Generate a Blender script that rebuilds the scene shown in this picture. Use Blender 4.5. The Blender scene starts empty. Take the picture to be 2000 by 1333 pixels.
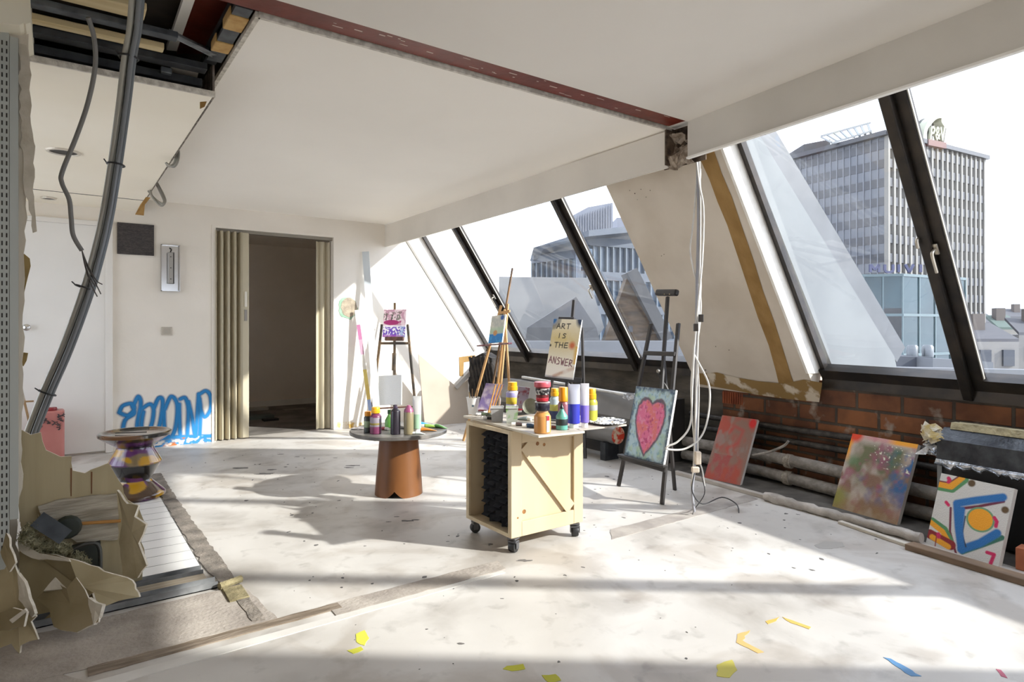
import bpy, bmesh, math, random
import numpy as np
from mathutils import Vector, Matrix, noise
random.seed(7); rng = np.random.default_rng(5)
scn = bpy.context.scene
COL = scn.collection

# ------------------------------------------------------------------ camera
CAM_H, F, CX, HY = 1.30, 1223.0, 1000.0, 638.0        # eye height, focal length and horizon row of the 2000x1333 frame
YAW = math.atan(880.0 / 1223.0)
FW = Vector((math.sin(YAW), math.cos(YAW), 0)); RT = Vector((math.cos(YAW), -math.sin(YAW), 0))
cam_d = bpy.data.cameras.new('camera'); cam = bpy.data.objects.new('camera', cam_d); COL.objects.link(cam)
cam.location = (0, 0, CAM_H); cam.rotation_euler = (math.pi / 2, 0, -YAW)
cam_d.sensor_width = 36; cam_d.lens = 36 * F / 2000.0; cam_d.shift_y = (HY - 666.5) / 2000.0
cam_d.clip_start = .05; cam_d.clip_end = 600
scn.camera = cam

# ------------------------------------------------------------------ world, sun, exposure
SUN_TRAVEL = Vector((-1.10, 1.42, -1.0)).normalized()
world = bpy.data.worlds.new('hazy_sky'); scn.world = world; world.use_nodes = True
wn = world.node_tree.nodes; wl = world.node_tree.links; wn.clear()
wo = wn.new('ShaderNodeOutputWorld'); bg = wn.new('ShaderNodeBackground'); tc = wn.new('ShaderNodeTexCoord')
nz = wn.new('ShaderNodeTexNoise'); rp = wn.new('ShaderNodeValToRGB')
nz.inputs['Scale'].default_value = 1.6; nz.inputs['Detail'].default_value = 3
rp.color_ramp.elements[0].position = .35; rp.color_ramp.elements[0].color = (.76, .80, .90, 1)
rp.color_ramp.elements[1].position = .70; rp.color_ramp.elements[1].color = (.86, .88, .95, 1)
wl.new(tc.outputs['Generated'], nz.inputs['Vector']); wl.new(nz.outputs['Fac'], rp.inputs['Fac'])
wl.new(rp.outputs['Color'], bg.inputs['Color']); wl.new(bg.outputs[0], wo.inputs['Surface'])
bg.inputs['Strength'].default_value = SKY = 2.8
sun_d = bpy.data.lights.new('sun', 'SUN'); sun = bpy.data.objects.new('sun', sun_d); COL.objects.link(sun)
sun_d.energy = 6.2; sun_d.angle = math.radians(1.2); sun_d.color = (1.0, .94, .85)
sun.rotation_euler = SUN_TRAVEL.to_track_quat('-Z', 'Y').to_euler()
scn.view_settings.view_transform = 'Standard'; scn.view_settings.look = 'None'
scn.view_settings.exposure = 0.74; scn.view_settings.gamma = 1.0; scn.view_settings.use_curve_mapping = False
scn.cycles.max_bounces = 12; scn.cycles.diffuse_bounces = 8; scn.cycles.transparent_max_bounces = 24
scn.cycles.sample_clamp_indirect = 6; scn.cycles.use_denoising = True

# ------------------------------------------------------------------ projection helpers (pixel of the photograph -> point in the room)
def ray(px, py): return FW + RT * ((px - CX) / F) + Vector((0, 0, (HY - py) / F))
EYE = Vector((0, 0, CAM_H))
def on_plane(px, py, p0, n):
    r = ray(px, py); n = Vector(n); return EYE + r * ((Vector(p0) - EYE).dot(n) / r.dot(n))
def on_z(px, py, z=0): return on_plane(px, py, (0, 0, z), (0, 0, 1))
def on_y(px, py, y): return on_plane(px, py, (0, y, 0), (0, 1, 0))
def on_x(px, py, x): return on_plane(px, py, (x, 0, 0), (1, 0, 0))
def at_d(px, py, d): return EYE + ray(px, py) * d
def depth(p): return (Vector(p) - EYE).dot(FW)

# ------------------------------------------------------------------ materials
def lin(c):
    if isinstance(c, str):
        c = [int(c[i:i+2], 16) / 255 for i in (0, 2, 4)]
        return tuple(x / 12.92 if x <= .04045 else ((x + .055) / 1.055) ** 2.4 for x in c)
    return tuple(c)
_m = {}
def mat(name, c1, c2=None, scale=6, rough=.6, metal=0, bump=0, bscale=None, lo=.4, hi=.65, stretch=None, detail=5, dist=0.0, spec=None, coat=0):
    if name in _m: return _m[name]
    m = bpy.data.materials.new(name); m.use_nodes = True; _m[name] = m
    N = m.node_tree.nodes; L = m.node_tree.links; b = N['Principled BSDF']
    b.inputs['Base Color'].default_value = (*lin(c1), 1); b.inputs['Roughness'].default_value = rough; b.inputs['Metallic'].default_value = metal
    if spec is not None: b.inputs['Specular IOR Level'].default_value = spec
    if coat: b.inputs['Coat Weight'].default_value = coat
    if c2 is not None or bump:
        t = N.new('ShaderNodeTexCoord'); mp = N.new('ShaderNodeMapping'); L.new(t.outputs['Object'], mp.inputs['Vector'])
        if stretch: mp.inputs['Scale'].default_value = stretch
    if c2 is not None:
        n = N.new('ShaderNodeTexNoise'); n.inputs['Scale'].default_value = scale; n.inputs['Detail'].default_value = detail; n.inputs['Distortion'].default_value = dist
        L.new(mp.outputs[0], n.inputs['Vector'])
        r = N.new('ShaderNodeValToRGB'); L.new(n.outputs['Fac'], r.inputs['Fac']); L.new(r.outputs['Color'], b.inputs['Base Color'])
        r.color_ramp.elements[0].position = lo; r.color_ramp.elements[0].color = (*lin(c1), 1)
        r.color_ramp.elements[1].position = hi; r.color_ramp.elements[1].color = (*lin(c2), 1)
    if bump:
        n2 = N.new('ShaderNodeTexNoise'); n2.inputs['Scale'].default_value = bscale or scale * 4; n2.inputs['Detail'].default_value = 4
        L.new(mp.outputs[0], n2.inputs['Vector'])
        bp = N.new('ShaderNodeBump'); bp.inputs['Strength'].default_value = bump; bp.inputs['Distance'].default_value = .01
        L.new(n2.outputs['Fac'], bp.inputs['Height']); L.new(bp.outputs[0], b.inputs['Normal'])
    return m
def attr_mat(name, rough=.6, bump=0, bscale=60, coat=0, alpha=False):
    m = mat(name, (.5, .5, .5), rough=rough, bump=bump, bscale=bscale, coat=coat)
    N = m.node_tree.nodes; L = m.node_tree.links; a = N.new('ShaderNodeAttribute'); a.attribute_name = 'Col'
    L.new(a.outputs['Color'], N['Principled BSDF'].inputs['Base Color'])
    if alpha: L.new(a.outputs['Alpha'], N['Principled BSDF'].inputs['Alpha'])
    return m
def glass_mat(name, tint=(.96, .98, 1), dirt=.0, dscale=3, dcol=(.75, .78, .85), refl=.08):
    m = bpy.data.materials.new(name); m.use_nodes = True; N = m.node_tree.nodes; L = m.node_tree.links; N.clear(); _m[name] = m
    o = N.new('ShaderNodeOutputMaterial'); t = N.new('ShaderNodeBsdfTransparent'); g = N.new('ShaderNodeBsdfGlossy'); mx = N.new('ShaderNodeMixShader')
    t.inputs[0].default_value = (*tint, 1); g.inputs['Roughness'].default_value = .02; mx.inputs[0].default_value = refl
    L.new(t.outputs[0], mx.inputs[1]); L.new(g.outputs[0], mx.inputs[2]); last = mx
    if dirt:
        d = N.new('ShaderNodeBsdfDiffuse'); d.inputs[0].default_value = (*dcol, 1); m2 = N.new('ShaderNodeMixShader')
        c = N.new('ShaderNodeTexCoord'); n = N.new('ShaderNodeTexNoise'); n.inputs['Scale'].default_value = dscale; n.inputs['Detail'].default_value = 4; n.inputs['Distortion'].default_value = .2
        sp = N.new('ShaderNodeSeparateXYZ'); L.new(c.outputs['Object'], sp.inputs[0])
        zr = N.new('ShaderNodeMapRange'); zr.inputs['From Min'].default_value = 2.0; zr.inputs['From Max'].default_value = .95; zr.inputs['To Min'].default_value = .02; zr.inputs['To Max'].default_value = dirt
        L.new(sp.outputs['Z'], zr.inputs['Value'])
        r = N.new('ShaderNodeMapRange'); r.inputs['From Min'].default_value = .38; r.inputs['From Max'].default_value = .68; r.inputs['To Min'].default_value = .15; r.inputs['To Max'].default_value = 1
        L.new(c.outputs['Object'], n.inputs['Vector']); L.new(n.outputs['Fac'], r.inputs['Value'])
        mu = N.new('ShaderNodeMath'); mu.operation = 'MULTIPLY'; L.new(zr.outputs[0], mu.inputs[0]); L.new(r.outputs[0], mu.inputs[1])
        L.new(mu.outputs[0], m2.inputs[0]); L.new(mx.outputs[0], m2.inputs[1]); L.new(d.outputs[0], m2.inputs[2]); last = m2
    L.new(last.outputs[0], o.inputs['Surface']); return m

# ------------------------------------------------------------------ mesh builder
def frame_of(d, up=None):
    d = Vector(d).normalized(); up = Vector(up) if up is not None else (Vector((0, 0, 1)) if abs(d.z) < .95 else Vector((0, 1, 0)))
    s = d.cross(up)
    if s.length < 1e-6: s = d.cross(Vector((1, 0, 0)))
    s.normalize(); u = s.cross(d).normalized(); return d, s, u
class MB:
    def __init__(s): s.v = []; s.f = []; s.mi = []; s.sm = []
    def add(s, vs, fs, mi=0, smooth=False):
        o = len(s.v); s.v += [Vector(v) for v in vs]
        for f in fs: s.f.append([i + o for i in f]); s.mi.append(mi); s.sm.append(smooth)
        return s
    def box(s, a, b, mi=0, rot=None, bev=0):
        a = Vector(a); b = Vector(b); c = (a + b) / 2; h = (b - a) / 2; h = Vector((abs(h.x), abs(h.y), abs(h.z)))
        return s.obox(c, Vector((1, 0, 0)), Vector((0, 1, 0)), Vector((0, 0, 1)), h, mi, bev, rot)
    def obox(s, c, ax, ay, az, h, mi=0, bev=0, rot=None):
        c = Vector(c)
        if rot: ax, ay, az = rot @ ax, rot @ ay, rot @ az
        if bev <= 0:
            vs = [c + ax * (h[0] * i) + ay * (h[1] * j) + az * (h[2] * k) for k in (-1, 1) for i, j in ((-1, -1), (1, -1), (1, 1), (-1, 1))]
            return s.add(vs, [(3, 2, 1, 0), (4, 5, 6, 7), (0, 1, 5, 4), (1, 2, 6, 5), (2, 3, 7, 6), (3, 0, 4, 7)], mi)
        bev = min(bev, min(h) * .45); vs = []                      # chamfered box
        for sx in (-1, 1):
            for sy in (-1, 1):
                for sz in (-1, 1):
                    for q in range(3):
                        d = [h[0] - bev, h[1] - bev, h[2] - bev]; d[q] = h[q]
                        vs.append(c + ax * (sx * d[0]) + ay * (sy * d[1]) + az * (sz * d[2]))
        idx = lambda sx, sy, sz, q: (((sx > 0) * 2 + (sy > 0)) * 2 + (sz > 0)) * 3 + q
        fs = []
        for q in range(3):
            for sg in (-1, 1):
                cr = []
                for a, b in ((-1, -1), (1, -1), (1, 1), (-1, 1)):
                    t = [0, 0, 0]; t[q] = sg; t[(q + 1) % 3] = a; t[(q + 2) % 3] = b; cr.append(idx(*t, q))
                fs.append(cr if sg > 0 else cr[::-1])
        for q in range(3):
            a_, b_ = (q + 1) % 3, (q + 2) % 3
            for sa in (-1, 1):
                for sb in (-1, 1):
                    t0 = [0, 0, 0]; t0[q] = -1; t0[a_] = sa; t0[b_] = sb; t1 = list(t0); t1[q] = 1
                    fs.append([idx(*t0, a_), idx(*t1, a_), idx(*t1, b_), idx(*t0, b_)])
        for sx in (-1, 1):
            for sy in (-1, 1):
                for sz in (-1, 1): fs.append([idx(sx, sy, sz, q) for q in range(3)])
        return s.add(vs, fs, mi)
    def bar(s, p0, p1, w, t, up=None, mi=0, bev=.0):
        p0 = Vector(p0); p1 = Vector(p1); d, sd, u = frame_of(p1 - p0, up)
        return s.obox((p0 + p1) / 2, d, sd, u, ((p1 - p0).length / 2, w / 2, t / 2), mi, bev)
    def prism(s, poly, vec, mi=0, mi_side=None):
        vec = Vector(vec); n = len(poly); P = [Vector(p) for p in poly]
        s.add(P + [p + vec for p in P], [list(range(n))[::-1], [i + n for i in range(n)]], mi)
        s.add(P + [p + vec for p in P], [(i, (i + 1) % n, (i + 1) % n + n, i + n) for i in range(n)], mi if mi_side is None else mi_side)
        return s
    def tube(s, pts, r, n=8, mi=0, closed=True, smooth=True):
        pts = [Vector(p) for p in pts]; R = r if isinstance(r, (list, tuple)) else [r] * len(pts); vs = []; fs = []
        d, sd, u = frame_of(pts[1] - pts[0])
        for i, p in enumerate(pts):
            t = (pts[min(i + 1, len(pts) - 1)] - pts[max(i - 1, 0)]).normalized()
            sd = (sd - t * sd.dot(t)); sd.normalize(); u = sd.cross(t)
            for k in range(n):
                a = 2 * math.pi * k / n; vs.append(p + (sd * math.cos(a) + u * math.sin(a)) * R[i])
        for i in range(len(pts) - 1):
            for k in range(n): fs.append((i * n + k, i * n + (k + 1) % n, (i + 1) * n + (k + 1) % n, (i + 1) * n + k))
        s.add(vs, fs, mi, smooth)
        if closed:
            s.add(vs[:n], [list(range(n))], mi); s.add(vs[-n:], [list(range(n))[::-1]], mi)
        return s
    def lathe(s, prof, c=(0, 0, 0), n=24, mi=0, axis=(0, 0, 1), smooth=True, mis=None):
        c = Vector(c); a, x, y = frame_of(axis); vs = []
        for r, h in prof:
            for k in range(n):
                t = 2 * math.pi * k / n; vs.append(c + a * h + (x * math.cos(t) + y * math.sin(t)) * r)
        for i in range(len(prof) - 1):
            s_mi = mi if mis is None else mis[i]; o = i * n
            s.add(vs[o:o + 2 * n], [(k, (k + 1) % n, n + (k + 1) % n, n + k) for k in range(n)], s_mi, smooth)
        if prof[0][0] > 1e-6: s.add(vs[:n], [list(range(n))[::-1]], mi if mis is None else mis[0])
        if prof[-1][0] > 1e-6: s.add(vs[-n:], [list(range(n))], mi if mis is None else mis[-1])
        return s
    def mesh(s, name, mats):
        me = bpy.data.meshes.new(name); me.from_pydata([tuple(v) for v in s.v], [], s.f)
        for m in (mats if isinstance(mats, (list, tuple)) else [mats]): me.materials.append(m)
        me.polygons.foreach_set('material_index', s.mi); me.polygons.foreach_set('use_smooth', s.sm)
        bm = bmesh.new(); bm.from_mesh(me); bmesh.ops.remove_doubles(bm, verts=bm.verts, dist=1e-5); bmesh.ops.recalc_face_normals(bm, faces=bm.faces); bm.to_mesh(me); bm.free()
        if any(s.sm): me.set_sharp_from_angle(angle=math.radians(38))
        me.update(); return me
W = {}
def wmat(o): return W.get(o.name, Matrix.Identity(4))
def put(name, geo, mats, parent=None, world=False, kind=None, label=None):
    me = geo.mesh(name, mats) if isinstance(geo, MB) else geo
    if world and parent is not None:
        me.transform(wmat(parent).inverted())
    o = bpy.data.objects.new(name, me); COL.objects.link(o)
    if parent is not None: o.parent = parent; W[o.name] = wmat(parent)
    if kind: o['kind'] = kind
    if label: o['label'] = label
    return o
def thing(name, label, cat, loc=(0, 0, 0), rz=0, group=None, kind=None):
    o = bpy.data.objects.new(name, None); COL.objects.link(o); o.location = loc; o.rotation_euler = (0, 0, rz); o.empty_display_size = .05
    W[o.name] = Matrix.Translation(Vector(loc)) @ Matrix.Rotation(rz, 4, 'Z')
    if label: o['label'] = label
    if cat: o['category'] = cat
    if group: o['group'] = group
    if kind: o['kind'] = kind
    return o
def tag(o, label, cat, group=None, kind=None):
    o['label'] = label; o['category'] = cat
    if group: o['group'] = group
    if kind: o['kind'] = kind
    # move the origin to the base of the mesh
    if o.type == 'MESH' and o.parent is None and len(o.data.vertices):
        co = [v.co for v in o.data.vertices]; lo = Vector((min(c.x for c in co), min(c.y for c in co), min(c.z for c in co))); hi = Vector((max(c.x for c in co), max(c.y for c in co), 0))
        b = Vector(((lo.x + hi.x) / 2, (lo.y + hi.y) / 2, lo.z)); o.data.transform(Matrix.Translation(-b)); o.location = b
        W[o.name] = Matrix.Translation(b)
    return o
def struct(name, geo, mats, parent=None): return put(name, geo, mats, parent, kind='structure')
def smooth_path(pts, n=8):
    pts = [Vector(p) for p in pts]; out = []
    for i in range(len(pts) - 1):
        p0 = pts[max(i - 1, 0)]; p1 = pts[i]; p2 = pts[i + 1]; p3 = pts[min(i + 2, len(pts) - 1)]
        for k in range(n):
            t = k / n; out.append(.5 * ((2 * p1) + (p2 - p0) * t + (2 * p0 - 5 * p1 + 4 * p2 - p3) * t * t + (-p0 + 3 * p1 - 3 * p2 + p3) * t ** 3))
    out.append(pts[-1]); return out
def rough_poly(poly, step=.03, amp=.008, seed=0):                 # a torn outline: jittered subdivision of a polygon
    r = random.Random(seed); out = []; n = len(poly)
    for i in range(n):
        a = Vector(poly[i]); b = Vector(poly[(i + 1) % n]); k = max(1, int((b - a).length / step))
        for j in range(k):
            p = a.lerp(b, j / k)
            if j: p = p + Vector((r.uniform(-amp, amp), 0, r.uniform(-amp, amp)))
            out.append(p)
    return out
# ------------------------------------------------------------------ painting with numpy (vertex colours of a fine grid)
def vnoise(u, v, s, seed=0, octs=3):
    r = np.random.default_rng(seed); out = np.zeros_like(u); amp = 1; tot = 0
    for o in range(octs):
        g = r.random((int(s) + 3, int(s) + 3)); x = np.clip(u, 0, 1) * s; y = np.clip(v, 0, 1) * s
        i = x.astype(int); j = y.astype(int); fx = x - i; fy = y - j; fx = fx * fx * (3 - 2 * fx); fy = fy * fy * (3 - 2 * fy)
        out += amp * ((g[i, j] * (1 - fx) + g[i + 1, j] * fx) * (1 - fy) + (g[i, j + 1] * (1 - fx) + g[i + 1, j + 1] * fx) * fy)
        tot += amp; amp *= .5; s *= 2
    return out / tot
def dist_poly(u, v, pts, asp=1.0):
    d = np.full(u.shape, 9.0)
    for (x0, y0), (x1, y1) in zip(pts[:-1], pts[1:]):
        dx, dy = x1 - x0, (y1 - y0) * asp; L2 = dx * dx + dy * dy + 1e-12
        t = np.clip(((u - x0) * dx + (v - y0) * asp * dy) / L2, 0, 1)
        d = np.minimum(d, np.hypot(u - x0 - t * dx, (v - y0) * asp - t * dy))
    return d
def mixc(img, col, a):
    c = np.array(lin(col)); return img * (1 - a[..., None]) + c * a[..., None]
def sst(d, r, soft): return np.clip((r + soft - d) / (2 * soft), 0, 1)
def colour_grid(name, o, ex, ey, nx, ny, img, thick=None, m=None, edge=None):
    """fine sheet from corner o spanned by ex (u) and ey (v), coloured per vertex by img[ny,nx,3or4]; thick: vector towards the back"""
    o, ex, ey = Vector(o), Vector(ex), Vector(ey); vs = []; fs = []
    for j in range(ny):
        for i in range(nx): vs.append(o + ex * (i / (nx - 1)) + ey * (j / (ny - 1)))
    for j in range(ny - 1):
        for i in range(nx - 1): fs.append((j * nx + i, j * nx + i + 1, (j + 1) * nx + i + 1, (j + 1) * nx + i))
    nf = len(fs); cols = np.ones((len(vs), 4)); cols[:, :img.shape[2]] = img.reshape(-1, img.shape[2])
    if thick is not None:
        k = len(vs); t = Vector(thick); q = [o, o + ex, o + ex + ey, o + ey]; vs += q + [p + t for p in q]
        fs += [(k + 7, k + 6, k + 5, k + 4)] + [(k + a, k + 4 + a, k + 4 + (a + 1) % 4, k + (a + 1) % 4) for a in range(4)]
        ec = np.ones((8, 4)); ec[:, :3] = lin(edge or 'e8e4dc'); cols = np.vstack([cols, ec])
    me = bpy.data.meshes.new(name); me.from_pydata([tuple(v) for v in vs], [], fs); me.materials.append(m)
    at = me.color_attributes.new('Col', 'FLOAT_COLOR', 'POINT'); at.data.foreach_set('color', cols.astype(np.float32).ravel()); me.update()
    return me
def uvgrid(nx, ny): return np.meshgrid(np.linspace(0, 1, nx), np.linspace(0, 1, ny))
# ================================================================== SETTING
WHITE = mat('white_plaster', 'eeebe4', 'e6e2d9', scale=1.3, rough=.75, bump=.08, bscale=30)
WALLW = mat('white_wall_paint', 'e6dfd4', 'ddd6ca', scale=1.1, rough=.7, bump=.10, bscale=25)
CEILM = mat('ceiling_paint', 'f8f3ea', 'f4efe6', scale=.8, rough=.85)
GREYD = mat('dark_grey_void', '2a2826', '3c3833', scale=5, rough=.9)
BRDC = mat('bare_board_core', 'a88f5c', '8f7443', scale=9, rough=.9, bump=.2)
BLKM = mat('black_window_metal', '24201d', '383029', scale=7, rough=.38, metal=.35)
CONC = mat('raw_concrete', '6f6a62', 'a39b8e', scale=4, rough=.9, bump=.5, bscale=40, lo=.3, hi=.75)
# ---- floor material: worn white screed
def floor_material():
    m = mat('worn_white_floor', 'd9d5ce', rough=.42, bump=.12, bscale=9)
    N = m.node_tree.nodes; L = m.node_tree.links; b = N['Principled BSDF']; t = N.new('ShaderNodeTexCoord')
    def nz(s, d=6, dist=0, stretch=None):
        n = N.new('ShaderNodeTexNoise'); n.inputs['Scale'].default_value = s; n.inputs['Detail'].default_value = d; n.inputs['Distortion'].default_value = dist
        if stretch:
            mp = N.new('ShaderNodeMapping'); mp.inputs['Scale'].default_value = stretch; L.new(t.outputs['Object'], mp.inputs[0]); L.new(mp.outputs[0], n.inputs['Vector'])
        else: L.new(t.outputs['Object'], n.inputs['Vector'])
        return n.outputs['Fac']
    def rmp(src, a, b_, ca, cb):
        r = N.new('ShaderNodeValToRGB'); r.color_ramp.elements[0].position = a; r.color_ramp.elements[1].position = b_
        r.color_ramp.elements[0].color = (*lin(ca), 1); r.color_ramp.elements[1].color = (*lin(cb), 1); L.new(src, r.inputs[0]); return r.outputs[0]
    def mul(a, c, f=1):
        x = N.new('ShaderNodeMix'); x.data_type = 'RGBA'; x.blend_type = 'MULTIPLY'; x.inputs[0].default_value = f; L.new(a, x.inputs[6]); L.new(c, x.inputs[7]); return x.outputs[2]
    base = rmp(nz(1.1, 7, .6), .32, .7, 'b4afa8', 'cbc7c1')
    base = mul(base, rmp(nz(2.2, 8, .5), .30, .48, 'b9b3ad', 'ffffff'), .55)
    base = mul(base, rmp(nz(9, 8, .3), .25, .42, '9a958f', 'ffffff'), .4)
    base = mul(base, rmp(nz(34, 2, .3), .18, .22, '6a6764', 'ffffff'), .5)
    base = mul(base, rmp(nz(1.6, 9, .8, (1, 1, 1)), .52, .60, 'ffffff', 'e4dfda'), .8)
    L.new(base, b.inputs['Base Color'])
    r = N.new('ShaderNodeMapRange'); r.inputs['To Min'].default_value = .3; r.inputs['To Max'].default_value = .65; L.new(nz(2.5), r.inputs[0]); L.new(r.outputs[0], b.inputs['Roughness'])
    return m
FLOORM = floor_material()
mb = MB().box((-2.6, -6, -.12), (5.3, 9.9, 0)); struct('floor', mb, FLOORM)

# facade base lines (bend under the brown strip of the pier)
YB = 3.0; SL = .688
def XB(y): return 4.95 + (.035 if y > YB else .13) * (y - YB)
def FP(y, z, off=0.0): return Vector((XB(y) - SL * (z - .96) - off, y, z))      # point on the sloping glass plane, off metres to the inside
NL = Vector((-1, .035, -SL)).normalized(); NR = Vector((-1, .13, -SL)).normalized()
def FN(y): return NL if y > YB else NR
YE = 7.7
# ---- back wall with folding-door opening, end wall joins the slope
x0, x1 = on_y(421, 640, YE).x, on_y(651, 640, YE).x; ZD = on_y(540, 455, YE).z
mb = MB()
mb.box((-2.6, YE, 0), (x0, YE + .16, 3.0)); mb.box((x1, YE, 0), (5.3, YE + .16, 3.0)); mb.box((x0, YE, ZD), (x1, YE + .16, 3.0))
struct('wall_back', mb, WALLW)
mb = MB()                                                        # dark room behind the opening
mb.box((-.2, 10.6, 0), (4.0, 10.7, 3.0)); mb.box((-.3, YE + .16, 0), (-.2, 10.6, 3.0)); mb.box((3.9, YE + .16, 0), (4.0, 10.6, 3.0)); mb.box((-.3, YE + .16, 2.62), (4.0, 10.7, 2.75)); mb.box((-.3, YE+.16, -.1), (4, 10.7, 0.0))
struct('wall_backroom', mb, mat('backroom_grey_paint', 'f0e6da', 'e6dccf', scale=1, rough=.9))
struct('baseboard_backroom', MB().box((-.2, 10.56, 0), (3.9, 10.6, .09)), WHITE)
# ---- ceilings
X1, X2 = .66, 3.37
mb = MB(); mb.box((.70, 2.86, 2.65), (3.47, YE, 2.668)); struct('ceiling', mb, CEILM)
struct('trim_1', MB().box((.695, 2.845, 2.642), (3.40, 2.862, 2.668)), mat('torn_board_edge', 'b9b2a6', 'dcd6ca', scale=30, rough=.9, bump=.4))
struct('trim_2', MB().box((.682, 2.85, 2.642), (.702, 7.7, 2.668)), _m['torn_board_edge'])
mb = MB(); mb.prism([(-2.6, 2.67, 2.65), (3.345, 2.67, 2.65), (2.27, -6, 2.65), (-2.6, -6, 2.65)], (0, 0, .018)); struct('ceiling_front', mb, mat('ceiling_paint_greyer', 'e6e1d9', 'dfdad2', scale=.8, rough=.85))
mb = MB(); mb.box((-1.3, 3.61, 2.52), (.655, YE, 2.54)); mb.box((-1.3, 6.99, 2.517), (.655, 7.0, 2.52), mi=1); mb.box((-1.3, 3.60, 2.512), (.66, 3.612, 2.542), mi=2)
struct('ceiling_left', mb, [mat('ceiling_left_cream', 'fbf4e4', 'f7efdd', scale=.8, rough=.85), GREYD, _m['torn_board_edge']])
# slab above everything (keeps the sky out)
mb = MB().box((-2.6, -6, 3.02), (3.3, 10.7, 3.2)); mb.box((3.3, 2.67, 3.02), (3.75, 10.7, 3.2)); struct('ceiling_slab', mb, GREYD)
struct('ceiling_lining', MB().prism([(3.60, -6, 2.72), (3.60, 7.86, 2.72), (4.12, 7.86, 2.72), (3.55, 2.9, 2.72), (2.6, -6, 2.72)], (0, 0, .3)), WHITE) if False else None
# ---- beam boards (downstand in front of the sloping windows)
mb = MB()
mb.prism([(3.37, 2.86, 2.64), (3.47, YE, 2.64), (3.47, YE, 2.35), (3.37, 2.86, 2.39)], (.022, 0, 0)); struct('trim_beam', mb, mat('beam_board_paint', 'ddd7cd', 'd3cdc3', scale=1.2, rough=.8))
mb = MB(); mb.prism([(3.345, 2.67, 2.66), (2.27, -6, 2.66), (2.27, -6, 2.405), (3.345, 2.67, 2.405)], (.022, 0, 0)); struct('trim_beam_front', mb, mat('beam_board_grey', 'd4cfc6', 'c9c4bb', scale=1.2, rough=.8))
struct('trim_3', MB().bar((3.345, 2.67, 2.408), (2.27, -6, 2.408), .028, .012), WHITE)
# red steel beam in the slot between the two ceilings
RED = mat('oxide_red_steel', '5e1f12', '7a2c1a', scale=7, rough=.45, bump=.15, lo=.3, hi=.8)
mb = MB(); mb.box((.30, 2.672, 2.657), (3.34, 2.822, 2.675)); mb.box((.30, 2.755, 2.735), (3.42, 2.77, 2.99)); mb.box((.3, 2.69, 2.985), (3.42, 2.84, 3.0))
for i in range(26):
    x = random.uniform(.9, 3.2); y = random.uniform(2.69, 2.79); mb.box((x, y, 2.6560), (x + random.uniform(.01, .06), y + random.uniform(.003, .009), 2.6575), mi=1)
struct('trim_steel_beam', mb, [RED, mat('chipped_primer', 'c9b6ad', rough=.8)])
struct('trim_4', MB().box((3.44, 2.60, 2.40), (3.45, 2.95, 2.66)).box((3.34, 2.845, 2.40), (3.45, 2.858, 2.655)), mat('torn_brown', '3a2c22', '6b5a49', scale=20, rough=.9, bump=.5))
mb = MB(); rr = random.Random(77); nq = 9; vs = []
for j in range(nq + 1):
    for i in range(nq + 1):
        vs.append(Vector((3.385 + .05 * rr.random() - .03 * math.sin(j * .8), 2.68 + .17 * i / nq + rr.uniform(-.01, .01), 2.40 + .21 * j / nq + rr.uniform(-.012, .012) - (.03 * (i / nq) if j < 2 else 0))))
mb.add(vs, [(j * (nq + 1) + i, j * (nq + 1) + i + 1, (j + 1) * (nq + 1) + i + 1, (j + 1) * (nq + 1) + i) for j in range(nq) for i in range(nq) if not (j > 6 and i < 3)])
struct('trim_crumpled_paper', mb, mat('crumpled_paper', 'b3a595', '7b6c5c', scale=25, rough=.9))
# void behind the downstand: closing board between beam top and glass
mb = MB()
for (ya, yb) in ((YB, YE), (-6, YB)):
    mb.prism([(3.30 if ya < 0 else 3.39, ya, 2.66), (3.49, yb, 2.66), FP(yb, 2.70) + Vector((.1, 0, 0)), FP(ya + 1e-3, 2.70) + Vector((.1, 0, 0))] if ya > 0 else
             [(2.30, ya, 2.66), (3.37, yb, 2.66), FP(yb - 1e-3, 2.70) + Vector((.1, 0, 0)), FP(ya, 2.70) + Vector((.1, 0, 0))], (0, 0, .5))
struct('ceiling_reveal', mb, WHITE)
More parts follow.
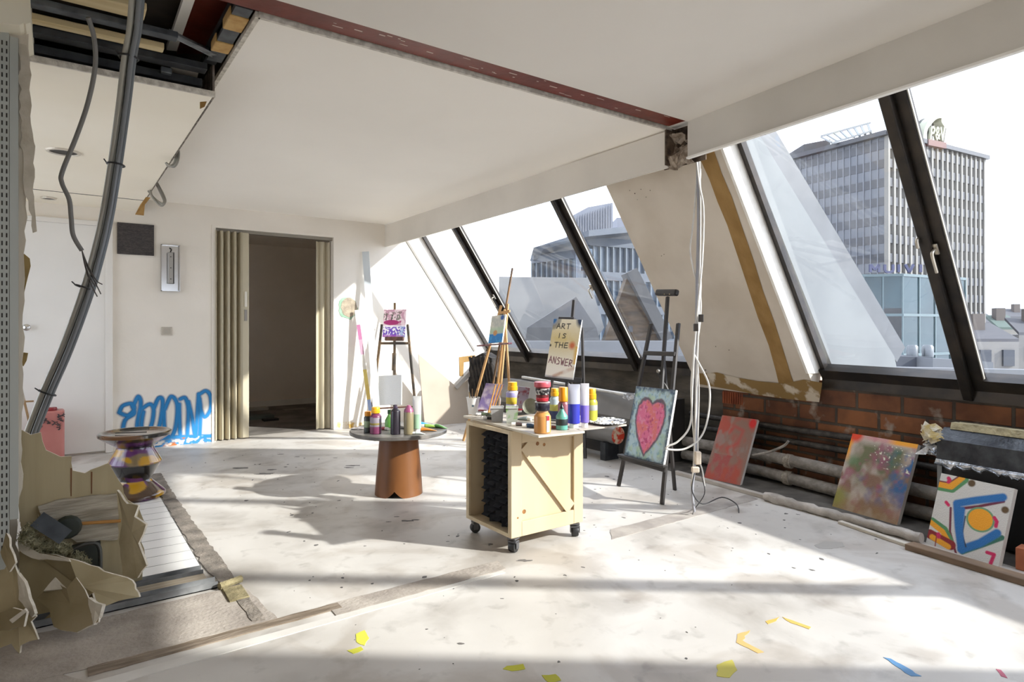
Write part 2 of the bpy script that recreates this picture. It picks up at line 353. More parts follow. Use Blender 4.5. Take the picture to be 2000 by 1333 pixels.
# ---- facade walls: left (grey block) and right (brick)
BLOCK = mat('dirty_block_wall', '39342e', '655d52', scale=5, rough=.95, bump=.6, bscale=25, lo=.3, hi=.8, stretch=(1, .6, 2))
def brick_mat():
    m = mat('old_red_brick', '8a4a2b', rough=.9); N = m.node_tree.nodes; L = m.node_tree.links; b = N['Principled BSDF']
    t = N.new('ShaderNodeTexCoord'); mp = N.new('ShaderNodeMapping'); mp.inputs['Rotation'].default_value = (math.pi / 2, 0, math.pi / 2)
    sp = N.new('ShaderNodeSeparateXYZ'); cb = N.new('ShaderNodeCombineXYZ'); L.new(t.outputs['Object'], sp.inputs[0]); L.new(sp.outputs['Y'], cb.inputs[0]); L.new(sp.outputs['Z'], cb.inputs[1])
    br = N.new('ShaderNodeTexBrick'); br.inputs['Scale'].default_value = 1; br.inputs['Brick Width'].default_value = .33; br.inputs['Row Height'].default_value = .135; br.inputs['Mortar Size'].default_value = .013; br.inputs['Mortar Smooth'].default_value = .4
    br.inputs['Color1'].default_value = (*lin('5e3a26'), 1); br.inputs['Color2'].default_value = (*lin('82512f'), 1); br.inputs['Mortar'].default_value = (*lin('4a4036'), 1)
    L.new(cb.outputs[0], br.inputs['Vector'])
    n = N.new('ShaderNodeTexNoise'); n.inputs['Scale'].default_value = 7; n.inputs['Detail'].default_value = 8; n.inputs['Distortion'].default_value = .15; L.new(t.outputs['Object'], n.inputs['Vector'])
    r = N.new('ShaderNodeValToRGB'); r.color_ramp.elements[0].position = .60; r.color_ramp.elements[1].position = .72; r.color_ramp.elements[0].color = (0, 0, 0, 1); L.new(n.outputs['Fac'], r.inputs[0])
    x = N.new('ShaderNodeMix'); x.data_type = 'RGBA'; L.new(r.outputs[0], x.inputs[0]); L.new(br.outputs['Color'], x.inputs[6]); x.inputs[7].default_value = (*lin('95877a'), 1)
    n3 = N.new('ShaderNodeTexNoise'); n3.inputs['Scale'].default_value = 4.5; n3.inputs['Detail'].default_value = 9; L.new(t.outputs['Object'], n3.inputs['Vector'])
    r3 = N.new('ShaderNodeValToRGB'); r3.color_ramp.elements[0].position = .35; r3.color_ramp.elements[1].position = .62; r3.color_ramp.elements[0].color = (.38, .34, .32, 1); r3.color_ramp.elements[1].color = (1, 1, 1, 1); L.new(n3.outputs['Fac'], r3.inputs[0])
    m3 = N.new('ShaderNodeMix'); m3.data_type = 'RGBA'; m3.blend_type = 'MULTIPLY'; m3.inputs[0].default_value = .8; L.new(x.outputs[2], m3.inputs[6]); L.new(r3.outputs[0], m3.inputs[7]); L.new(m3.outputs[2], b.inputs['Base Color'])
    bp = N.new('ShaderNodeBump'); bp.inputs['Strength'].default_value = .8; bp.inputs['Distance'].default_value = .012; inv = N.new('ShaderNodeMath'); inv.operation = 'SUBTRACT'; inv.inputs[0].default_value = 1; L.new(br.outputs['Fac'], inv.inputs[1])
    ad = N.new('ShaderNodeMath'); L.new(inv.outputs[0], ad.inputs[0]); ml = N.new('ShaderNodeMath'); ml.operation = 'MULTIPLY'; ml.inputs[1].default_value = .5; L.new(n.outputs['Fac'], ml.inputs[0]); L.new(ml.outputs[0], ad.inputs[1])
    L.new(ad.outputs[0], bp.inputs['Height']); L.new(bp.outputs[0], b.inputs['Normal']); return m
BRICK = brick_mat()
def wallstrip(y0, y1, z0, z1, off0, th): # vertical wall under the window
    return MB().prism([(XB(y0) - off0, y0, z0), (XB(y1) - off0, y1, z0), (XB(y1) - off0 + th, y1, z0), (XB(y0) - off0 + th, y0, z0)], (0, 0, z1 - z0))
struct('wall_window_left', wallstrip(3.6, 7.9, 0, .87, -.05, .3), BLOCK)
struct('wall_window_right', wallstrip(-6, 3.6, 0, .87, -.05, .3), BRICK)
# plaster remains along the brick top
mb = MB(); 
ys = np.linspace(-1.5, 2.6, 70); top = [Vector((XB(y) + .03, y, .87)) for y in ys]; bot = [Vector((XB(y) + .03, y, .835 - .05 * vnoise(np.array([(y + 1.5) / 4.1]), np.array([.3]), 24, 3)[0] - .01)) for y in ys]
mb.prism(top + bot[::-1], (.02, 0, 0)); struct('trim_5', mb, mat('plaster_remains', '9c9285', 'c4bcb0', scale=25, rough=.95, bump=.5))
# ---- pier between the two windows: two plaster faces meeting at a brown strip
PM = mat('pier_plaster', 'c6baa9', 'd2c7b7', scale=2.2, rough=.85, bump=.2, bscale=20)
yl, yr = 3.84, 2.62; OFF = .18
def sl(y, z, o): return FP(y, z, o)
mb = MB()
zb, zt = .69, 2.75
mb.prism([sl(yl, .72, OFF), sl(YB + 1e-4, .70, OFF), sl(YB + 1e-4, zt, OFF), sl(yl, zt, OFF)], (.2, 0, .0))
mb.prism([sl(YB, .70, OFF), sl(yr, zb, OFF), sl(yr, zt, OFF), sl(YB, zt, OFF)], (.2, 0, .0))
struct('wall_pier', mb, PM)
struct('wall_pier_reveal', MB().prism([sl(yr - .002, .93, OFF + .004), sl(yr - .03, .93, -.03), sl(yr - .03, zt, -.03), sl(yr - .002, zt, OFF + .004)], (0, .02, 0)), mat('reveal_white', 'f0ece4', 'e2ddd4', scale=8, rough=.8, bump=.2))
# brown strip where the lining was removed
BRW = mat('ripped_brown_strip', '8a6a3a', 'a58350', scale=9, rough=.95, bump=.4, lo=.3, hi=.8, stretch=(1, 1, .4))
def pier_px(px, py, o=OFF + .004):
    left = on_plane(px, py, FP(3.5, 1.5, o), NL); right = on_plane(px, py, FP(2.0, 1.5, o), NR)
    return left if left.y > YB else right
def on_pier(pl, o=OFF + .004, amp=.006, seed=1):
    return [pier_px(x, y, o) for x, y in pl]
edge_l = [(1366, 306), (1385, 350), (1402, 395), (1420, 440), (1440, 500), (1462, 560), (1482, 620), (1500, 675), (1516, 725), (1528, 775)]
edge_r = [(1393, 296), (1410, 340), (1428, 385), (1448, 440), (1470, 505), (1492, 570), (1512, 630), (1530, 690), (1545, 735), (1562, 780)]
rr = random.Random(3); L_ = [(x + rr.uniform(-2, 2), y) for x, y in edge_l]; R_ = [(x + rr.uniform(-2, 2), y) for x, y in edge_r]
mb = MB()
for i in range(len(L_) - 1):
    q = on_pier([L_[i], L_[i + 1], R_[i + 1], R_[i]]); mb.add(q, [(0, 1, 2, 3)])
struct('trim_6', mb, BRW)
mb = MB(); up = [(1362, 730), (1400, 728), (1440, 738), (1480, 745), (1530, 750), (1570, 742), (1606, 748)]; dn = [(1362, 750), (1400, 757), (1440, 764), (1480, 772), (1530, 779), (1570, 783), (1600, 786)]
for i in range(len(up) - 1): mb.add(on_pier([up[i], dn[i], dn[i + 1], up[i + 1]], OFF + .007), [(0, 1, 2, 3)])
struct('trim_7', mb, mat('ripped_brown_mixed', '8f7244', 'd0c3ae', scale=5, rough=.95, bump=.4, lo=.55, hi=.62))
# little dark holes and rust marks on the pier and beam
mb = MB()
for (x, y, r) in ((1292, 500, 2), (1297, 497, 2), (1398, 677, 2.5), (1424, 684, 2.5), (1230, 372, 2), (1240, 378, 3), (1252, 370, 2), (1262, 385, 2), (1270, 372, 2), (1245, 390, 1.5), (1378, 723, 4)):
    p = pier_px(x, y, OFF + .004); n = FN(p.y); mb.lathe([(.001 * r * 1.6, 0), (.001 * r * 1.6, .003)], p - n * -.0, n=7, axis=n)
struct('trim_8', mb, mat('rust_spots', '3a2d22', rough=.9))
# ---- windows
DG1 = glass_mat('pane_clear_dusty', tint=(.93, .96, .99), dirt=.05, refl=.045)
WIN = []
def window(n, ya, yb, mulls, handles=()):
    w = thing('window_%d' % n, None, None, FP(ya, .9), kind='structure'); y_lo, y_hi = min(ya, yb), max(ya, yb)
    zt = 2.78
    mb = MB(); mb.bar(FP(ya, .945), FP(yb, .945), .085, .09, up=FN(ya)); mb.bar(FP(ya, .885, .03), FP(yb, .885, .03), .05, .14, up=(0, 0, 1)); put('frame_bottom', mb, BLKM, w, True)
    mb = MB(); mb.bar(FP(y_hi - .02, .93, .0), FP(y_hi - .02, zt, .0), .035, .05, up=FN(ya)); put('frame_side', mb, BLKM, w, True)
    mb = MB(); mb.bar(FP(y_lo + .02, .93, .0), FP(y_lo + .02, zt, .0), .035, .05, up=FN(ya)); put('frame_side', mb, BLKM, w, True)
    for (ym, wd) in mulls:
        mb = MB(); mb.bar(FP(ym, .84, .05), FP(ym, zt, .05), wd * .42, .09, up=FN(ym), bev=.006)
        mb.bar(FP(ym - wd * .42, .93, .02), FP(ym - wd * .42, zt, .02), wd * .45, .055, up=FN(ym), bev=.006)
        put('mullion', mb, BLKM, w, True)
        mb = MB(); mb.bar(FP(ym - wd * .66, .97, .035), FP(ym - wd * .66, zt, .035), .006, .012, up=FN(ym)); put('gasket', mb, mat('seal_light', 'a9a49a', rough=.5), w, True)
    ys = sorted([y_lo] + [m[0] for m in mulls] + [y_hi])
    for a, b in zip(ys[:-1], ys[1:]):
        mb = MB(); e = FN((a + b) / 2) * -.004
        mb.prism([FP(a, .93), FP(b, .93), FP(b, zt), FP(a, zt)], e); put('glass_pane', mb, DG1, w, True)
    return w
w1 = window(1, 7.69, 3.72, [(6.70, .135), (4.68, .135)])
w2 = window(2, 2.59, -1.02, [(1.56, .15), (-.04, .15)])
w_fill = window(3, -2.3, -5.9, [(-3.4, .15)])  # unseen window unit added for extra fill light
struct('wall_pier_front', MB().prism([sl(-.99, .69, .1), sl(-2.32, .69, .1), sl(-2.32, 2.75, .1), sl(-.99, 2.75, .1)], (.2, 0, 0)), PM)
# window handles
def handle(w, px, py, ln, side=1):
    p = on_plane(px, py, FP(1.5 if px > 1500 else 5, 1.5, .075), FN(1.5 if px > 1500 else 5)); n = FN(p.y); dn = Vector((SL, 0, -1)).normalized()
    mb = MB(); mb.obox(p, dn, n, dn.cross(n), (.035, .006, .016), bev=.003); mb.tube(smooth_path([p + n * .005, p + n * .04, p + n * .05 + dn * .03, p + n * .05 + dn * ln], 4), .009, 8)
    put('window_handle', mb, mat('nickel_handle', 'b9b1a3', rough=.3, metal=.8), w, True)
handle(w2, 1827, 487, .13); handle(w2, 1797, 462, .05); handle(w1, 965, 580, .12); handle(w1, 1155, 562, .10)
# grey strip standing in for the shade of the end wall groove
mb = MB(); mb.bar(on_y(794, 470, YE - .004), on_y(927, 686, YE - .004), .028, .012, up=(0, 1, 0)); struct('trim_9', mb, mat('groove_shade_grey', '8f8a84', rough=.9))
# outside cheeks (fins) of the dormer
CHK = mat('dormer_cheek_render', '64686a', '5b5f62', scale=2, rough=.7); CAPM = mat('zinc_cap', '3e4146', '484b50', scale=4, rough=.55)
Ap = Vector((.129, .9916, 0))
def fin(pl, p0, n, th, name):
    q = [on_plane(x, y, p0, n) for x, y in pl]; mb = MB(); mb.prism(q, Vector(n) * th); return q, mb
p0 = Vector((4.88, 2.61, 1))
q = [on_plane(x, y, p0, Ap) for x, y in ((1452, 270), (1628, 722), (1752, 722), (1747, 697), (1478, 255), (1470, 200), (1430, 200))]
struct('wall_cheek', MB().prism(q, Ap * .12), CHK)
a, b = on_plane(1488, 262, p0 + Ap * .06, Ap), on_plane(1748, 690, p0 + Ap * .06, Ap)
d = (b - a).normalized(); mb = MB(); mb.bar(a - d * .3, b + d * .02, .20, .16, up=Ap.cross(d)); struct('trim_10', MB().bar(a - d * .3, b + d * .02, .18, .09, up=Ap), CAPM)
q = [on_y(x, y, 7.78) for x, y in ((815, 440), (962, 690), (992, 690), (985, 640), (940, 560), (868, 455), (860, 400))]
struct('wall_cheek_far', MB().prism(q, (0, .12, 0)), mat('dormer_cheek_far', '6a6f72', '626669', scale=2, rough=.7))
struct('trim_11', MB().bar(on_y(852, 440, 7.77), on_y(968, 655, 7.77), .03, .02, up=(0, 1, 0)), CHK)
# ---- room envelope out of view
struct('wall_left', MB().box((-1.3, 3.66, 0), (-1.2, YE, .4)).box((-1.3, 3.66, 2.45), (-1.2, YE, 3)).box((-1.3, 3.66, .4), (-1.2, 4.0, 2.45)).box((-1.3, 7.4, .4), (-1.2, YE, 2.45)), WALLW)
mb = MB(); mb.box((-2.7, -6, 0), (-2.6, 3.66, .4)); mb.box((-2.7, -6, 2.45), (-2.6, 3.66, 3)); mb.box((-2.7, -3.4, .4), (-2.6, 3.66, 2.45)); mb.box((-2.7, -6, .4), (-2.6, -5.4, 2.45)); struct('wall_side', mb, WALLW)
mb = MB(); mb.box((-2.7, -6.1, 0), (5.3, -6, .4)); mb.box((-2.7, -6.1, 2.45), (5.3, -6, 3.2)); mb.box((-2.7, -6.1, .4), (1.4, -6, 2.45)); mb.box((3.0, -6.1, .4), (5.3, -6, 2.45)); struct('wall_front', mb, WALLW)
def fill_window(n, y_plane=None, x_plane=None, a=0, b=1):
    w = thing('window_%d' % n, None, None, (x_plane if x_plane is not None else a, y_plane if y_plane is not None else a, .4), kind='structure')
    mb = MB(); P = (lambda t, z: Vector((x_plane, t, z))) if x_plane is not None else (lambda t, z: Vector((t, y_plane, z)))
    n_ = (1, 0, 0) if x_plane is not None else (0, 1, 0)
    for k in range(5): t = a + (b - a) * k / 4; mb.bar(P(t, .4), P(t, 2.45), .07, .06, up=n_)
    mb.bar(P(a, .43), P(b, .43), .06, .06); mb.bar(P(a, 2.42), P(b, 2.42), .06, .06); put('frame', mb, BLKM, w, True)
    mb = MB().bar(P(a, 1.425), P(b, 1.425), 2.0 if False else .006, 2.05, up=(0, 0, 1)); put('glass_pane', mb, glass_mat('pane_clear_%d' % n), w, True)
fill_window(4, x_plane=-2.65, a=-5.4, b=-3.4); fill_window(6, x_plane=-1.25, a=4.0, b=7.4); fill_window(5, y_plane=-6.05, a=1.4, b=3.0)  # unseen windows added to bring fill light into the room
# ================================================================== FIXED THINGS ON THE BACK WALL
WY = YE - .002
# white flush door far left
dx0, dx1 = -.36, on_y(205, 700, YE).x; dz = on_y(120, 437, YE).z
d1 = thing('door_1', None, None, ((dx0 + dx1) / 2, YE, 0), kind='structure')
DOORW = mat('door_white', 'e3e0da', 'dcd9d3', scale=1.2, rough=.5)
put('door_leaf', MB().box((dx0, YE - .035, .02), (dx1, YE - .001, dz), bev=.003), DOORW, d1, True)
put('door_frame', MB().box((dx1, YE - .05, 0), (dx1 + .065, YE, dz + .05), bev=.004).box((dx0 - .1, YE - .05, dz), (dx1, YE, dz + .05), bev=.004), mat('door_frame_white', 'dedad3', rough=.55), d1, True)
kp = on_y(52, 640, YE - .06); put('door_knob', MB().lathe([(.032, 0), (.032, .006), (.014, .01), (.012, .03), (.026, .042), (.028, .055), (.018, .064), (0, .066)], kp + Vector((0, .03, 0)), axis=(0, -1, 0), n=20), mat('chrome', 'cfcfcf', rough=.12, metal=1), d1, True)
# folding door in the opening
FOLD = mat('folding_door_vinyl', 'b5ab93', 'a89e86', scale=2, rough=.5, stretch=(1, 1, .2))
d2 = thing('door_2', None, None, ((x0 + x1) / 2, YE + .08, 0), kind='structure')
def folds(xa, xb, n, amp, y):
    pts = []; k = n * 8
    for i in range(k + 1):
        t = i / k; ph = t * n * 2 * math.pi; pts.append((xa + (xb - xa) * t, y - amp * (math.cos(ph) * .5 + .5) ** .7))
    return pts
def curtain(pts, z0, z1, name, th=.006):
    mb = MB(); P = [Vector((a, b, z0)) for a, b in pts]; n = len(P); vs = P + [p + Vector((0, 0, z1 - z0)) for p in P]
    mb.add(vs, [(i, i + 1, n + i + 1, n + i) for i in range(n - 1)], smooth=True)
    vs2 = [v + Vector((0, th, 0)) for v in vs]; mb.add(vs2, [(i, i + 1, n + i + 1, n + i) for i in range(n - 1)], smooth=True)
    return put(name, mb, FOLD, d2, True)
fa, fb = on_y(421, 640, YE - .02).x, on_y(486, 640, YE - .02).x
curtain(folds(fa + .0, fb - .075, 4, .09, YE + .06), .012, ZD - .03, 'folded_panel')
put('leading_post', MB().box((fb - .075, YE - .035, .012), (fb, YE + .03, ZD - .035), bev=.008), FOLD, d2, True)
hp = on_y(480, 585, YE - .04); put('door_handle', MB().box(hp + Vector((-.012, -.012, -.09)), hp + Vector((.012, .012, .09)), bev=.005), mat('handle_white', 'd8d2c4', rough=.4), d2, True)
put('lock_plate', MB().box(hp + Vector((-.014, -.004, -.25)), hp + Vector((.014, .006, -.12))), mat('lock_steel', '8d8780', rough=.35, metal=.8), d2, True)
ga = on_y(618, 640, YE + .08).x; curtain(folds(ga, x1 - .01, 2, .04, YE + .13), .012, ZD - .05, 'folded_panel')
put('top_rail', MB().box((x0, YE + .03, ZD - .035), (x1, YE + .09, ZD - .0)), mat('rail_grey', '8c857a', rough=.5, metal=.4), d2, True)
struct('trim_12', MB().box((x0 - .04, YE - .012, 0), (x0 - .0, YE, ZD + .03)).box((x1, YE - .012, 0), (x1 + .035, YE, ZD + .03)).box((x0, YE - .012, ZD), (x1, YE, ZD + .03)), WALLW)
# stains at the wall foot
sb = rough_poly([on_y(x, y, WY - .004) for x, y in ((655, 823), (700, 826), (745, 818), (748, 838), (655, 842))], .04, .008, 4)
struct('trim_13', MB().prism(sb, (0, .003, 0)), mat('yellow_glue_stain', 'c19a4d', 'e8e2d4', scale=14, rough=.9, lo=.35, hi=.6))
# dark square picture
def wall_box(name, px, th, m, label, cat, y=YE):
    a = on_y(px[0], px[1], y - th); b = on_y(px[2], px[3], y - th)
    o = put(name, MB().box((a.x, y - th, b.z), (b.x, y - .001, a.z), bev=.003), m); return tag(o, label, cat)
wall_box('dark_panel', (229, 434, 301, 500), .02, mat('textured_black_panel', '2b2828', '4a4341', scale=22, rough=.55, bump=.8, bscale=45, dist=1.5, stretch=(1, 1, 3)), 'small square textured black panel high on the back wall', 'wall panel')
# wall lamp housing
s = thing('wall_lamp', 'open chrome wall lamp housing without a cover, right of the black panel', 'lamp', on_y(332, 523, YE))
a = on_y(314, 478, YE); b = on_y(350, 570, YE); CHR = mat('brushed_chrome', 'c9c9c9', rough=.14, metal=1)
put('housing', MB().box((a.x, YE - .06, b.z), (a.x + .006, YE, a.z)).box((b.x - .006, YE - .06, b.z), (b.x, YE, a.z)).box((a.x, YE - .06, a.z - .006), (b.x, YE, a.z)).box((a.x, YE - .06, b.z), (b.x, YE, b.z + .006)).box((a.x, YE - .008, b.z), (b.x, YE - .001, a.z)), CHR, s, True)
cx_ = (a.x + b.x) / 2; zc = (a.z + b.z) / 2
put('lamp_tray', MB().box((cx_ - .028, YE - .05, zc - .17), (cx_ + .028, YE - .01, zc + .17), bev=.004), mat('lamp_tray_steel', '9b9893', rough=.3, metal=.9), s, True)
mb = MB()
for k in (-.12, 0, .12): mb.lathe([(.006, 0), (.006, .004)], (cx_, YE - .055, zc + k), n=8, axis=(0, -1, 0))
mb.box((cx_ + .028, YE - .055, zc - .17), (cx_ + .034, YE - .012, zc + .17)); put('screws', mb, mat('black_plastic', '1c1b1b', rough=.4), s, True)
put('wire', MB().tube(smooth_path([(cx_, YE - .03, zc + .17), (cx_ + .01, YE - .04, zc + .2), (cx_ - .005, YE - .02, zc + .22)]), .004, 6), _m['black_plastic'], s, True)
# light switch
sw = thing('light_switch', 'grey square light switch on the back wall under the chrome lamp housing', 'switch', on_y(325, 647, YE))
a = on_y(315, 639, YE); b = on_y(336, 655, YE)
put('plate', MB().box((a.x, YE - .012, b.z), (b.x, YE - .001, a.z), bev=.003), mat('switch_grey', 'b5ada0', rough=.5), sw, True)
put('rocker', MB().box((a.x + .02, YE - .017, b.z + .015), (b.x - .02, YE - .012, a.z - .015), bev=.002), mat('switch_rocker', 'a79f92', rough=.45), sw, True)
# blue graffiti, sprayed on the wall
ga_, gb_ = on_y(224, 755, YE - .003), on_y(421, 872, YE - .003)
nx, ny = 200, 150; u, v = uvgrid(nx, ny); aw = (gb_.x - ga_.x); ah = ga_.z
asp = ah / aw
def G(px, py): p = on_y(px, py, YE - .003); return ((p.x - ga_.x) / aw, 1 - p.z / ah)
strokes = [[(233, 806), (240, 793), (258, 789), (262, 800), (250, 812), (236, 808)], [(258, 792), (262, 808), (244, 822), (240, 850), (246, 858)], [(262, 790), (270, 775), (275, 790), (268, 830), (272, 850)],
 [(276, 800), (292, 790), (300, 800), (296, 830), (284, 850), (276, 835), (280, 805)], [(300, 800), (310, 778), (318, 785), (312, 830), (302, 852)], [(322, 800), (334, 775), (346, 790), (344, 830), (334, 855), (322, 840), (320, 800)],
 [(350, 790), (352, 850), (360, 855)], [(352, 780), (362, 778), (368, 800), (366, 850)], [(368, 785), (376, 820), (382, 852), (386, 800), (388, 770)], [(388, 772), (392, 800), (390, 855)],
 [(388, 772), (402, 764), (411, 775), (411, 800), (400, 815), (392, 800), (390, 780)], [(300, 862), (330, 855), (414, 852)]]
al = np.zeros(u.shape)
for st in strokes:
    sp = smooth_path([Vector((x, y, 0)) for x, y in st], 5); g = [G(p.x, p.y) for p in sp]
    dd = dist_poly(u, v, g, asp) * aw; al = np.maximum(al, sst(dd, .021, .013))
bot = np.clip((v - .86) / .05, 0, 1) * np.clip((u - .12) * 6, 0, 1); nn = vnoise(u, v, 14, 3); nn2 = vnoise(u, v, 9, 8)
al = np.maximum(al, bot * np.clip((nn - .3) * 6, 0, .92))
img = np.zeros(u.shape + (4,)); base = np.ones(u.shape + (3,)) * np.array(lin('1277b4')); base = mixc(base, '4f8fb8', np.clip((v - .8) * 3, 0, .8) * nn2)
base = mixc(base, 'a9622f', (bot > .5) * np.clip((nn2 - .58) * 12, 0, 1)); base = mixc(base, 'cfc9bd', (bot > .5) * np.clip((nn - .62) * 12, 0, .8))
img[..., :3] = base; img[..., 3] = al
me = colour_grid('graffiti', (ga_.x, YE - .003, ah), (aw, 0, 0), (0, 0, -ah), nx, ny, img, m=attr_mat('spray_paint', rough=.7, alpha=True))
o = put('graffiti', me, []); tag(o, 'blue sprayed graffiti scrawl low on the white back wall', 'graffiti')
# filler ring patch right of the opening
c = on_y(679, 602, YE - .002); mb = MB()
rr = random.Random(2); pr = lambda r, s: [c + Vector((math.cos(t / 20 * 6.283) * r * rr.uniform(.88, 1.1), -.003 * s, math.sin(t / 20 * 6.283) * r * 1.15 * rr.uniform(.88, 1.1))) for t in range(20)]
mb.prism(pr(.125, 1), (0, .003, 0), 0); q = pr(.105, 2); mb.prism([p + Vector((.018, 0, .005)) for p in q], (0, .003, 0), 1)
o = put('wall_patch', mb, [mat('green_ring', '7f9f86', '9cb09c', scale=12, rough=.8), mat('filler_patch', 'a89b86', '8a7e6d', scale=14, rough=.9, bump=.5)]); tag(o, 'round patch of filler with a pale green rim on the wall beside the doorway', 'wall patch')
# ceiling fittings
def downlight(px, py, z, r, label):
    p = on_z(px, py, z); t = thing('downlight', label, 'downlight', (p.x, p.y, z))
    put('trim_ring', MB().lathe([(r * .78, -.002), (r * .80, -.012), (r * .95, -.010), (r, 0)], n=28), mat('downlight_ring', 'd2cabb', rough=.35, metal=.3), t)
    put('recess', MB().lathe([(r * .78, -.004), (r * .70, -.003), (0, -.002)], n=24), mat('recess_dark', '3a3733', rough=.6), t)
downlight(124, 296, 2.52, .105, 'large round recessed downlight without a bulb in the left ceiling')
downlight(95, 387, 2.517, .065, 'small round recessed downlight at the far end of the left ceiling')
# cables poking out of the seam between the ceilings
GCAB = mat('grey_cable', '8b8880', rough=.5); 
def cableloops(pxs, label, r=.009):
    t = None; mb = MB()
    for pl in pxs: mb.tube(smooth_path(pl, 6), r, 7)
    o = put('cable_loop', mb, GCAB); tag(o, label, 'cable'); return o
sx = .665
L3 = lambda px, py, dz=0: on_x(px, py, sx)
def seam(px, py): return on_x(px, py, sx)
cableloops([[at_d(*q) for q in ((346, 283, 4.55), (349, 300, 4.55), (346, 318, 4.5), (338, 326, 4.5), (326, 320, 4.55))], [at_d(*q) for q in ((342, 290, 4.6), (344, 305, 4.55), (340, 320, 4.55), (330, 325, 4.6), (324, 318, 4.6))]], 'short grey cable loop hanging from the ceiling seam nearer the hole')
cableloops([[at_d(*q) for q in ((302, 352, 5.6), (310, 370, 5.5), (320, 392, 5.4), (316, 398, 5.4), (302, 388, 5.5), (290, 374, 5.6))], [at_d(*q) for q in ((306, 356, 5.6), (318, 378, 5.5), (323, 394, 5.4), (314, 402, 5.4), (298, 385, 5.5), (294, 372, 5.6))]], 'longer tangle of grey cable loops hanging from the ceiling seam near the wall')
o = put('torn_board_strip', MB().prism([at_d(*q) for q in ((285, 385, 5.5), (294, 386, 5.5), (283, 400, 5.55), (281, 421, 5.6), (264, 419, 5.6), (274, 400, 5.55))], (0, .012, 0)), mat('tan_strip', '8d6a35', 'a07c45', scale=9, rough=.9)); tag(o, 'torn tan strip of board dangling from the ceiling seam', 'board scrap')
o = put('torn_board_strip', MB().prism([on_y(x, y, 3.60) for x, y in ((391, 199), (404, 198), (400, 208), (391, 212))], (0, .01, 0)), _m['tan_strip']); tag(o, 'small tan corner scrap at the corner of the ceiling hole', 'board scrap')
struct('trim_14', MB().box((.652, 3.63, 2.520), (.662, 7.3, 2.70)), mat('seam_dark', '6a6157', 'a49a8c', scale=20, rough=.9))  # dark line for the gap along the ceiling seam

# ================================================================== HOLE IN THE CEILING (top left)
STL = mat('galvanised_profile', '4b4e52', '64686c', scale=12, rough=.5, metal=.6); PINE = mat('pale_batten', 'd8c69d', 'c7b286', scale=3, rough=.75, stretch=(.3, 6, 6))
DKS = mat('black_steel_profile', '26272a', '3b3d40', scale=10, rough=.55, metal=.4)
struct('ceiling_void', MB().box((-1.3, 2.5, 2.86), (.66, 4.9, 2.88)).box((.70, 2.88, 2.67), (.72, 4.9, 2.88)), mat('void_board', '4a4038', '2f2a26', scale=4, rough=.9))
def member(name, a, b, w, h, m, label, cat='batten', group=None):
    o = put(name, MB().bar(a, b, w, h, up=(0, 0, 1), bev=.003), m); tag(o, label, cat, group); return o
def cross_member(name, px, py, z, w, h, m, label, xa=-.75, xb=.60, cat='batten'):
    y = on_z(px, py, z).y; return member(name, (xa, y, z + h / 2), (xb, y, z + h / 2), w, h, m, label, cat)
cross_member('timber_batten', 235, 18, 2.67, .12, .03, PINE, 'widest pale timber batten in the ceiling hole, nearest the top edge', xb=.30)
cross_member('timber_batten', 200, 73, 2.63, .055, .03, PINE, 'thin pale timber batten between two dark profiles in the ceiling hole', xb=.40)
cross_member('metal_profile', 200, 44, 2.64, .055, .03, STL, 'grey speckled metal profile beside the widest batten in the ceiling hole', xb=.44, cat='metal profile')
cross_member('metal_profile', 230, 104, 2.60, .07, .035, DKS, 'dark metal profile crossing the middle of the ceiling hole', cat='metal profile')
cross_member('metal_profile', 230, 138, 2.56, .045, .04, DKS, 'dark metal profile running along the far edge of the ceiling hole', cat='metal profile')
pm = on_z(322, 142, 2.60); member('metal_profile', (pm.x, pm.y - .06, 2.595), (pm.x, pm.y + .045, 2.595), .05, .03, STL, 'short grey metal stub near the far corner of the ceiling hole', 'metal profile')
o = put('board_offcut', MB().prism([on_z(x, y, 2.63) for x, y in ((334, 130), (388, 140), (382, 166), (328, 156))], (0, 0, .01)), mat('pencilled_board', 'b9b2a6', rough=.8)); tag(o, 'grey plasterboard offcut with pencil marks inside the ceiling hole', 'board')
struct('trim_15', MB().prism([on_z(x, y, 2.78) for x, y in ((362, -12), (385, -12), (345, 100), (325, 98))], (0, 0, .03)), WHITE)
o = put('steel_plate', MB().prism([on_z(x, y, 2.82) for x, y in ((384, -30), (520, -30), (500, 40), (395, 105), (345, 105))], (0, 0, .012)), RED); o['kind'] = 'structure'; o.name = 'trim_steel_plate'
# right-hand edge: alternating wood blocks and sheet steel along x = .64
e = thing('edge_joist', 'edge joist of pine blocks and sheet steel along the right side of the ceiling hole', 'joist', (.64, 3.2, 2.66))
put('joist', MB().box((.60, 2.86, 2.68), (.66, 3.60, 2.74)), DKS, e, True)
for k, (a, b) in enumerate(((2.93, 3.08), (3.24, 3.36))): put('pine_block', MB().box((.595, a, 2.655), (.675, b, 2.70), bev=.003), mat('pine_block', 'c9a468', 'b38a4c', scale=14, rough=.7), e, True)
for k, (a, b) in enumerate(((2.84, 2.925), (3.085, 3.235), (3.365, 3.50))): put('steel_sleeve', MB().box((.60, a, 2.66), (.67, b, 2.705)), STL, e, True)
o = put('timber_block', MB().box((.50, 2.86, 2.82), (.58, 2.92, 2.87), bev=.003), _m['pine_block']); tag(o, 'pine block against the red steel, upper of two in the ceiling hole', 'block')
o = put('timber_block', MB().box((.49, 3.00, 2.78), (.57, 3.05, 2.83), bev=.003), _m['pine_block']); tag(o, 'pine block against the red steel, lower of two in the ceiling hole', 'block')
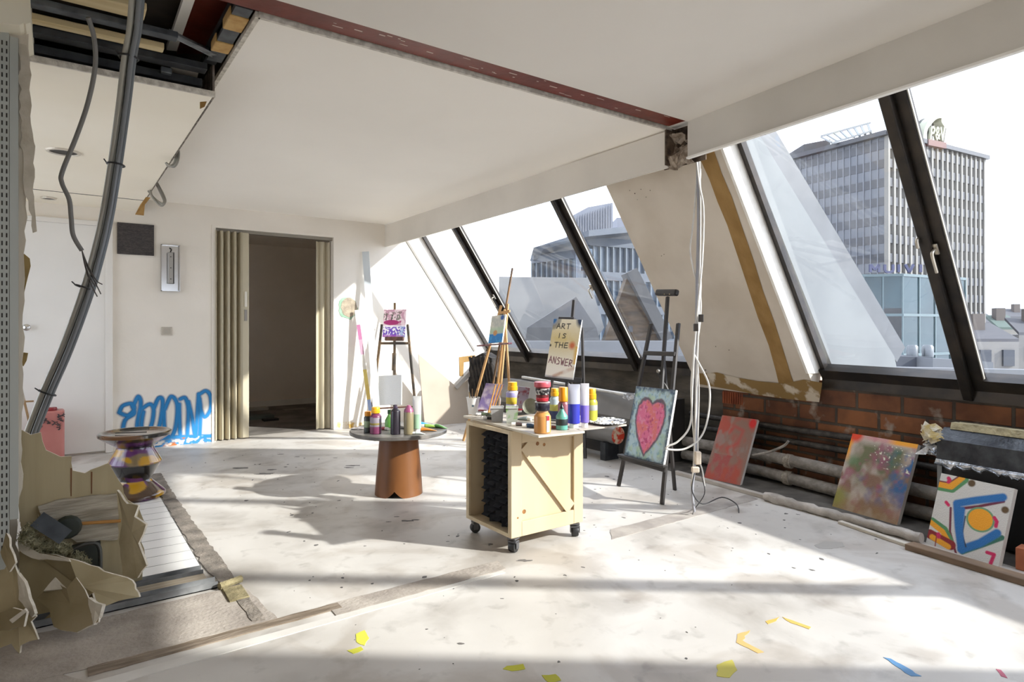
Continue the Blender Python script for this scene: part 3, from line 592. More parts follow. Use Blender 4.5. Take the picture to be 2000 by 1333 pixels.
a, b = on_z(332, 66, 2.66), on_z(416, 108, 2.66); mb = MB(); dd = (b - a).normalized(); mb.bar(a, b, .05, .004, up=(.1, 0, 1)); mb.bar(a + Vector((0, .025, .015)), b + Vector((0, .02, .015)), .004, .035, up=(0, 0, 1))
o = put('bent_profile', mb, mat('shiny_galvanised', 'a9acae', '7d8183', scale=15, rough=.35, metal=.7)); tag(o, 'bent shiny metal strip dangling across the ceiling hole', 'metal profile')

# ================================================================== CABLES OF THE LEFT FOREGROUND
TIE = mat('black_tie', '1a1a1b', rough=.5)
def Y35(x, y): return on_y(x, y, 3.50)
path = [(268, -6), (262, 60), (252, 115), (242, 200), (225, 322), (207, 430), (185, 520), (165, 585), (130, 680), (92, 768), (62, 845), (48, 890)]
def YY(y): return 2.93 + .57 * max(0, min(1, y / 300)) + .30 * max(0, min(1, (y - 560) / 300)) ** 1.3
offs = [(-9, 0, .0, .0125, 'a9a79f'), (1, 0, .02, .0125, '77776f'), (9, 0, -.01, .0115, '5d6266'), (4, 0, -.025, .0095, '6e7174')]
bundle = thing('cable_bundle', 'bundle of grey cables and conduit sweeping from the ceiling hole into the broken wall', 'cables', (on_y(62, 845, 3.5).x, 3.5, .6))
for k, (dx, dy_, dy, r, c) in enumerate(offs):
    pts = []
    for i, (x, y) in enumerate(path):
        t = math.radians(0 if i < 4 else min(35, (i - 3) * 6)); p = on_y(x + dx * math.cos(t), y + dx * math.sin(t), YY(y) + dy); pts.append(p)
    put('cable', MB().tube(smooth_path(pts, 7), r, 10), mat('cable_' + c, c, rough=.42, metal=.1 if k else .35), bundle, True)
for (x, y, tx, ty) in ((251, 113, 1, .05), (226, 322, 1, .1), (164, 562, .94, .34), (92, 768, .9, .4)):
    c = on_y(x, y, YY(y)); dx = Vector((tx, 0, -ty)).normalized(); dz_ = Vector((ty, 0, tx)).normalized(); mb = MB()
    pts = [c + dx * (math.cos(a) * .036) + Vector((0, math.sin(a) * .038, 0)) for a in [k * 2 * math.pi / 14 for k in range(15)]]
    mb.tube(pts, .0042, 6); mb.tube([c - dx * .036, c - dx * .036 + Vector((-.012, -.02, .012))], .003, 5); put('cable_tie', mb, TIE, bundle, True)
one = thing('loose_cable', 'single grey cable with a frayed end hanging from the ceiling hole', 'cable', on_y(170, 500, 3.44))
put('sheath', MB().tube(smooth_path([on_y(x, y, 3.02 + .38 * min(1, y / 300)) for x, y in ((172, 34), (184, 75), (186, 130), (172, 200), (150, 265), (122, 335), (121, 358), (135, 390), (139, 425), (143, 460), (160, 490))], 7), .0095, 9), mat('sheath_grey', '6c6a66', rough=.5), one, True)
mb = MB()
for k, q in enumerate((((160, 490), (168, 515), (180, 540), (197, 575)), ((160, 490), (172, 520), (188, 548), (200, 556)), ((160, 490), (166, 520), (176, 552), (190, 580)), ((160, 490), (164, 505), (172, 535), (186, 560)))):
    mb.tube(smooth_path([on_y(x, y, 3.40 - k * .006) for x, y in q], 5), .0026, 5)
put('bare_wires', mb, mat('bare_wire', '3c3631', rough=.5), one, True)

# ================================================================== BROKEN PARTITION (left foreground)
CARD = mat('board_back_paper', 'a39679', '918467', scale=3, rough=.9, bump=.15, bscale=30); CARDW = mat('torn_gypsum_edge', 'dcd5c6', 'c4bba9', scale=30, rough=.95, bump=.5)
LWALL = mat('stub_wall_plaster', 'b5ac9c', 'cfc7b8', scale=7, rough=.9, bump=.5, bscale=30, stretch=(1, 1, .25)); 
NEAR, FAR = 3.33, 3.655
xe = on_y(63, 500, NEAR).x
mb = MB(); mb.prism(rough_poly([(-1.3, NEAR, -.0), (-.21, NEAR, .0), (-.18, NEAR, .5), (on_y(40, 640, NEAR).x + .006, NEAR, .62), (on_y(46, 640, NEAR).x, NEAR, 1.2), (xe - .012, NEAR, 2.57), (-1.3, NEAR, 2.57)], .05, .006, 5), (0, .0125, 0), mi_side=1)
mb.box((-1.3, NEAR + .10, 0), (-.195, FAR - .10, 2.57)); mb.prism(rough_poly([(-1.3, FAR - .0125, .0), (-.16, FAR - .0125, .0), (-.17, FAR - .0125, 2.5), (-1.3, FAR - .0125, 2.5)], .05, .012, 6), (0, .0125, 0), mi_side=1)
struct('wall_stub', mb, [LWALL, CARDW])
struct('ceiling_bulkhead', MB().prism([on_y(x, y, 3.22) for x, y in ((-60, -30), (58, -30), (60, 44), (50, 47), (46, 45), (38, 49), (-60, 40))], (0, .5, 0)), mat('bulkhead_cream', 'e4ddc9', rough=.8))
# slotted shelf rail
rail = put('slotted_rail', MB().box((on_y(-8, 500, 3.32).x, 3.312, .30), (on_y(18, 500, 3.32).x, 3.33, 2.52)).box((on_y(19, 500, 3.32).x, 3.312, .5), (on_y(36, 500, 3.32).x, 3.33, 2.50)), mat('rail_light_grey', 'a7aaa5', rough=.45, metal=.3))
mb2 = MB(); xa, xb2, xc = on_y(4, 500, 3.311).x, on_y(13, 500, 3.311).x, on_y(30, 500, 3.311).x
for k in range(64):
    z = .38 + k * .033
    for xx in (xa, xb2, ): mb2.box((xx - .0025, 3.3105, z), (xx + .0025, 3.313, z + .018))
tag(rail, 'light grey slotted shelf rail screwed to the end of the broken wall', 'rail')
slots = put('slots', mb2, GREYD, rail, True)
# torn vertical strips of board at the wall end
def torn(pl, y, th, m, label, cat='board scrap', amp=.008, step=.03, seed=0, name='torn_board', lean=None, par=None):
    P = [on_y(x, yy, y) for x, yy in pl]
    if lean: P = [p + Vector((0, lean(p), 0)) for p in P]
    P = rough_poly(P, step, amp, seed); o = put(name, MB().prism(P, (0, th, 0), mi_side=1), [m, CARDW]); return tag(o, label, cat)
torn([(38, 85), (52, 88), (58, 130), (60, 190), (64, 260), (68, 330), (67, 400), (72, 452), (64, 455), (56, 410), (46, 360), (40, 250)], NEAR - .012, .010, mat('peeling_plaster', 'b9b1a2', 'a49b8a', scale=9, rough=.9, bump=.4), 'long strip of plasterboard peeling down from the top of the broken wall end', seed=11, amp=.006)
torn([(40, 490), (58, 505), (60, 520), (50, 560), (44, 585), (39, 560)], NEAR + .02, .012, mat('tan_paper', '8f7a4c', '7a663c', scale=9, rough=.9), 'curled tan scrap sticking out of the broken wall end, upper one', seed=12, amp=.004)
torn([(39, 688), (55, 690), (52, 705), (46, 716), (40, 712)], NEAR + .02, .012, _m['tan_paper'], 'small tan scrap sticking out of the broken wall end, lower one', seed=13, amp=.003)
# far sheet: beige back side with a big bite, plus the wreckage in front of it
torn([(38, 838), (60, 850), (80, 845), (90, 880), (118, 893), (140, 892), (142, 920), (166, 925), (178, 918), (212, 905), (222, 922), (240, 950), (250, 978), (270, 990), (282, 1020), (276, 1060), (284, 1100), (278, 1133), (262, 1138), (60, 1170), (38, 1000)], FAR - .012, .012, mat('beige_board_back', 'a99c7d', '998c6d', scale=2.5, rough=.9, bump=.1, stretch=(3, 1, .3)), 'tall beige plasterboard sheet with a broken top edge, back layer of the smashed wall', 'plasterboard', amp=.006, seed=21, name='broken_plasterboard')
for k, (x, y0_, y1_, w_) in enumerate(((139, 915, 960, 3), (179, 922, 955, 3))):
    o = put('rust_drip', MB().prism([on_y(x - 1.6, y0_, FAR - .0135), on_y(x + 1.6, y0_, FAR - .0135), on_y(x + 1, y1_ + 10, FAR - .0135), on_y(x - 1, y1_ + 10, FAR - .0135)], (0, .001, 0)), mat('rust_line', '6f4a30', rough=.9)); tag(o, 'thin rust line running down the beige broken board, %s one' % ('left' if k == 0 else 'right'), 'stain')
# white rotten timber behind the hole
mb = MB(); 
P = [on_y(x, y, FAR - .03) for x, y in ((74, 990), (110, 978), (160, 972), (228, 965), (232, 1010), (230, 1055), (150, 1060), (90, 1030))]; mb.prism(rough_poly(P, .03, .004, 31), (0, .016, 0))
o = put('timber_rail', mb, mat('flaked_timber', '8a8272', 'b0a898', scale=12, rough=.95, bump=.9, bscale=30, stretch=(.4, 1, 4), lo=.35, hi=.6)); tag(o, 'flaking grey timber rail exposed inside the broken wall', 'timber')
o = put('cable_conduit', MB().tube([on_y(148, 1024, FAR - .05), on_y(236, 1018, FAR - .05)], .008, 8), mat('ochre_pipe', 'a9783a', rough=.6)); tag(o, 'ochre tube across the exposed timber rail in the broken wall', 'tube')
mb = MB(); c = on_y(133, 1028, FAR - .06); mb.lathe([(.05, 0), (.055, .02), (.045, .04), (0, .045)], c, n=14, axis=(0, -1, 0))
o = put('junction_box', mb, mat('dark_green_plastic', '20271f', rough=.5)); tag(o, 'round dark junction box in the hole of the broken wall', 'junction box')
o = put('metal_stud', MB().bar(on_y(72, 1014, 3.52), on_y(128, 1050, 3.50), .07, .03, up=(0, -1, .3)), mat('blackened_metal', '33373b', '494d52', scale=9, rough=.5, metal=.5)); tag(o, 'blackened metal stud leaning inside the broken wall', 'stud')
mb = MB().box(on_y(140, 1070, 3.60) , on_y(196, 1118, 3.64)); o = put('wall_socket_box', mb, mat('dark_box', '2c2f2a', '3c4036', scale=10, rough=.6)); tag(o, 'dark rectangular box fixed low in the broken wall', 'box')
o = put('bent_pipe', MB().tube(smooth_path([on_y(x, y, 3.56) for x, y in ((140, 1076), (160, 1066), (185, 1062), (195, 1075), (196, 1120))], 6), .009, 8), mat('dark_pipe', '4a4a47', rough=.45, metal=.4)); tag(o, 'thin dark pipe bent over the box in the broken wall', 'pipe')
# mineral wool
def wool(pl, y, label, seed, r=.035):
    rr = random.Random(seed); mb = MB()
    for (x, yy) in pl:
        c = on_y(x, yy, y)
        for k in range(420):
            d_ = Vector((rr.gauss(0, 1), rr.gauss(0, 1), rr.gauss(0, .8))).normalized() * r * rr.uniform(.2, 1.05); a_ = c + d_
            t_ = Vector((rr.gauss(0, 1), rr.gauss(0, 1), rr.gauss(0, 1))).normalized() * rr.uniform(.004, .012); w_ = t_.cross(Vector((rr.gauss(0, 1), rr.gauss(0, 1), rr.gauss(0, 1)))).normalized() * .0016
            mb.add([a_ - t_ - w_, a_ - t_ + w_, a_ + t_ + w_, a_ + t_ - w_], [(0, 1, 2, 3)])
        mb.lathe([(0, -r * .6), (r * .5, -r * .35), (r * .7, 0), (r * .5, r * .35), (0, r * .6)], c, n=9)
    o = put('mineral_wool', mb, mat('mineral_wool', '77745a', 'a6a184', scale=30, rough=1)); return tag(o, label, 'insulation', kind='stuff')
wool([(60, 1035), (52, 1050), (72, 1062), (90, 1068), (108, 1070), (124, 1075)], 3.52, 'greenish mineral wool spilling out at the top of the wall rubble', 41)
wool([(150, 1092), (160, 1102), (165, 1116), (172, 1130), (180, 1143), (188, 1156)], 3.50, 'greenish mineral wool bulging between the crumpled board pieces', 42, .034)
# wreckage of the near sheet, standing and folded
def flap(pts, th, m, label, seed, amp=.006, name='broken_plasterboard', bend=None):
    P = [at_d(*p) for p in pts]; n = (P[1] - P[0]).cross(P[-1] - P[0]).normalized()
    if n.y > 0: n = -n
    out = []; r = random.Random(seed); k_ = len(P)
    c = sum(P, Vector()) / k_; 
    for i in range(k_):
        a, b = P[i], P[(i + 1) % k_]; m_ = max(1, int((b - a).length / .03))
        for j in range(m_):
            p = a.lerp(b, j / m_)
            if j: p = p + (p - c).normalized() * r.uniform(-amp, amp)
            out.append(p)
    vs = [c] + out; n_ = len(out); mb = MB(); t = -n * th
    mb.add(vs, [(0, 1 + i, 1 + (i + 1) % n_) for i in range(n_)], 0); mb.add([v + t for v in vs], [(0, 1 + (i + 1) % n_, 1 + i) for i in range(n_)], 0)
    mb.add(out + [v + t for v in out], [(i, (i + 1) % n_, n_ + (i + 1) % n_, n_ + i) for i in range(n_)], 1)
    o = put(name, mb, [m, CARDW]); return tag(o, label, 'plasterboard')
TAN = mat('tan_board_side', '9f9170', 'ac9f80', scale=4, rough=.9, bump=.15); TAND = mat('darker_tan_side', '857758', '94866a', scale=4, rough=.9, bump=.2); PLW = mat('white_board_side', 'c9c2b3', 'b3ab9b', scale=8, rough=.9, bump=.3)
flap([(38, 908, 2.95), (60, 925, 2.95), (72, 938, 2.93), (70, 965, 2.92), (76, 1018, 2.9), (38, 1020, 2.93)], .010, TAND, 'small dark tan board piece beside the slotted rail, above the rubble', 51)
flap([(228, 958, 2.98), (248, 985, 2.95), (270, 988, 2.92), (262, 1010, 2.90), (285, 1025, 2.90), (270, 1062, 2.88), (286, 1105, 2.86), (268, 1130, 2.86), (240, 1125, 2.9), (232, 1060, 2.95), (238, 1010, 2.97)], .010, mat('pale_tan_side', 'b5a98c', 'a69a7c', scale=6, rough=.9, bump=.3), 'upright curled board strip at the right edge of the wall rubble', 52)
flap([(36, 1050, 2.85), (60, 1075, 2.83), (135, 1092, 2.80), (175, 1105, 2.86), (232, 1125, 2.95), (258, 1135, 2.98), (272, 1167, 2.90), (230, 1175, 2.86), (190, 1192, 2.80), (180, 1160, 2.75), (120, 1200, 2.75), (70, 1245, 2.72), (40, 1190, 2.78)], .011, TAN, 'largest tan board piece across the middle of the wall rubble', 53)
flap([(36, 1058, 2.80), (62, 1078, 2.78), (134, 1092, 2.76), (136, 1097, 2.75), (60, 1090, 2.76), (36, 1075, 2.78)], .014, PLW, 'white broken board edge lying along the top of the rubble', 54)
flap([(70, 1170, 2.66), (105, 1135, 2.70), (130, 1150, 2.66), (148, 1128, 2.68), (172, 1168, 2.64), (200, 1180, 2.62), (192, 1215, 2.58), (150, 1236, 2.56), (105, 1225, 2.58), (96, 1190, 2.62)], .010, TAND, 'dark folded board piece at the front right of the rubble', 55)
flap([(172, 1168, 2.63), (186, 1178, 2.61), (200, 1182, 2.60), (194, 1205, 2.59), (182, 1222, 2.57), (178, 1200, 2.60)], .016, PLW, 'crumpled white board corner at the right tip of the rubble', 56, amp=.009)
flap([(-10, 1040, 2.62), (20, 1080, 2.60), (34, 1120, 2.57), (50, 1160, 2.55), (70, 1205, 2.52), (60, 1215, 2.51), (74, 1250, 2.50), (40, 1262, 2.49), (38, 1278, 2.48), (22, 1258, 2.50), (-10, 1270, 2.50)], .010, TAN, 'tan board piece standing at the lower left corner of the rubble', 57)
flap([(34, 1120, 2.55), (48, 1138, 2.54), (68, 1200, 2.50), (62, 1207, 2.50), (44, 1180, 2.52), (36, 1172, 2.53)], .014, PLW, 'white torn board edge in front at the left corner of the rubble', 58)
flap([(-10, 1000, 2.60), (12, 1040, 2.58), (30, 1100, 2.56), (18, 1118, 2.55), (-10, 1060, 2.58)], .010, TAND, 'dark tan board piece under the slotted rail', 59)
flap([(-10, 1200, 2.48), (24, 1188, 2.47), (52, 1196, 2.46), (46, 1225, 2.45), (-10, 1235, 2.46)], .010, TAND, 'dark tan board flap lying low at the left corner of the rubble', 60)  # flap in the darker tan board colour
flap([(18, 1212, 2.44), (48, 1190, 2.45), (52, 1195, 2.45), (24, 1218, 2.44)], .010, PLW, 'narrow white splinter of board on the left corner rubble', 61, amp=.002)
flap([(85, 1155, 2.66), (108, 1128, 2.70), (130, 1150, 2.67)], .010, PLW, 'small triangular board piece on top of the dark folded one', 62, amp=.002)

# ================================================================== FLOOR DETAILS ON THE LEFT
def slab(name, poly, z, m, kind='structure', h=.003): return put(name, MB().prism([Vector((x, y, 0)) for x, y in poly], (0, 0, h)), m, kind=kind)
TILE = mat('white_floor_tile', 'e3e1dd', 'dcdad6', scale=3, rough=.35); GROUT = mat('dark_grout', '5c5a57', rough=.9)
tz = .004
def tiles():
    mb = MB(); mb.box((-.16, 3.72, 0), (.612, 6.2, tz - .001), 1)
    y = 3.725
    while y < 6.1:
        for (a, b) in ((-.155, .195), (.203, .608)): mb.box((a, y, 0), (b, y + .148, tz))
        y += .156
    struct('floor_tiles', mb, [TILE, GROUT])
tiles()
CONCL = mat('scraped_concrete', '8a8178', 'b4aba0', scale=5, rough=.9, bump=.5, bscale=50, lo=.3, hi=.75); CONCD = mat('groove_concrete', '5d564e', '8d8479', scale=9, rough=.95, bump=.8, bscale=60, lo=.3, hi=.7)
def gp(px, py): p = on_z(px, py, .0); return (p.x, p.y)
rp_ = lambda pl, amp=.006, seed=1, step=.05: [(p.x, p.z) for p in rough_poly([Vector((a, 0, b)) for a, b in pl], step, amp, seed)]
slab('floor_groove', rp_([(.625, 3.66), (.66, 3.40), (.68, 2.90), (.73, 2.88), (.722, 3.6), (.705, 5.2), (.71, 6.3), (.62, 6.3), (.612, 5.0)], .008, 3), 0, CONCD, h=.006)
slab('floor_patch', rp_([(-.45, 2.87), (.78, 2.87), (.735, 3.35), (-.45, 3.30)], .006, 4), 0, CONCL, h=.003)
slab('floor_patch', rp_([(-.6, 2.2), (-.02, 2.3), (.1, 2.72), (.0, 2.88), (-.6, 2.88)], .01, 5), 0, CONCL, h=.0025)
slab('floor_strip', rp_([(.08, 2.80), (1.05, 2.80), (1.05, 2.86), (.08, 2.87)], .004, 6), 0, mat('wooden_floor_strip', '6d5f4f', '8f8171', scale=12, rough=.9, bump=.7, stretch=(.5, 4, 1)), h=.005)
slab('floor_strip', rp_([(1.0, 2.74), (1.93, 2.74), (1.96, 2.86), (1.0, 2.87)], .005, 7), 0, CONCL, h=.004)
slab('floor_strip', rp_([(2.72, 2.74), (4.25, 2.74), (4.3, 2.86), (2.85, 2.88)], .005, 8), 0, mat('dusty_concrete', '8d8680', 'aaa39b', scale=5, rough=.9, bump=.4), h=.003)
slab('floor_edge', [(.05, 2.68), (1.9, 2.70), (1.9, 2.73), (.05, 2.75)], 0, mat('white_skim', 'cfcbc4', 'c2beb7', scale=4, rough=.7), h=.003)
ALU = mat('floor_track_zinc', '8f9090', '6c6d6e', scale=8, rough=.5, metal=.3)
def track(y, x0_, x1_, label, tilt=0):
    mb = MB(); mb.box((x0_, y - .035, .002), (x1_, y + .035, .006)); mb.box((x0_, y - .035, .002), (x1_, y - .033, .035)); mb.box((x0_, y + .033, .002), (x1_, y + .035, .035))
    o = put('floor_track', mb, ALU); return tag(o, label, 'metal track')
track(3.41, -.15, .63, 'galvanised stud track on the floor in front, where the wall stood'); track(3.62, -.1, .60, 'second galvanised stud track on the floor, next to the white tiles')
o = put('timber_sill', MB().box((-.1, 3.46, .002), (.60, 3.57, .02), bev=.003), mat('grey_beige_timber', 'a79b88', '8b8070', scale=8, rough=.8, stretch=(.5, 5, 1))); tag(o, 'beige timber strip lying between the two metal floor tracks', 'timber')
o = put('foam_scrap', MB().box((.64, 3.16, .0), (.73, 3.33, .012), bev=.004).tube([(.63, 3.34, .02), (.74, 3.38, .02)], .018, 8), mat('yellow_foam', '73694c', '8f8463', scale=20, rough=.95, bump=.6)); tag(o, 'yellowed foam scrap at the corner of the floor groove', 'scrap')
# scattered specks and paint splats
mb = MB(); rr = random.Random(9); 
def splat(c, r, e=1, z=.0012, n=9, ang=0):
    vs = []
    for k in range(n):
        a = 6.283 * k / n; q = r * rr.uniform(.5, 1.15); x_, y_ = math.cos(a) * q, math.sin(a) * q * e; vs.append(Vector((c[0] + x_ * math.cos(ang) - y_ * math.sin(ang), c[1] + x_ * math.sin(ang) + y_ * math.cos(ang), 0)))
    return vs
for k in range(230):
    x = rr.uniform(.9, 4.2); y = rr.uniform(1.5, 6.8); r = rr.choice([.004, .006, .008, .012, .018]) ; mb.prism(splat((x, y), r, rr.uniform(.3, 1), ang=rr.uniform(0, 3)), (0, 0, .0012))
for (px, py, r) in ((795, 1018, .05), (775, 1010, .02), (812, 1016, .03), (760, 1020, .02), (470, 915, .09), (520, 926, .10), (530, 918, .05), (690, 910, .07), (680, 914, .05), (548, 888, .04), (580, 893, .03), (1023, 1096, .05), (655, 895, .02), (900, 1258, .02)):
    p = on_z(px, py); mb.prism(splat((p.x, p.y), r, .35, n=13, ang=-.6), (0, 0, .0014))
o = put('floor_specks', mb, mat('dark_specks', '4d4a48', '6e6a66', scale=9, rough=.8)); tag(o, 'dark paint specks scattered over the white floor', 'paint specks', kind='stuff')
for (pl, c, lb) in (([(1590, 1066), (1612, 1058), (1645, 1060), (1650, 1068), (1625, 1073), (1600, 1072)], 'a09b94', 'faint grey stain on the floor in front of the wrapped tube'), ([(990, 1302), (1022, 1298), (1026, 1308), (1000, 1312), (982, 1308)], 'b3b12c', 'yellow green paint splat on the floor in front, left of two'), ([(1058, 1320), (1085, 1318), (1096, 1330), (1072, 1335)], 'a5a326', 'yellow green paint splat at the bottom edge of the floor'), ([(695, 1240), (712, 1232), (721, 1248), (712, 1262), (696, 1255)], 'c9c644', 'upper yellow green splat near the grey floor strip'), ([(678, 1272), (705, 1264), (710, 1270), (690, 1278)], 'bab838', 'lower thin yellow green splat near the grey floor strip'),
                    ([(1495, 1215), (1522, 1206), (1516, 1214), (1500, 1220)], 'c79f4a', 'short ochre stroke on the floor, left of a pair'), ([(1528, 1206), (1584, 1226), (1580, 1230), (1545, 1218)], 'c9a552', 'long ochre stroke on the floor, right of a pair'), ([(1440, 1240), (1465, 1232), (1450, 1252), (1492, 1275), (1480, 1277), (1438, 1256)], 'c7a465', 'forked ochre stroke on the floor'), ([(1400, 1300), (1430, 1290), (1440, 1310), (1425, 1325), (1400, 1322)], 'bdb24e', 'mottled yellow splat at the bottom of the floor'), ([(1725, 1285), (1740, 1288), (1800, 1322), (1780, 1322)], '4f7ea8', 'blue paint stroke on the floor'), ([(1945, 1308), (1955, 1310), (1968, 1326), (1955, 1322)], 'b3576b', 'small pink paint mark on the floor')):
    P = [on_z(x, y) for x, y in pl]; P = [(p.x, p.y) for p in P]; P = rp_(P, .004, int(pl[0][0]), .02)
    o = put('paint_splat', MB().prism([Vector((x, y, 0)) for x, y in P], (0, 0, .0015)), mat('paint_' + c, c, rough=.6)); tag(o, lb, 'paint mark')

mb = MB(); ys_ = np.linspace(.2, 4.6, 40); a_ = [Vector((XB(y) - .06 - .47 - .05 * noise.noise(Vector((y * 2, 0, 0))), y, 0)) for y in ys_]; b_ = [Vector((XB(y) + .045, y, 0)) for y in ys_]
mb.prism(a_ + b_[::-1], (0, 0, .002)); struct('floor_dark_strip', mb, mat('wall_foot_dark', '3d3935', '6b6660', scale=5, rough=.95, bump=.6, lo=.3, hi=.75))  # dark mottled strip of floor along the window wall
# ================================================================== PIPES AND THINGS ALONG THE WINDOW WALL
PIPED = mat('dark_steel_pipe', '2f2c2a', '4c4844', scale=18, rough=.5, metal=.4, bump=.3); PIPEL = mat('insulated_pipe_wrap', '7d7770', '9f9890', scale=14, rough=.7, bump=.6, bscale=40)
def XW(y): return XB(y) - .06
def pipe(z, r, m, off, y0, y1, label):
    pts = [Vector((XW(y) - off, y, z + .008 * math.sin(y * 2.1 + z * 9))) for y in np.linspace(y0, y1, 14)]
    o = put('heating_pipe', MB().tube(pts, r, 12), m); return tag(o, label, 'pipe')
pipe(.455, .026, PIPED, -.03, 3.92, 1.66, 'dark steel pipe along the brick wall, topmost')
pipe(.345, .026, PIPED, -.03, 3.92, 1.66, 'dark steel pipe along the brick wall, second from the top')
pipe(.20, .047, PIPEL, .05, 3.92, 1.66, 'thick wrapped grey pipe along the brick wall, the upper of two')
pipe(.065, .047, PIPEL, .065, 3.92, 1.66, 'thick wrapped grey pipe lying lowest along the brick wall')
for k, (px, py) in enumerate(((1512, 893), (1512, 935), (1450, 905))):
    p = on_x(px, py, 4.60); o = put('pipe_joint', MB().lathe([(.030, -.04), (.055, -.035), (.055, .035), (.030, .04)] if False else [(.052, -.03), (.058, -.025), (.058, .025), (.052, .03)], (XW(p.y) - (.05 if k != 1 else .065), p.y, .20 if k != 1 else .065), n=14, axis=(.05, 1, 0)), mat('crumbled_joint', 'b0a79a', '8a8175', scale=30, rough=.95, bump=1)); tag(o, ['crumbling joint sleeve on the upper thick pipe beside the red painting', 'crumbling joint sleeve on the lowest thick pipe', 'crumbling joint sleeve on the upper thick pipe hidden by the red painting'][k], 'pipe joint') if k < 2 else bpy.data.objects.remove(o)
o = put('branch_pipe', MB().tube(smooth_path([on_x(x, y, 4.60) for x, y in ((1470, 890), (1500, 884), (1530, 872), (1540, 862))], 5), .010, 8), PIPEL); tag(o, 'thin bent pipe rising between the thick and thin pipes', 'pipe')
# terracotta vent brick
p = on_x(1432, 778, XB(3.3) + .048); mb = MB()
for k in range(9): mb.box((XB(3.3) + .03, p.y - .11 + k * .024, p.z - .05), (XB(3.3) + .045, p.y - .098 + k * .024, p.z + .05))
mb.box((XB(3.3) + .04, p.y - .12, p.z - .055), (XB(3.3) + .06, p.y + .11, p.z + .055)); o = put('hollow_brick', mb, mat('terracotta', '7c3d24', '93502f', scale=9, rough=.9)); o['kind'] = 'structure'; o.name = 'trim_vent_brick'
# grey convector casing + white tube on it under the left window
c0, c1 = 6.75, 3.95
def cs(y, o, z): return Vector((XW(y) - o, y, z))
mb = MB(); prof = [(.02, .0), (.40, .0), (.44, .34), (.30, .60), (.02, .60)]
mb.prism([cs(c0, o_, z) for o_, z in prof], cs(c1, 0, 0) - cs(c0, 0, 0))
o = put('convector_casing', mb, mat('dark_grey_casing', '383635', '4c4a47', scale=3, rough=.45, metal=.3)); tag(o, 'long dark grey convector casing on the floor under the left window', 'convector')
mb = MB().prism([cs(c1 - .01, o_, z) for o_, z in [(.19, .34), (.452, .34), (.455, .40), (.32, .615), (.19, .615)]], cs(c0, 0, 0) - cs(c1, 0, 0)); put('upper_panel', mb, mat('light_grey_casing', '65625e', '74706b', scale=3, rough=.5), o, world=True)
pa, pb = on_x(1021, 736, 4.78), on_x(1236, 776, 4.52)
o = put('white_tube', MB().bar(on_x(1021, 737, 4.80), on_x(1110, 752, 4.70), .045, .03, bev=.006).tube([on_x(1108, 752, 4.70), on_x(1225, 772, 4.52)], .017, 10), mat('white_tube', 'c9c6c0', 'b4b0a9', scale=8, rough=.5)); tag(o, 'long whitish tube lying on the grey convector casing', 'tube')
o = put('crumpled_foil', MB().prism([on_x(x, y, 4.50) for x, y in ((1218, 770), (1228, 776), (1242, 766), (1243, 778), (1228, 783), (1216, 778))], (.01, .0, 0)), mat('foil', 'c9cacc', '8b8d90', scale=30, rough=.25, metal=.9, bump=1, bscale=40)); tag(o, 'scrap of foil tape at the end of the whitish tube', 'foil')
# dark exposed lining (left corner) and plank
mb = MB()
rr = random.Random(4)
P0 = [(905, 700), (930, 690), (948, 700), (962, 760), (965, 800), (912, 800), (902, 745)]
A = [on_plane(x, y, (4.55, 6.9, .6), (1, .35, 0)) for x, y in P0]; mb.prism([p + Vector((.08, -.03, 0)) for p in rough_poly(A, .05, .01, 7)], (.18, .05, 0))
for k in range(7):
    a = on_plane(905 + k * 7, 700 + rr.uniform(-6, 10), (4.50, 6.88, .6), (1, .35, 0)); b = on_plane(925 + k * 6, 795, (4.50, 6.88, .6), (1, .35, 0)); mb.bar(a + Vector((.08, -.03, 0)), b + Vector((.08, -.03, 0)), .03, .02, up=(-1, 0, 0))
o = put('charred_boards', mb, mat('blackened_timber', '1d1a18', '3a332d', scale=12, rough=.9, bump=1)); tag(o, 'blackened boards and rags heaped in the corner under the left window', 'boards')
o = put('bare_corner_strip', MB().prism([on_y(x, y, YE - .006) for x, y in ((897, 698), (928, 694), (930, 704), (906, 708), (905, 735), (898, 735))], (0, .004, 0)), BRW); o['kind'] = 'structure'; o.name = 'trim_corner_strip'
# leaning beige board
def poly_d(pts): return [at_d(*q) for q in pts]
B0 = on_z(830, 833); B1 = on_z(915, 826); n_ = (B1 - B0).cross(Vector((.05, .12, 1))).normalized()
def bp(x, y): return on_plane(x, y, B0, n_)
o = put('leaning_board', MB().prism([bp(x, y) for x, y in ((830, 833), (915, 827), (914, 742), (893, 757), (817, 692))], n_ * (.014 if n_.y > 0 else -.014)), mat('beige_hardboard', 'b3a594', 'ab9d8c', scale=2, rough=.7)); tag(o, 'large beige board with a slanting top leaning on the end wall', 'board')
o = put('wooden_batten', MB().prism([on_plane(x, y, B0 - Vector((0, .04, 0)), n_) for x, y in ((888, 756), (893, 761), (931, 722), (926, 716))], (0, .01, 0)), mat('grey_strap', '9f988f', rough=.7)); tag(o, 'short grey strip resting across the corner of the beige board', 'strip')
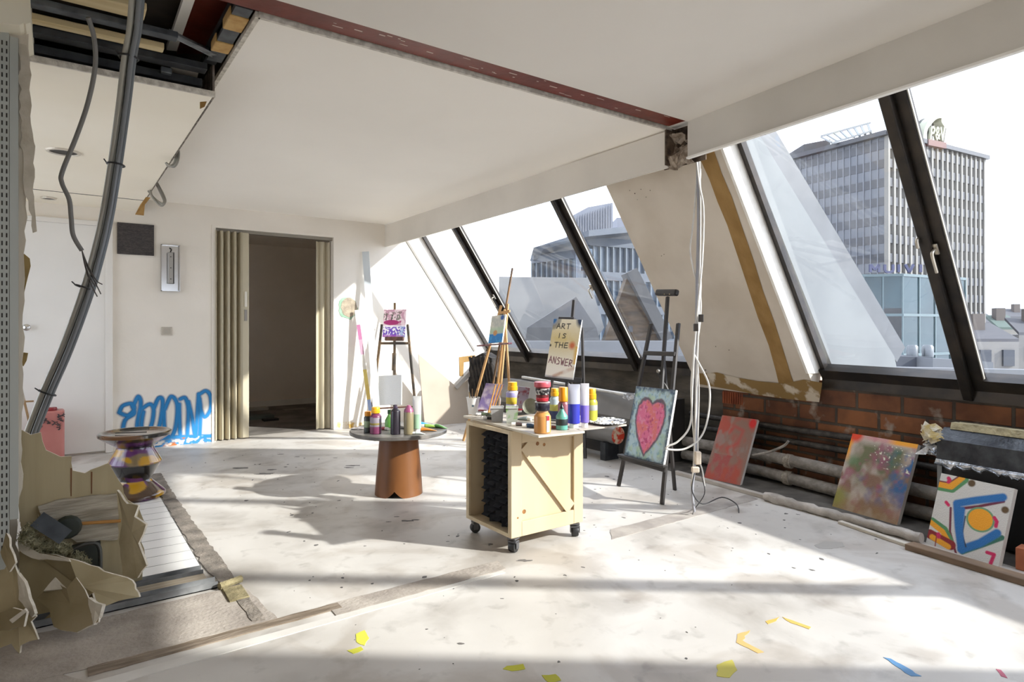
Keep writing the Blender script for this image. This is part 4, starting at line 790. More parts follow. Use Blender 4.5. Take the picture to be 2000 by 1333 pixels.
# leaning white plank and rainbow stick by the wall patch
def leaning(pl, y_top, y_bot, w, m, label, name):
    (xt, yt), (xb_, yb_) = pl; a = on_y(xt, yt, y_top); b = on_y(xb_, yb_, y_bot); return a, b
a = on_y(714, 492, 7.66); b = on_z(738, 842); b.y = min(b.y, 7.45)
o = put('white_plank', MB().bar(a, b, .085, .018, up=(-.5, -1, 0)), mat('white_grey_plank', 'ccd2d4', 'c4cacc', scale=3, rough=.6)); tag(o, 'tall narrow greyish white plank leaning on the back wall beside the wall patch', 'plank')
a = on_y(696, 606, 7.64); b = on_z(722, 838); b.y = 7.40
o2 = MB(); cols = ['d8d4cc', 'c07aa0', 'cfa3b6', 'e2dccf', 'd6bf6a', 'ceb262', '93a4c9', 'b98690']
for k in range(8): o2.bar(a.lerp(b, k / 8), a.lerp(b, (k + 1) / 8), .045, .02, up=(-.5, -1, 0), mi=k)
o = put('painted_stick', o2, [mat('stick_' + c, c, rough=.6) for c in cols]); tag(o, 'thin leaning stick painted in pink, yellow and blue patches', 'stick')

# ================================================================== EASELS
def plane_of(fl, fr, tilt):           # front plane of an easel from its two front feet, leaning back by tilt
    e = (fr - fl).normalized(); back = Vector((-e.y, e.x, 0)); 
    if back.dot(FW) < 0: back = -back
    up = (Vector((0, 0, 1)) * math.cos(tilt) + back * math.sin(tilt)).normalized(); n = e.cross(up).normalized()
    if n.dot(back) > 0: n = -n       # n faces the viewer
    return fl, n, e, up, back
def ppt(pl, x, y, off=0): return on_plane(x, y, pl[0] + pl[1] * off, pl[1])
def pbar(mb, pl, a, b, w, t, off=0, mi=0, bev=.003): return mb.bar(ppt(pl, *a, off), ppt(pl, *b, off), w, t, up=pl[1], mi=mi, bev=bev)
def canvas(parent_label, pl, px, img_fn, nx, ny, off, label, th=.018, bump=.15, name='painting', edge='e9e6df', cat='painting', coat=0):
    P = [ppt(pl, x, y, off) for x, y in px]; c = sum(P, Vector()) / 4                      # TL TR BR BL
    ex = ((P[1] - P[0]) + (P[2] - P[3])) / 2; ey = ((P[3] - P[0]) + (P[2] - P[1])) / 2; ey = ey - ex * (ey.dot(ex) / ex.dot(ex)) * .6
    u, v = uvgrid(nx, ny); img = img_fn(u, v, ey.length / ex.length); o0 = c - ex / 2 - ey / 2
    me = colour_grid(name, o0, ex, ey, nx, ny, img, thick=-pl[1] * th, m=attr_mat('canvas_paint' + ('_gloss' if coat else ''), rough=.55, bump=bump, bscale=180, coat=coat), edge=edge)
    o = put(name, me, []); tag(o, label, cat); return o
BLKW = mat('black_stained_wood', '25211f', '342e2b', scale=8, rough=.5, stretch=(1, 1, .2)); LWOOD = mat('easel_beech', 'b98f5c', 'a67c4a', scale=9, rough=.6, stretch=(1, 1, .2))
# -- heart easel (largest)
fl, fr = on_z(1208, 950), on_z(1293, 986); E = plane_of(fl, fr, math.radians(13))
t = thing('easel', 'black wooden easel in front of the left pier holding the heart painting', 'easel', (fl + fr) / 2, group=None)
put('leg', pbar(MB(), E, (1208, 950), (1272, 632), .034, .022), BLKW, t, True)
put('leg', pbar(MB(), E, (1293, 986), (1325, 632), .034, .022), BLKW, t, True)
rf = on_z(1318, 958); hi = ppt(E, 1296, 700, -.03)
put('leg', MB().bar(rf, hi, .03, .02, up=E[1], bev=.003), BLKW, t, True)
put('crossbar', pbar(MB(), E, (1258, 690), (1318, 692), .034, .02, .018), BLKW, t, True)
put('crossbar', pbar(MB(), E, (1216, 893), (1300, 917), .05, .02, .02), BLKW, t, True)
put('tray', MB().bar(ppt(E, 1210, 889, .045), ppt(E, 1300, 912, .045), .05, .016, up=(0, 0, 1), bev=.003), BLKW, t, True)
put('mast', pbar(MB(), E, (1284, 880), (1304, 580), .030, .022, -.016), BLKW, t, True)
m_ = put('top_clamp', MB().bar(ppt(E, 1283, 572, .01), ppt(E, 1323, 572, .01), .05, .045, up=E[1], bev=.012), BLKW, t, True)
for k in (1298, 1308): put('screw', MB().lathe([(.005, 0), (.005, .004)], ppt(E, k, 575, .034), n=8, axis=E[1]), mat('brass', 'c8b894', rough=.3, metal=.9), m_, True)
mb = MB().bar(ppt(E, 1284, 725, -.03), ppt(E, 1305, 765, -.10), .022, .012, up=E[1]); put('brace', mb, BLKW, t, True)
put('knob', MB().lathe([(.012, 0), (.016, .006), (.014, .02), (0, .022)], ppt(E, 1288, 726, -.0), n=12, axis=E[1]), mat('steel_knob', '9a958c', rough=.3, metal=.8), t, True)
def heart(u, v, asp):
    im = np.ones(u.shape + (3,)) * np.array(lin('b3ced8')); n1 = vnoise(u, v, 9, 1); n2 = vnoise(u, v, 22, 2); n3 = vnoise((u + v) / 2, (u - v + 1) / 2, 30, 3)
    im = mixc(im, '9fc0a0', np.clip((n1 - .5) * 3, 0, .9)); im = mixc(im, '6c9cba', np.clip((n2 - .55) * 4, 0, .7)); im = mixc(im, 'b9d0b4', np.clip((n3 - .58) * 5, 0, .7))
    ed = np.minimum(np.minimum(u, 1 - u) * 1.0, np.minimum(v, 1 - v) * asp); im = mixc(im, '2d3f5e', np.clip((.035 + .09 * n2 - ed) * 14, 0, .85)); im = mixc(im, '9fb0b8', np.clip((n3 - .6) * 8, 0, .6) * (ed < .12))
    x = (u - .50) * 2.6; y = -(v - .47) * asp * 2.25; y = y + .10
    yy = y * 1.05 + .18; s = (x * x + (yy - .55 * np.abs(x) ** .75) ** 2) ** .5; hh = s / .90 + (n2 - .5) * .12
    im = mixc(im, '5a3a52', np.clip((1.12 - hh) * 14, 0, .9)); im = mixc(im, 'e0709a', np.clip((1.0 - hh) * 14, 0, 1)); ins = np.clip((.98 - hh) * 14, 0, 1)
    im = mixc(im, 'e07a70', ins * np.clip((n1 - .45) * 5, 0, .8)); im = mixc(im, 'b83a70', ins * np.clip((n3 - .60) * 9, 0, .8)); im = mixc(im, 'e595b4', ins * np.clip((n2 - .6) * 7, 0, .8)); return im
canvas(None, E, ((1244, 754), (1318, 763), (1297, 912), (1217, 891)), heart, 90, 150, .04, 'painting of a pink heart on a swirling pale blue ground', bump=.5)
# -- ART IS THE ANSWER easel
fl, fr = on_z(1062, 882), on_z(1143, 896); E = plane_of(fl, fr, math.radians(12))
t = thing('easel', 'black easel under the left window holding the lettered painting', 'easel', (fl + fr) / 2)
for a, b in (((1062, 882), (1092, 632)), ((1143, 896), (1137, 640))): put('leg', pbar(MB(), E, a, b, .03, .02), BLKW, t, True)
put('leg', MB().bar(on_z(1125, 868), ppt(E, 1112, 700, -.03), .026, .02, up=E[1]), BLKW, t, True)
put('mast', pbar(MB(), E, (1098, 860), (1121, 586), .034, .022, -.016), BLKW, t, True)
put('crossbar', pbar(MB(), E, (1074, 738), (1136, 744), .05, .02, .02), BLKW, t, True)
put('top_clamp', pbar(MB(), E, (1092, 623), (1122, 624), .04, .03, .0), BLKW, t, True)
LET = {'A': [[(0, 1), (.5, 0), (1, 1)], [(.2, .62), (.85, .6)]], 'R': [[(0, 1), (.05, 0), (.8, .1), (.7, .45), (.05, .5), (.9, 1)]], 'T': [[(0, .05), (1, 0)], [(.5, 0), (.45, 1)]], 'I': [[(.5, 0), (.45, 1)]],
       'S': [[(.95, .1), (.4, 0), (.1, .25), (.8, .6), (.75, .95), (.0, 1)]], 'H': [[(0, 0), (0, 1)], [(.9, 0), (.85, 1)], [(0, .5), (.9, .48)]], 'E': [[(.9, 0), (.1, .05), (0, 1), (.9, .95)], [(.05, .5), (.8, .48)]],
       'N': [[(0, 1), (.1, 0), (.85, 1), (.95, 0)]], 'W': [[(0, 0), (.25, 1), (.5, .35), (.75, 1), (1, 0)]]}
def lettered(u, v, asp):
    n1 = vnoise(u, v, 4, 11); n2 = vnoise(u, v, 9, 12); im = np.ones(u.shape + (3,)) * np.array(lin('e6dcc4')); im = mixc(im, 'c9ad57', np.clip(1 - np.abs(v - .34) * 2.6, 0, 1) * .75 * np.clip(.4 + n1, 0, 1)); im = mixc(im, 'efe6d8', np.clip((v - .6) * 4, 0, 1) * .9)
    im = mixc(im, '1f5f94', np.clip((.20 - np.hypot(u, v * asp * .8)) * 9, 0, 1)); im = mixc(im, '122b4c', np.clip((.22 - np.hypot(1 - u, v * asp * .8)) * 9, 0, 1)); im = mixc(im, '23262c', np.clip((.10 - np.abs(np.hypot(u, v * asp * .9) - .22)) * 9, 0, .6) * (v < .3) * (u < .3))
    im = mixc(im, 'c8541c', np.clip((.15 - np.hypot(u - .80, (v - .44) * asp)) * 9, 0, .9)); im = mixc(im, '17120f', np.clip((.055 - np.hypot(u - .02, (v - .46) * asp)) * 30, 0, 1)); im = mixc(im, 'd9a52c', np.clip((u - .86) * 8, 0, .9) * (v > .45) * (v < .75)); im = mixc(im, 'b06a2c', np.clip((.05 - np.abs(v - .93 + (u - .5) * .25)) * 16, 0, .6) * n2 * 1.5)
    im = mixc(im, '3f4a6a', np.clip((v - .96) * 20, 0, .6))
    for word, cx_, cy_, w_, h_, col in (('ART', .42, .12, .15, .085, '1c1715'), ('IS', .42, .285, .13, .075, '1c1715'), ('THE', .44, .445, .15, .085, '1c1715'), ('ANSWER', .50, .70, .125, .11, '6a2233')):
        n = len(word); pit = w_ * 1.18; xs = cx_ - pit * n / 2
        for k, ch in enumerate(word):
            for st in LET[ch]:
                g = [(xs + k * pit + (a * w_ * (.45 if ch == 'I' else .85)), cy_ - h_ / 2 + b * h_ + (k * .007 if n > 3 else 0)) for a, b in st]; im = mixc(im, col, sst(dist_poly(u, v, g, asp), .014, .008))
    return im
canvas(None, E, ((1082, 623), (1136, 625), (1119, 742), (1064, 736)), lettered, 150, 300, .045, 'painting lettered ART IS THE ANSWER on yellow and white, on a black easel', bump=.1)
# -- light wooden easel
fl, fr = on_z(905, 862), on_z(1000, 880); E = plane_of(fl, fr, math.radians(13))
t = thing('easel', 'light beech easel between the lettered painting and the window corner', 'easel', (fl + fr) / 2)
put('leg', pbar(MB(), E, (905, 862), (979, 597), .030, .02), LWOOD, t, True)
put('leg', pbar(MB(), E, (1003, 880), (985, 605), .026, .02), LWOOD, t, True)
put('leg', MB().bar(on_z(960, 850), ppt(E, 990, 600, -.03), .026, .02, up=E[1]), LWOOD, t, True)
put('leg', pbar(MB(), E, (974, 800), (992, 594), .026, .02, -.03), LWOOD, t, True)
put('mast', pbar(MB(), E, (958, 780), (1001, 524), .022, .018, -.018), mat('dark_edged_mast', '7b5a35', '3a2b1e', scale=6, rough=.6), t, True)
put('tray', MB().bar(ppt(E, 934, 676, .05), ppt(E, 997, 671, .05), .06, .018, up=(0, 0, 1), bev=.004), mat('paint_stained_tray', '7d4a52', '8f7a72', scale=14, rough=.7), t, True)
put('crossbar', pbar(MB(), E, (975, 612), (996, 608), .03, .018, .0), LWOOD, t, True)
def sunset(u, v, asp):
    n1 = vnoise(u, v, 6, 21); im = np.ones(u.shape + (3,)) * np.array(lin('b9bab0')); im = mixc(im, 'd9d3c4', np.clip((n1 - .4) * 3, 0, .8)); im = mixc(im, 'a8c8a2', np.clip((.16 - np.abs(v - .55)) * 6, 0, .6)); im = mixc(im, '2a7fc0', np.clip((v - .66) * 30, 0, 1)); im = mixc(im, '3f9ad0', np.clip((v - .66) * 30, 0, 1) * np.clip((n1 - .5) * 5, 0, 1))
    im = mixc(im, 'c8935c', np.clip((.17 - np.hypot(u - .42, (v - .64) * asp)) * 20, 0, 1)); im = mixc(im, '3c5f9e', np.clip((.16 - np.hypot(u - .80, (v - .10) * asp)) * 16, 0, 1)); return im
canvas(None, E, ((962, 618), (989, 614), (979, 669), (952, 671)), sunset, 50, 90, .055, 'small canvas with an orange sun over blue water on the beech easel')
# -- easel by the back wall
fl, fr = on_z(722, 838), on_z(816, 843); E = plane_of(fl, fr, math.radians(10))
EZ = mat('brown_black_easel', '3a332b', '7a6244', scale=5, rough=.6, lo=.48, hi=.62)
t = thing('easel', 'dark worn easel near the back wall behind the round table', 'easel', (fl + fr) / 2)
put('leg', pbar(MB(), E, (722, 838), (746, 634), .032, .022), EZ, t, True); put('leg', pbar(MB(), E, (816, 843), (796, 634), .032, .022), EZ, t, True)
put('leg', MB().bar(on_z(775, 837), ppt(E, 770, 700, -.03), .026, .02, up=E[1]), EZ, t, True)
put('crossbar', pbar(MB(), E, (744, 671), (799, 671), .032, .02, .018), EZ, t, True)
put('tray', MB().bar(ppt(E, 727, 799, .05), ppt(E, 813, 794, .05), .05, .016, up=(0, 0, 1)), mat('reddish_tray', '6f4a3e', '8c6a58', scale=9, rough=.7), t, True)
put('mast', pbar(MB(), E, (770, 830), (771, 592), .030, .02, -.014), EZ, t, True)
put('slider', pbar(MB(), E, (769, 724), (770, 690), .045, .03, -.01), EZ, t, True)
put('canvas_ledge', MB().bar(ppt(E, 752, 662, .05), ppt(E, 789, 662, .05), .05, .035, up=E[1], bev=.01), mat('ledge_brown', '4b2f26', '6d4a38', scale=14, rough=.6), t, True)
def horse(u, v, asp):
    n1 = vnoise(u, v, 7, 31); n2 = vnoise(u, v, 26, 32, 1); im = np.ones(u.shape + (3,)) * np.array(lin('e5cdd4')); im = mixc(im, 'b87f98', np.clip((n1 - .5) * 5, 0, .8)); im = mixc(im, '4a5a3e', np.clip((n2 - .6) * 6, 0, .8) * (v > .08) * (v < .38) * (u < .8))
    im = mixc(im, 'a3246a', np.clip((1 - ((u - .36) / .36) ** 2 - ((v - .47) / .10) ** 2) * 6, 0, 1)); im = mixc(im, 'a3246a', sst(dist_poly(u, v, [(.6, .5), (.70, .45), (.78, .42), (.74, .50)], asp), .02, .01))
    for x in (.12, .36, .60): im = mixc(im, '3f3a34', sst(dist_poly(u, v, [(x, .38), (x + .02, .2)], asp), .02, .01))
    im = mixc(im, 'f2edf2', np.clip((v - .56) * 30, 0, 1)); im = mixc(im, '6b46b8', np.clip((v - .60) * 20, 0, 1) * np.clip((n2 - .40) * 9, 0, 1)); im = mixc(im, 'a24fb0', np.clip((v - .90) * 20, 0, .8)); im = mixc(im, '8fb0d8', np.clip((v - .58) * 20, 0, 1) * np.clip((u - .6) * 4, 0, 1) * np.clip((n1 - .45) * 8, 0, .7)); return im
canvas(None, E, ((749, 605), (793, 605), (792, 659), (748, 659)), horse, 90, 110, .055, 'small square painting of a pink animal above purple dots on the worn easel')
canvas(None, E, ((739, 734), (784, 733), (784, 790), (739, 793)), lambda u, v, a: np.ones(u.shape + (3,)) * np.array(lin('c9cacb')), 6, 6, .05, 'blank white canvas standing on the tray of the worn easel', cat='canvas', name='blank_canvas')

# ================================================================== PAINTINGS ON THE FLOOR AGAINST THE PIPES
def floor_canvas(bl, br, tl, tr, fn, nx, ny, label, th=.03, tiltmax=40):
    BLp, BRp = on_z(*bl), on_z(*br); e = BRp - BLp; back = Vector((-e.y, e.x, 0)).normalized()
    if back.x < 0: back = -back
    best = None
    for a in np.arange(3, tiltmax, .5):
        ar = math.radians(a); up = Vector((0, 0, 1)) * math.cos(ar) + back * math.sin(ar); n = e.cross(up).normalized()
        T = on_plane(*tl, BLp, n); T2 = on_plane(*tr, BLp, n); h = (T - BLp).dot(up); h2 = (T2 - BRp).dot(up); sk = abs((T - BLp).dot(e.normalized())) + abs((T2 - BRp).dot(e.normalized())) + abs(h - h2)
        if best is None or sk < best[0]: best = (sk, ar, (h + h2) / 2, up, n)
    sk, ar, h, up, n = best
    if n.dot(back) > 0: n = -n
    u, v = uvgrid(nx, ny); img = fn(u, v, h / e.length)
    me = colour_grid('painting', BLp + up * h + n * .0, e, -up * h, nx, ny, img, thick=-n * th, m=attr_mat('canvas_paint', rough=.55, bump=.15, bscale=180), edge='cfc6bc'); o = put('painting', me, []); tag(o, label, 'painting'); print(label, round(math.degrees(ar)), round(h, 2), round(e.length, 2), round(sk, 3)); return o
def redp(u, v, asp):
    n1 = vnoise(u, v, 3, 41); n2 = vnoise(u, v, 6, 42); im = np.ones(u.shape + (3,)) * np.array(lin('8f6c5f')); im = mixc(im, 'b8452f', np.clip((n1 - .42) * 3.5, 0, .8)); im = mixc(im, '8f8a82', np.clip((n2 - .55) * 4, 0, .6)); im = mixc(im, 'c23a2c', sst(dist_poly(u, v, [(.35, .25), (.45, .15), (.7, .2), (.65, .4), (.4, .5), (.5, .6)], asp), .03, .05) * .7); im = mixc(im, 'd01f1f', np.clip((.16 - np.hypot((u - .90) * 1.3, (v - .07) * asp)) * 14, 0, 1)); im = mixc(im, 'a83c36', np.clip((n2 - .5) * 4, 0, .8) * (v > .6)); return im
def multi(u, v, asp):
    n = [vnoise(u, v, s, 50 + k, 3) for k, s in enumerate((5, 7, 9, 9, 6, 8))]; im = np.ones(u.shape + (3,)) * np.array(lin('b5a79c')); S_ = lambda x, a, b: np.clip((x - a) / (b - a), 0, 1)
    ins = S_(np.minimum(np.minimum(u - .08, .92 - u), (v - .06) * 1.3), 0, .12)
    im = mixc(im, '5f6340', ins * S_(n[0], .2, .5) * .95 * (1 - S_(v, .5, .75))); im = mixc(im, '7d5a45', S_(n[1], .35, .65) * .9 * S_(v, .15, .4)); im = mixc(im, '3f6250', ins * S_(n[2], .45, .7) * .85 * (1 - S_(v, .3, .5)) * S_(u, .3, .5)); im = mixc(im, '2f5f8f', S_(u, .62, .85) * S_(n[3], .35, .6) * S_(v, .1, .2) * (1 - S_(v, .6, .75)))
    im = mixc(im, '97506a', S_(n[5], .52, .75) * .7); im = mixc(im, '5f6488', S_(n[4], .45, .7) * S_(v, .5, .62) * (1 - S_(v, .76, .88))); im = mixc(im, '9c7a45', S_(v, .72, .95) * .75 * (.5 + n[2] * .6)); im = mixc(im, '8f8f3a', S_(.22 - np.hypot(u - .05, (v - .85) * asp), 0, .15) * .8); im = mixc(im, '4c7a4c', S_(.14 - np.hypot(u - .12, (v - .36) * asp), 0, .1) * .7)
    im = mixc(im, 'e39a2a', S_(.07 - u + .05 * (n[3] - .5), 0, .05) * (1 - S_(v, .25, .4))); im = mixc(im, 'd8401f', S_(.16 - np.hypot(u - .06, v * asp), 0, .08)); im = mixc(im, 'c98a8c', S_(.07 - v, 0, .04) * S_(u, .15, .3) * .7); im = mixc(im, 'e8a02c', S_(u, .55, .7) * S_(.07 - v, 0, .03)); im = mixc(im, 'dcdcc6', np.clip((vnoise(u, v, 46, 61, 1) - .80) * 14, 0, 1) * (v < .38) * (v > .08) * (u > .35)); return im
def vshape(u, v, asp):
    im = np.ones(u.shape + (3,)) * np.array(lin('cfcdc9')); S = lambda pts, r, so=.006: sst(dist_poly(u, v, pts, asp), r, so)
    im = mixc(im, '4f8a5a', S([(.02, .19), (.20, .18), (.34, .02)], .062)); im = mixc(im, 'e8a01f', S([(.0, .155), (.18, .15), (.30, .0)], .05)); im = mixc(im, '6e1f3a', S([(.0, .115), (.14, .11), (.25, .0)], .010))
    im = mixc(im, 'cc1f5c', S([(.12, .05), (.14, .07), (.13, .10)], .028)); im = mixc(im, '6a1a34', S([(.24, .44), (.30, .75), (.44, 1.0)], .016)); im = mixc(im, '6a1a34', S([(.36, .42), (.6, .33), (.90, .19)], .02)); im = mixc(im, '2f6a55', S([(.52, .96), (.75, .80), (.97, .64)], .035))
    im = mixc(im, '1c6cb0', S([(.88, .14), (.55, .26), (.31, .36), (.40, .66), (.50, .93)], .055, .012)); im = mixc(im, '1c6cb0', S([(.50, .93), (.72, .78), (.90, .60)], .055, .012)); im = mixc(im, '23262b', S([(.46, .50), (.47, .74), (.55, .88)], .010)); im = mixc(im, '1c6cb0', S([(.40, .42), (.43, .70), (.50, .9)], .04, .012))
    r_ = np.hypot((u - .66) / .165, (v - .49) * asp / .155); im = mixc(im, '6d9a72', np.clip((1.16 - r_) * 20, 0, 1)); im = mixc(im, 'eea21d', np.clip((1.0 - r_) * 20, 0, 1))
    im = mixc(im, '5a4322', np.clip((.062 - np.hypot(u - .45, (v - .05) * asp)) * 50, 0, 1)); im = mixc(im, '5a4322', np.clip((.058 - np.hypot(u - .94, (v - .29) * asp)) * 50, 0, 1))
    for q in ([(.16, .38), (.20, .41)], [(.83, .42), (.87, .46), (.87, .52)], [(.83, .87), (.92, .87), (.90, .99)]): im = mixc(im, 'cc1f5c', S(q, .024))
    im = mixc(im, '4f8a5a', S([(.02, .67), (.22, .74), (.33, .86)], .045)); im = mixc(im, 'e8a01f', S([(.0, .70), (.20, .78), (.30, .88)], .038)); im = mixc(im, '8a1a24', S([(.03, .86), (.35, .92)], .07)); im = mixc(im, 'e8a01f', S([(.07, .89), (.32, .95)], .040)); im = mixc(im, '8a1a24', S([(.13, .86), (.14, 1)], .008)); im = mixc(im, 'cc1f5c', S([(.15, .83), (.16, .86)], .03)); return im
floor_canvas((1375, 934), (1445, 949), (1410, 811), (1493, 822), redp, 90, 140, 'reddish smeared canvas leaning on the pipes, nearest the hanging cables')
floor_canvas((1625, 990), (1752, 1027), (1664, 849), (1797, 867), multi, 110, 160, 'multicoloured smeared canvas leaning on the pipes in the middle of three')
floor_canvas((1808, 1062), (1950, 1108), (1839, 926), (1979, 953), vshape, 150, 200, 'white canvas with a blue angle and an orange disc, rightmost on the floor')

# ================================================================== RIGHT FOREGROUND: insulation box, planks, tube
FOIL = mat('foil', 'c9cacc', '8b8d90', scale=30, rough=.25, metal=.9, bump=1, bscale=40)
bx = 4.60
def RX(px, py, x): return on_x(px, py, x)
A_, B_ = on_x(1838, 905, 4.42), on_x(2040, 960, 4.36)
y_far = A_.y; y_near = .35
t = thing('insulated_casing', 'black casing with torn foil insulation beside the brick wall at the right edge', 'casing', (4.5, y_far, 0))
dx_ = lambda y: .13 * (y - y_far)
mb = MB().prism([(4.44, y_far, .02), (4.44, y_far, .50), (4.60, y_far, .50), (4.60, y_far, .02)], (dx_(y_near), y_near - y_far, 0)); put('casing', mb, mat('black_casing', '1c1c1d', '29292b', scale=4, rough=.6), t, True)
cap = [(4.40, y_far + .02, .475), (4.42, y_far + .02, .60), (4.52, y_far + .02, .665), (4.64, y_far + .02, .655), (4.64, y_far + .02, .475)]
mb = MB().prism(cap, (dx_(y_near), y_near - y_far - .02, 0)); put('foil_cover', mb, mat('dark_foil', '26272a', '434547', scale=9, rough=.4, metal=.6, bump=.7), t, True)
mb = MB(); tp_, bt_ = [], []
for k in range(90):
    y = y_far + .02 - k * .0155; x = 4.392 + dx_(y); tp_.append(Vector((x + .006, y, .482))); bt_.append(Vector((x - .010, y, .462 - .030 * noise.noise(Vector((y * 14, 0, 0))) - .02 * noise.noise(Vector((y * 45, 3, 0))))))
mb.prism(tp_ + bt_[::-1], (-.003, 0, 0)); mb.add([v for t_, b_ in zip(tp_, bt_) for v in (b_, b_ + Vector((-.016, 0, -.006)), b_ + Vector((-.004, 0, -.018)))], [(3 * i + q, 3 * i + 3 + q, 3 * i + 3 + (q + 1) % 3, 3 * i + (q + 1) % 3) for i in range(89) for q in range(3)])
put('torn_foil_edge', mb, FOIL, t, True)
mb = MB(); pts = rough_poly([(4.50, 0, .66), (4.52, 0, .70), (4.66, 0, .69), (4.66, 0, .655)], .03, .006, 3); mb.prism([(p.x, y_far - .02, p.z) for p in pts], (dx_(y_near), y_near - y_far, 0)); put('glass_wool_pad', mb, mat('old_glass_wool', 'a79c7c', '867c60', scale=16, rough=1, bump=1), t, True)
mb = MB(); c = Vector((4.43, y_far + .03, .60))
for k in range(14):
    a = Vector((rr.uniform(-.05, .03), rr.uniform(-.01, .07), rr.uniform(-.05, .04))) + c; mb.add([a, a + Vector((rr.uniform(-.02, .06), rr.uniform(.02, .08), rr.uniform(-.05, .05))), a + Vector((rr.uniform(.01, .05), rr.uniform(-.03, .04), rr.uniform(.03, .08))), a + Vector((.01, -.05, .03))], [(0, 1, 2), (0, 2, 3)])
put('crumpled_wrap', mb, mat('yellowed_wrap', 'b59f63', 'c9c3b4', scale=18, rough=.6, bump=.8), t, True)
mb = MB()
for k in range(14):
    a = Vector((rr.uniform(-.04, .02), rr.uniform(.0, .05), rr.uniform(-.12, -.04))) + c; mb.add([a, a + Vector((rr.uniform(-.02, .05), rr.uniform(.02, .08), rr.uniform(-.05, .05))), a + Vector((rr.uniform(.01, .05), rr.uniform(-.03, .04), rr.uniform(.03, .08)))], [(0, 1, 2)])
put('foil_shreds', mb, FOIL, t, True)
q = on_x(1832, 905, 4.40); mb = MB().box((4.425, q.y - .012, .0), (4.432, q.y + .014, .50)); o = put('perforated_strut', mb, mat('strut_grey', '77797a', rough=.45, metal=.6)); tag(o, 'perforated steel strut standing at the far end of the black casing', 'strut')
# dark silver duct to the right of the last painting
put('foil_duct', MB().tube([(4.40, 1.12, .36), (4.33, .6, .36)], .10, 16), mat('dull_foil_duct', '77797b', '4c4e50', scale=14, rough=.4, metal=.7, bump=1, bscale=30), t, True)
def plank(a, b, w, h, m, label, name='plank', z=None, cat='plank', **k):
    A, B = on_z(*a, z or h / 2), on_z(*b, z or h / 2); o = put(name, MB().bar(A, B, w, h, up=(0, 0, 1), bev=.003), m); return tag(o, label, cat)
plank((1775, 1066), (2020, 1140), .085, .035, mat('brown_plank', '6b5744', '877059', scale=6, rough=.7, stretch=(2, .4, 1)), 'brown wooden plank lying in front of the white canvas')
plank((1640, 1020), (1775, 1066), .035, .02, mat('cream_batten', 'c9c2b6', 'b5ada0', scale=8, rough=.7), 'thin cream batten lying on the floor between tube and brown plank', 'batten', cat='batten')
plank((1320, 923), (1500, 972), .045, .03, mat('whitish_batten', 'b9b2aa', 'a49c93', scale=8, rough=.7), 'whitish batten on the floor below the hanging cables', 'batten', cat='batten')
o = put('brick_block', MB().box(on_z(1992, 1115) + Vector((.0, -.12, .0)), on_z(1992, 1115) + Vector((.09, .02, .12)), bev=.004), mat('terracotta_plain', '9a5a3f', 'b06a4a', scale=8, rough=.9)); tag(o, 'reddish brick block at the right edge of the floor', 'brick')
# long tube wrapped in plastic sheet
a, b = on_z(1495, 970, .03), on_z(1800, 1052, .03); mb = MB(); N_ = 26; pts = []; R = []
for k in range(N_ + 1):
    t_ = k / N_; pts.append(a.lerp(b, t_) + Vector((.0, 0, .004 * math.sin(k * 1.7)))); R.append(.032 + .004 * math.sin(k * 2.3) * math.cos(k * .7) + (.012 if 1 < k < 4 else 0))
mb.tube(pts, R, 12); o = put('wrapped_tube', mb, mat('milky_plastic_wrap', '9d968e', 'bab3ab', scale=9, rough=.35, bump=1, bscale=25)); tag(o, 'long tube wrapped in crumpled milky plastic in front of the multicoloured canvas', 'tube')
mb = MB(); c0_ = on_z(1800, 1030); nx_ = 12
vs = [c0_ + Vector((-.18 + .36 * i / nx_ , .30 - .62 * j / nx_, .02 + .045 * abs(noise.noise(Vector((i * .5, j * .5, 2)))))) + Vector((-.13 * j / nx_ * .6, 0, 0)) for j in range(nx_ + 1) for i in range(nx_ + 1)]
# hanging white cables at the pier
CW = mat('white_cable', 'd9d6d0', 'c4c0b9', scale=9, rough=.45); CG = mat('lilac_grey_cable', '9a9aa0', rough=.45)
t = thing('hanging_cables', 'cluster of white cables hanging from the ceiling gap down the pier', 'cables', at_d(1363, 900, 4.32))
def hc(pl, r, m, name='cable', d=4.3): put(name, MB().tube(smooth_path([at_d(x, y, q if q else d) for x, y, q in pl], 6), r, 8), m, t, True)
hc([(1362, 306, 0), (1364, 420, 0), (1361, 560, 0), (1360, 700, 0), (1359, 830, 0), (1357, 900, 0), (1352, 960, 0), (1356, 1000, 0)], .010, CG)
hc([(1366, 306, 4.28), (1368, 420, 4.29), (1366, 560, 4.29), (1362, 700, 4.29), (1358, 830, 4.29), (1355, 905, 4.29), (1350, 950, 4.29)], .006, CW)
hc([(1359, 306, 4.27), (1366, 360, 4.27), (1374, 410, 4.26), (1372, 500, 4.26), (1364, 590, 4.26), (1356, 680, 4.26), (1352, 760, 4.26), (1348, 830, 4.22), (1325, 862, 4.2), (1305, 872, 4.2), (1304, 878, 4.2), (1335, 878, 4.22), (1362, 862, 4.24), (1378, 835, 4.26), (1386, 790, 4.28), (1384, 750, 4.28), (1365, 710, 4.28), (1354, 690, 4.28)], .0065, CW)
hc([(1364, 306, 4.31), (1357, 400, 4.31), (1352, 450, 4.31), (1348, 490, 4.31), (1355, 530, 4.31), (1368, 580, 4.31), (1366, 640, 4.31), (1355, 700, 4.31), (1350, 760, 4.31), (1355, 850, 4.31), (1362, 900, 4.31)], .006, CW)
hc([(1369, 330, 4.33), (1362, 450, 4.33), (1369, 560, 4.33), (1360, 660, 4.33), (1365, 760, 4.33), (1363, 880, 4.33), (1372, 920, 4.33), (1376, 950, 4.33)], .005, CW)
mb = MB()
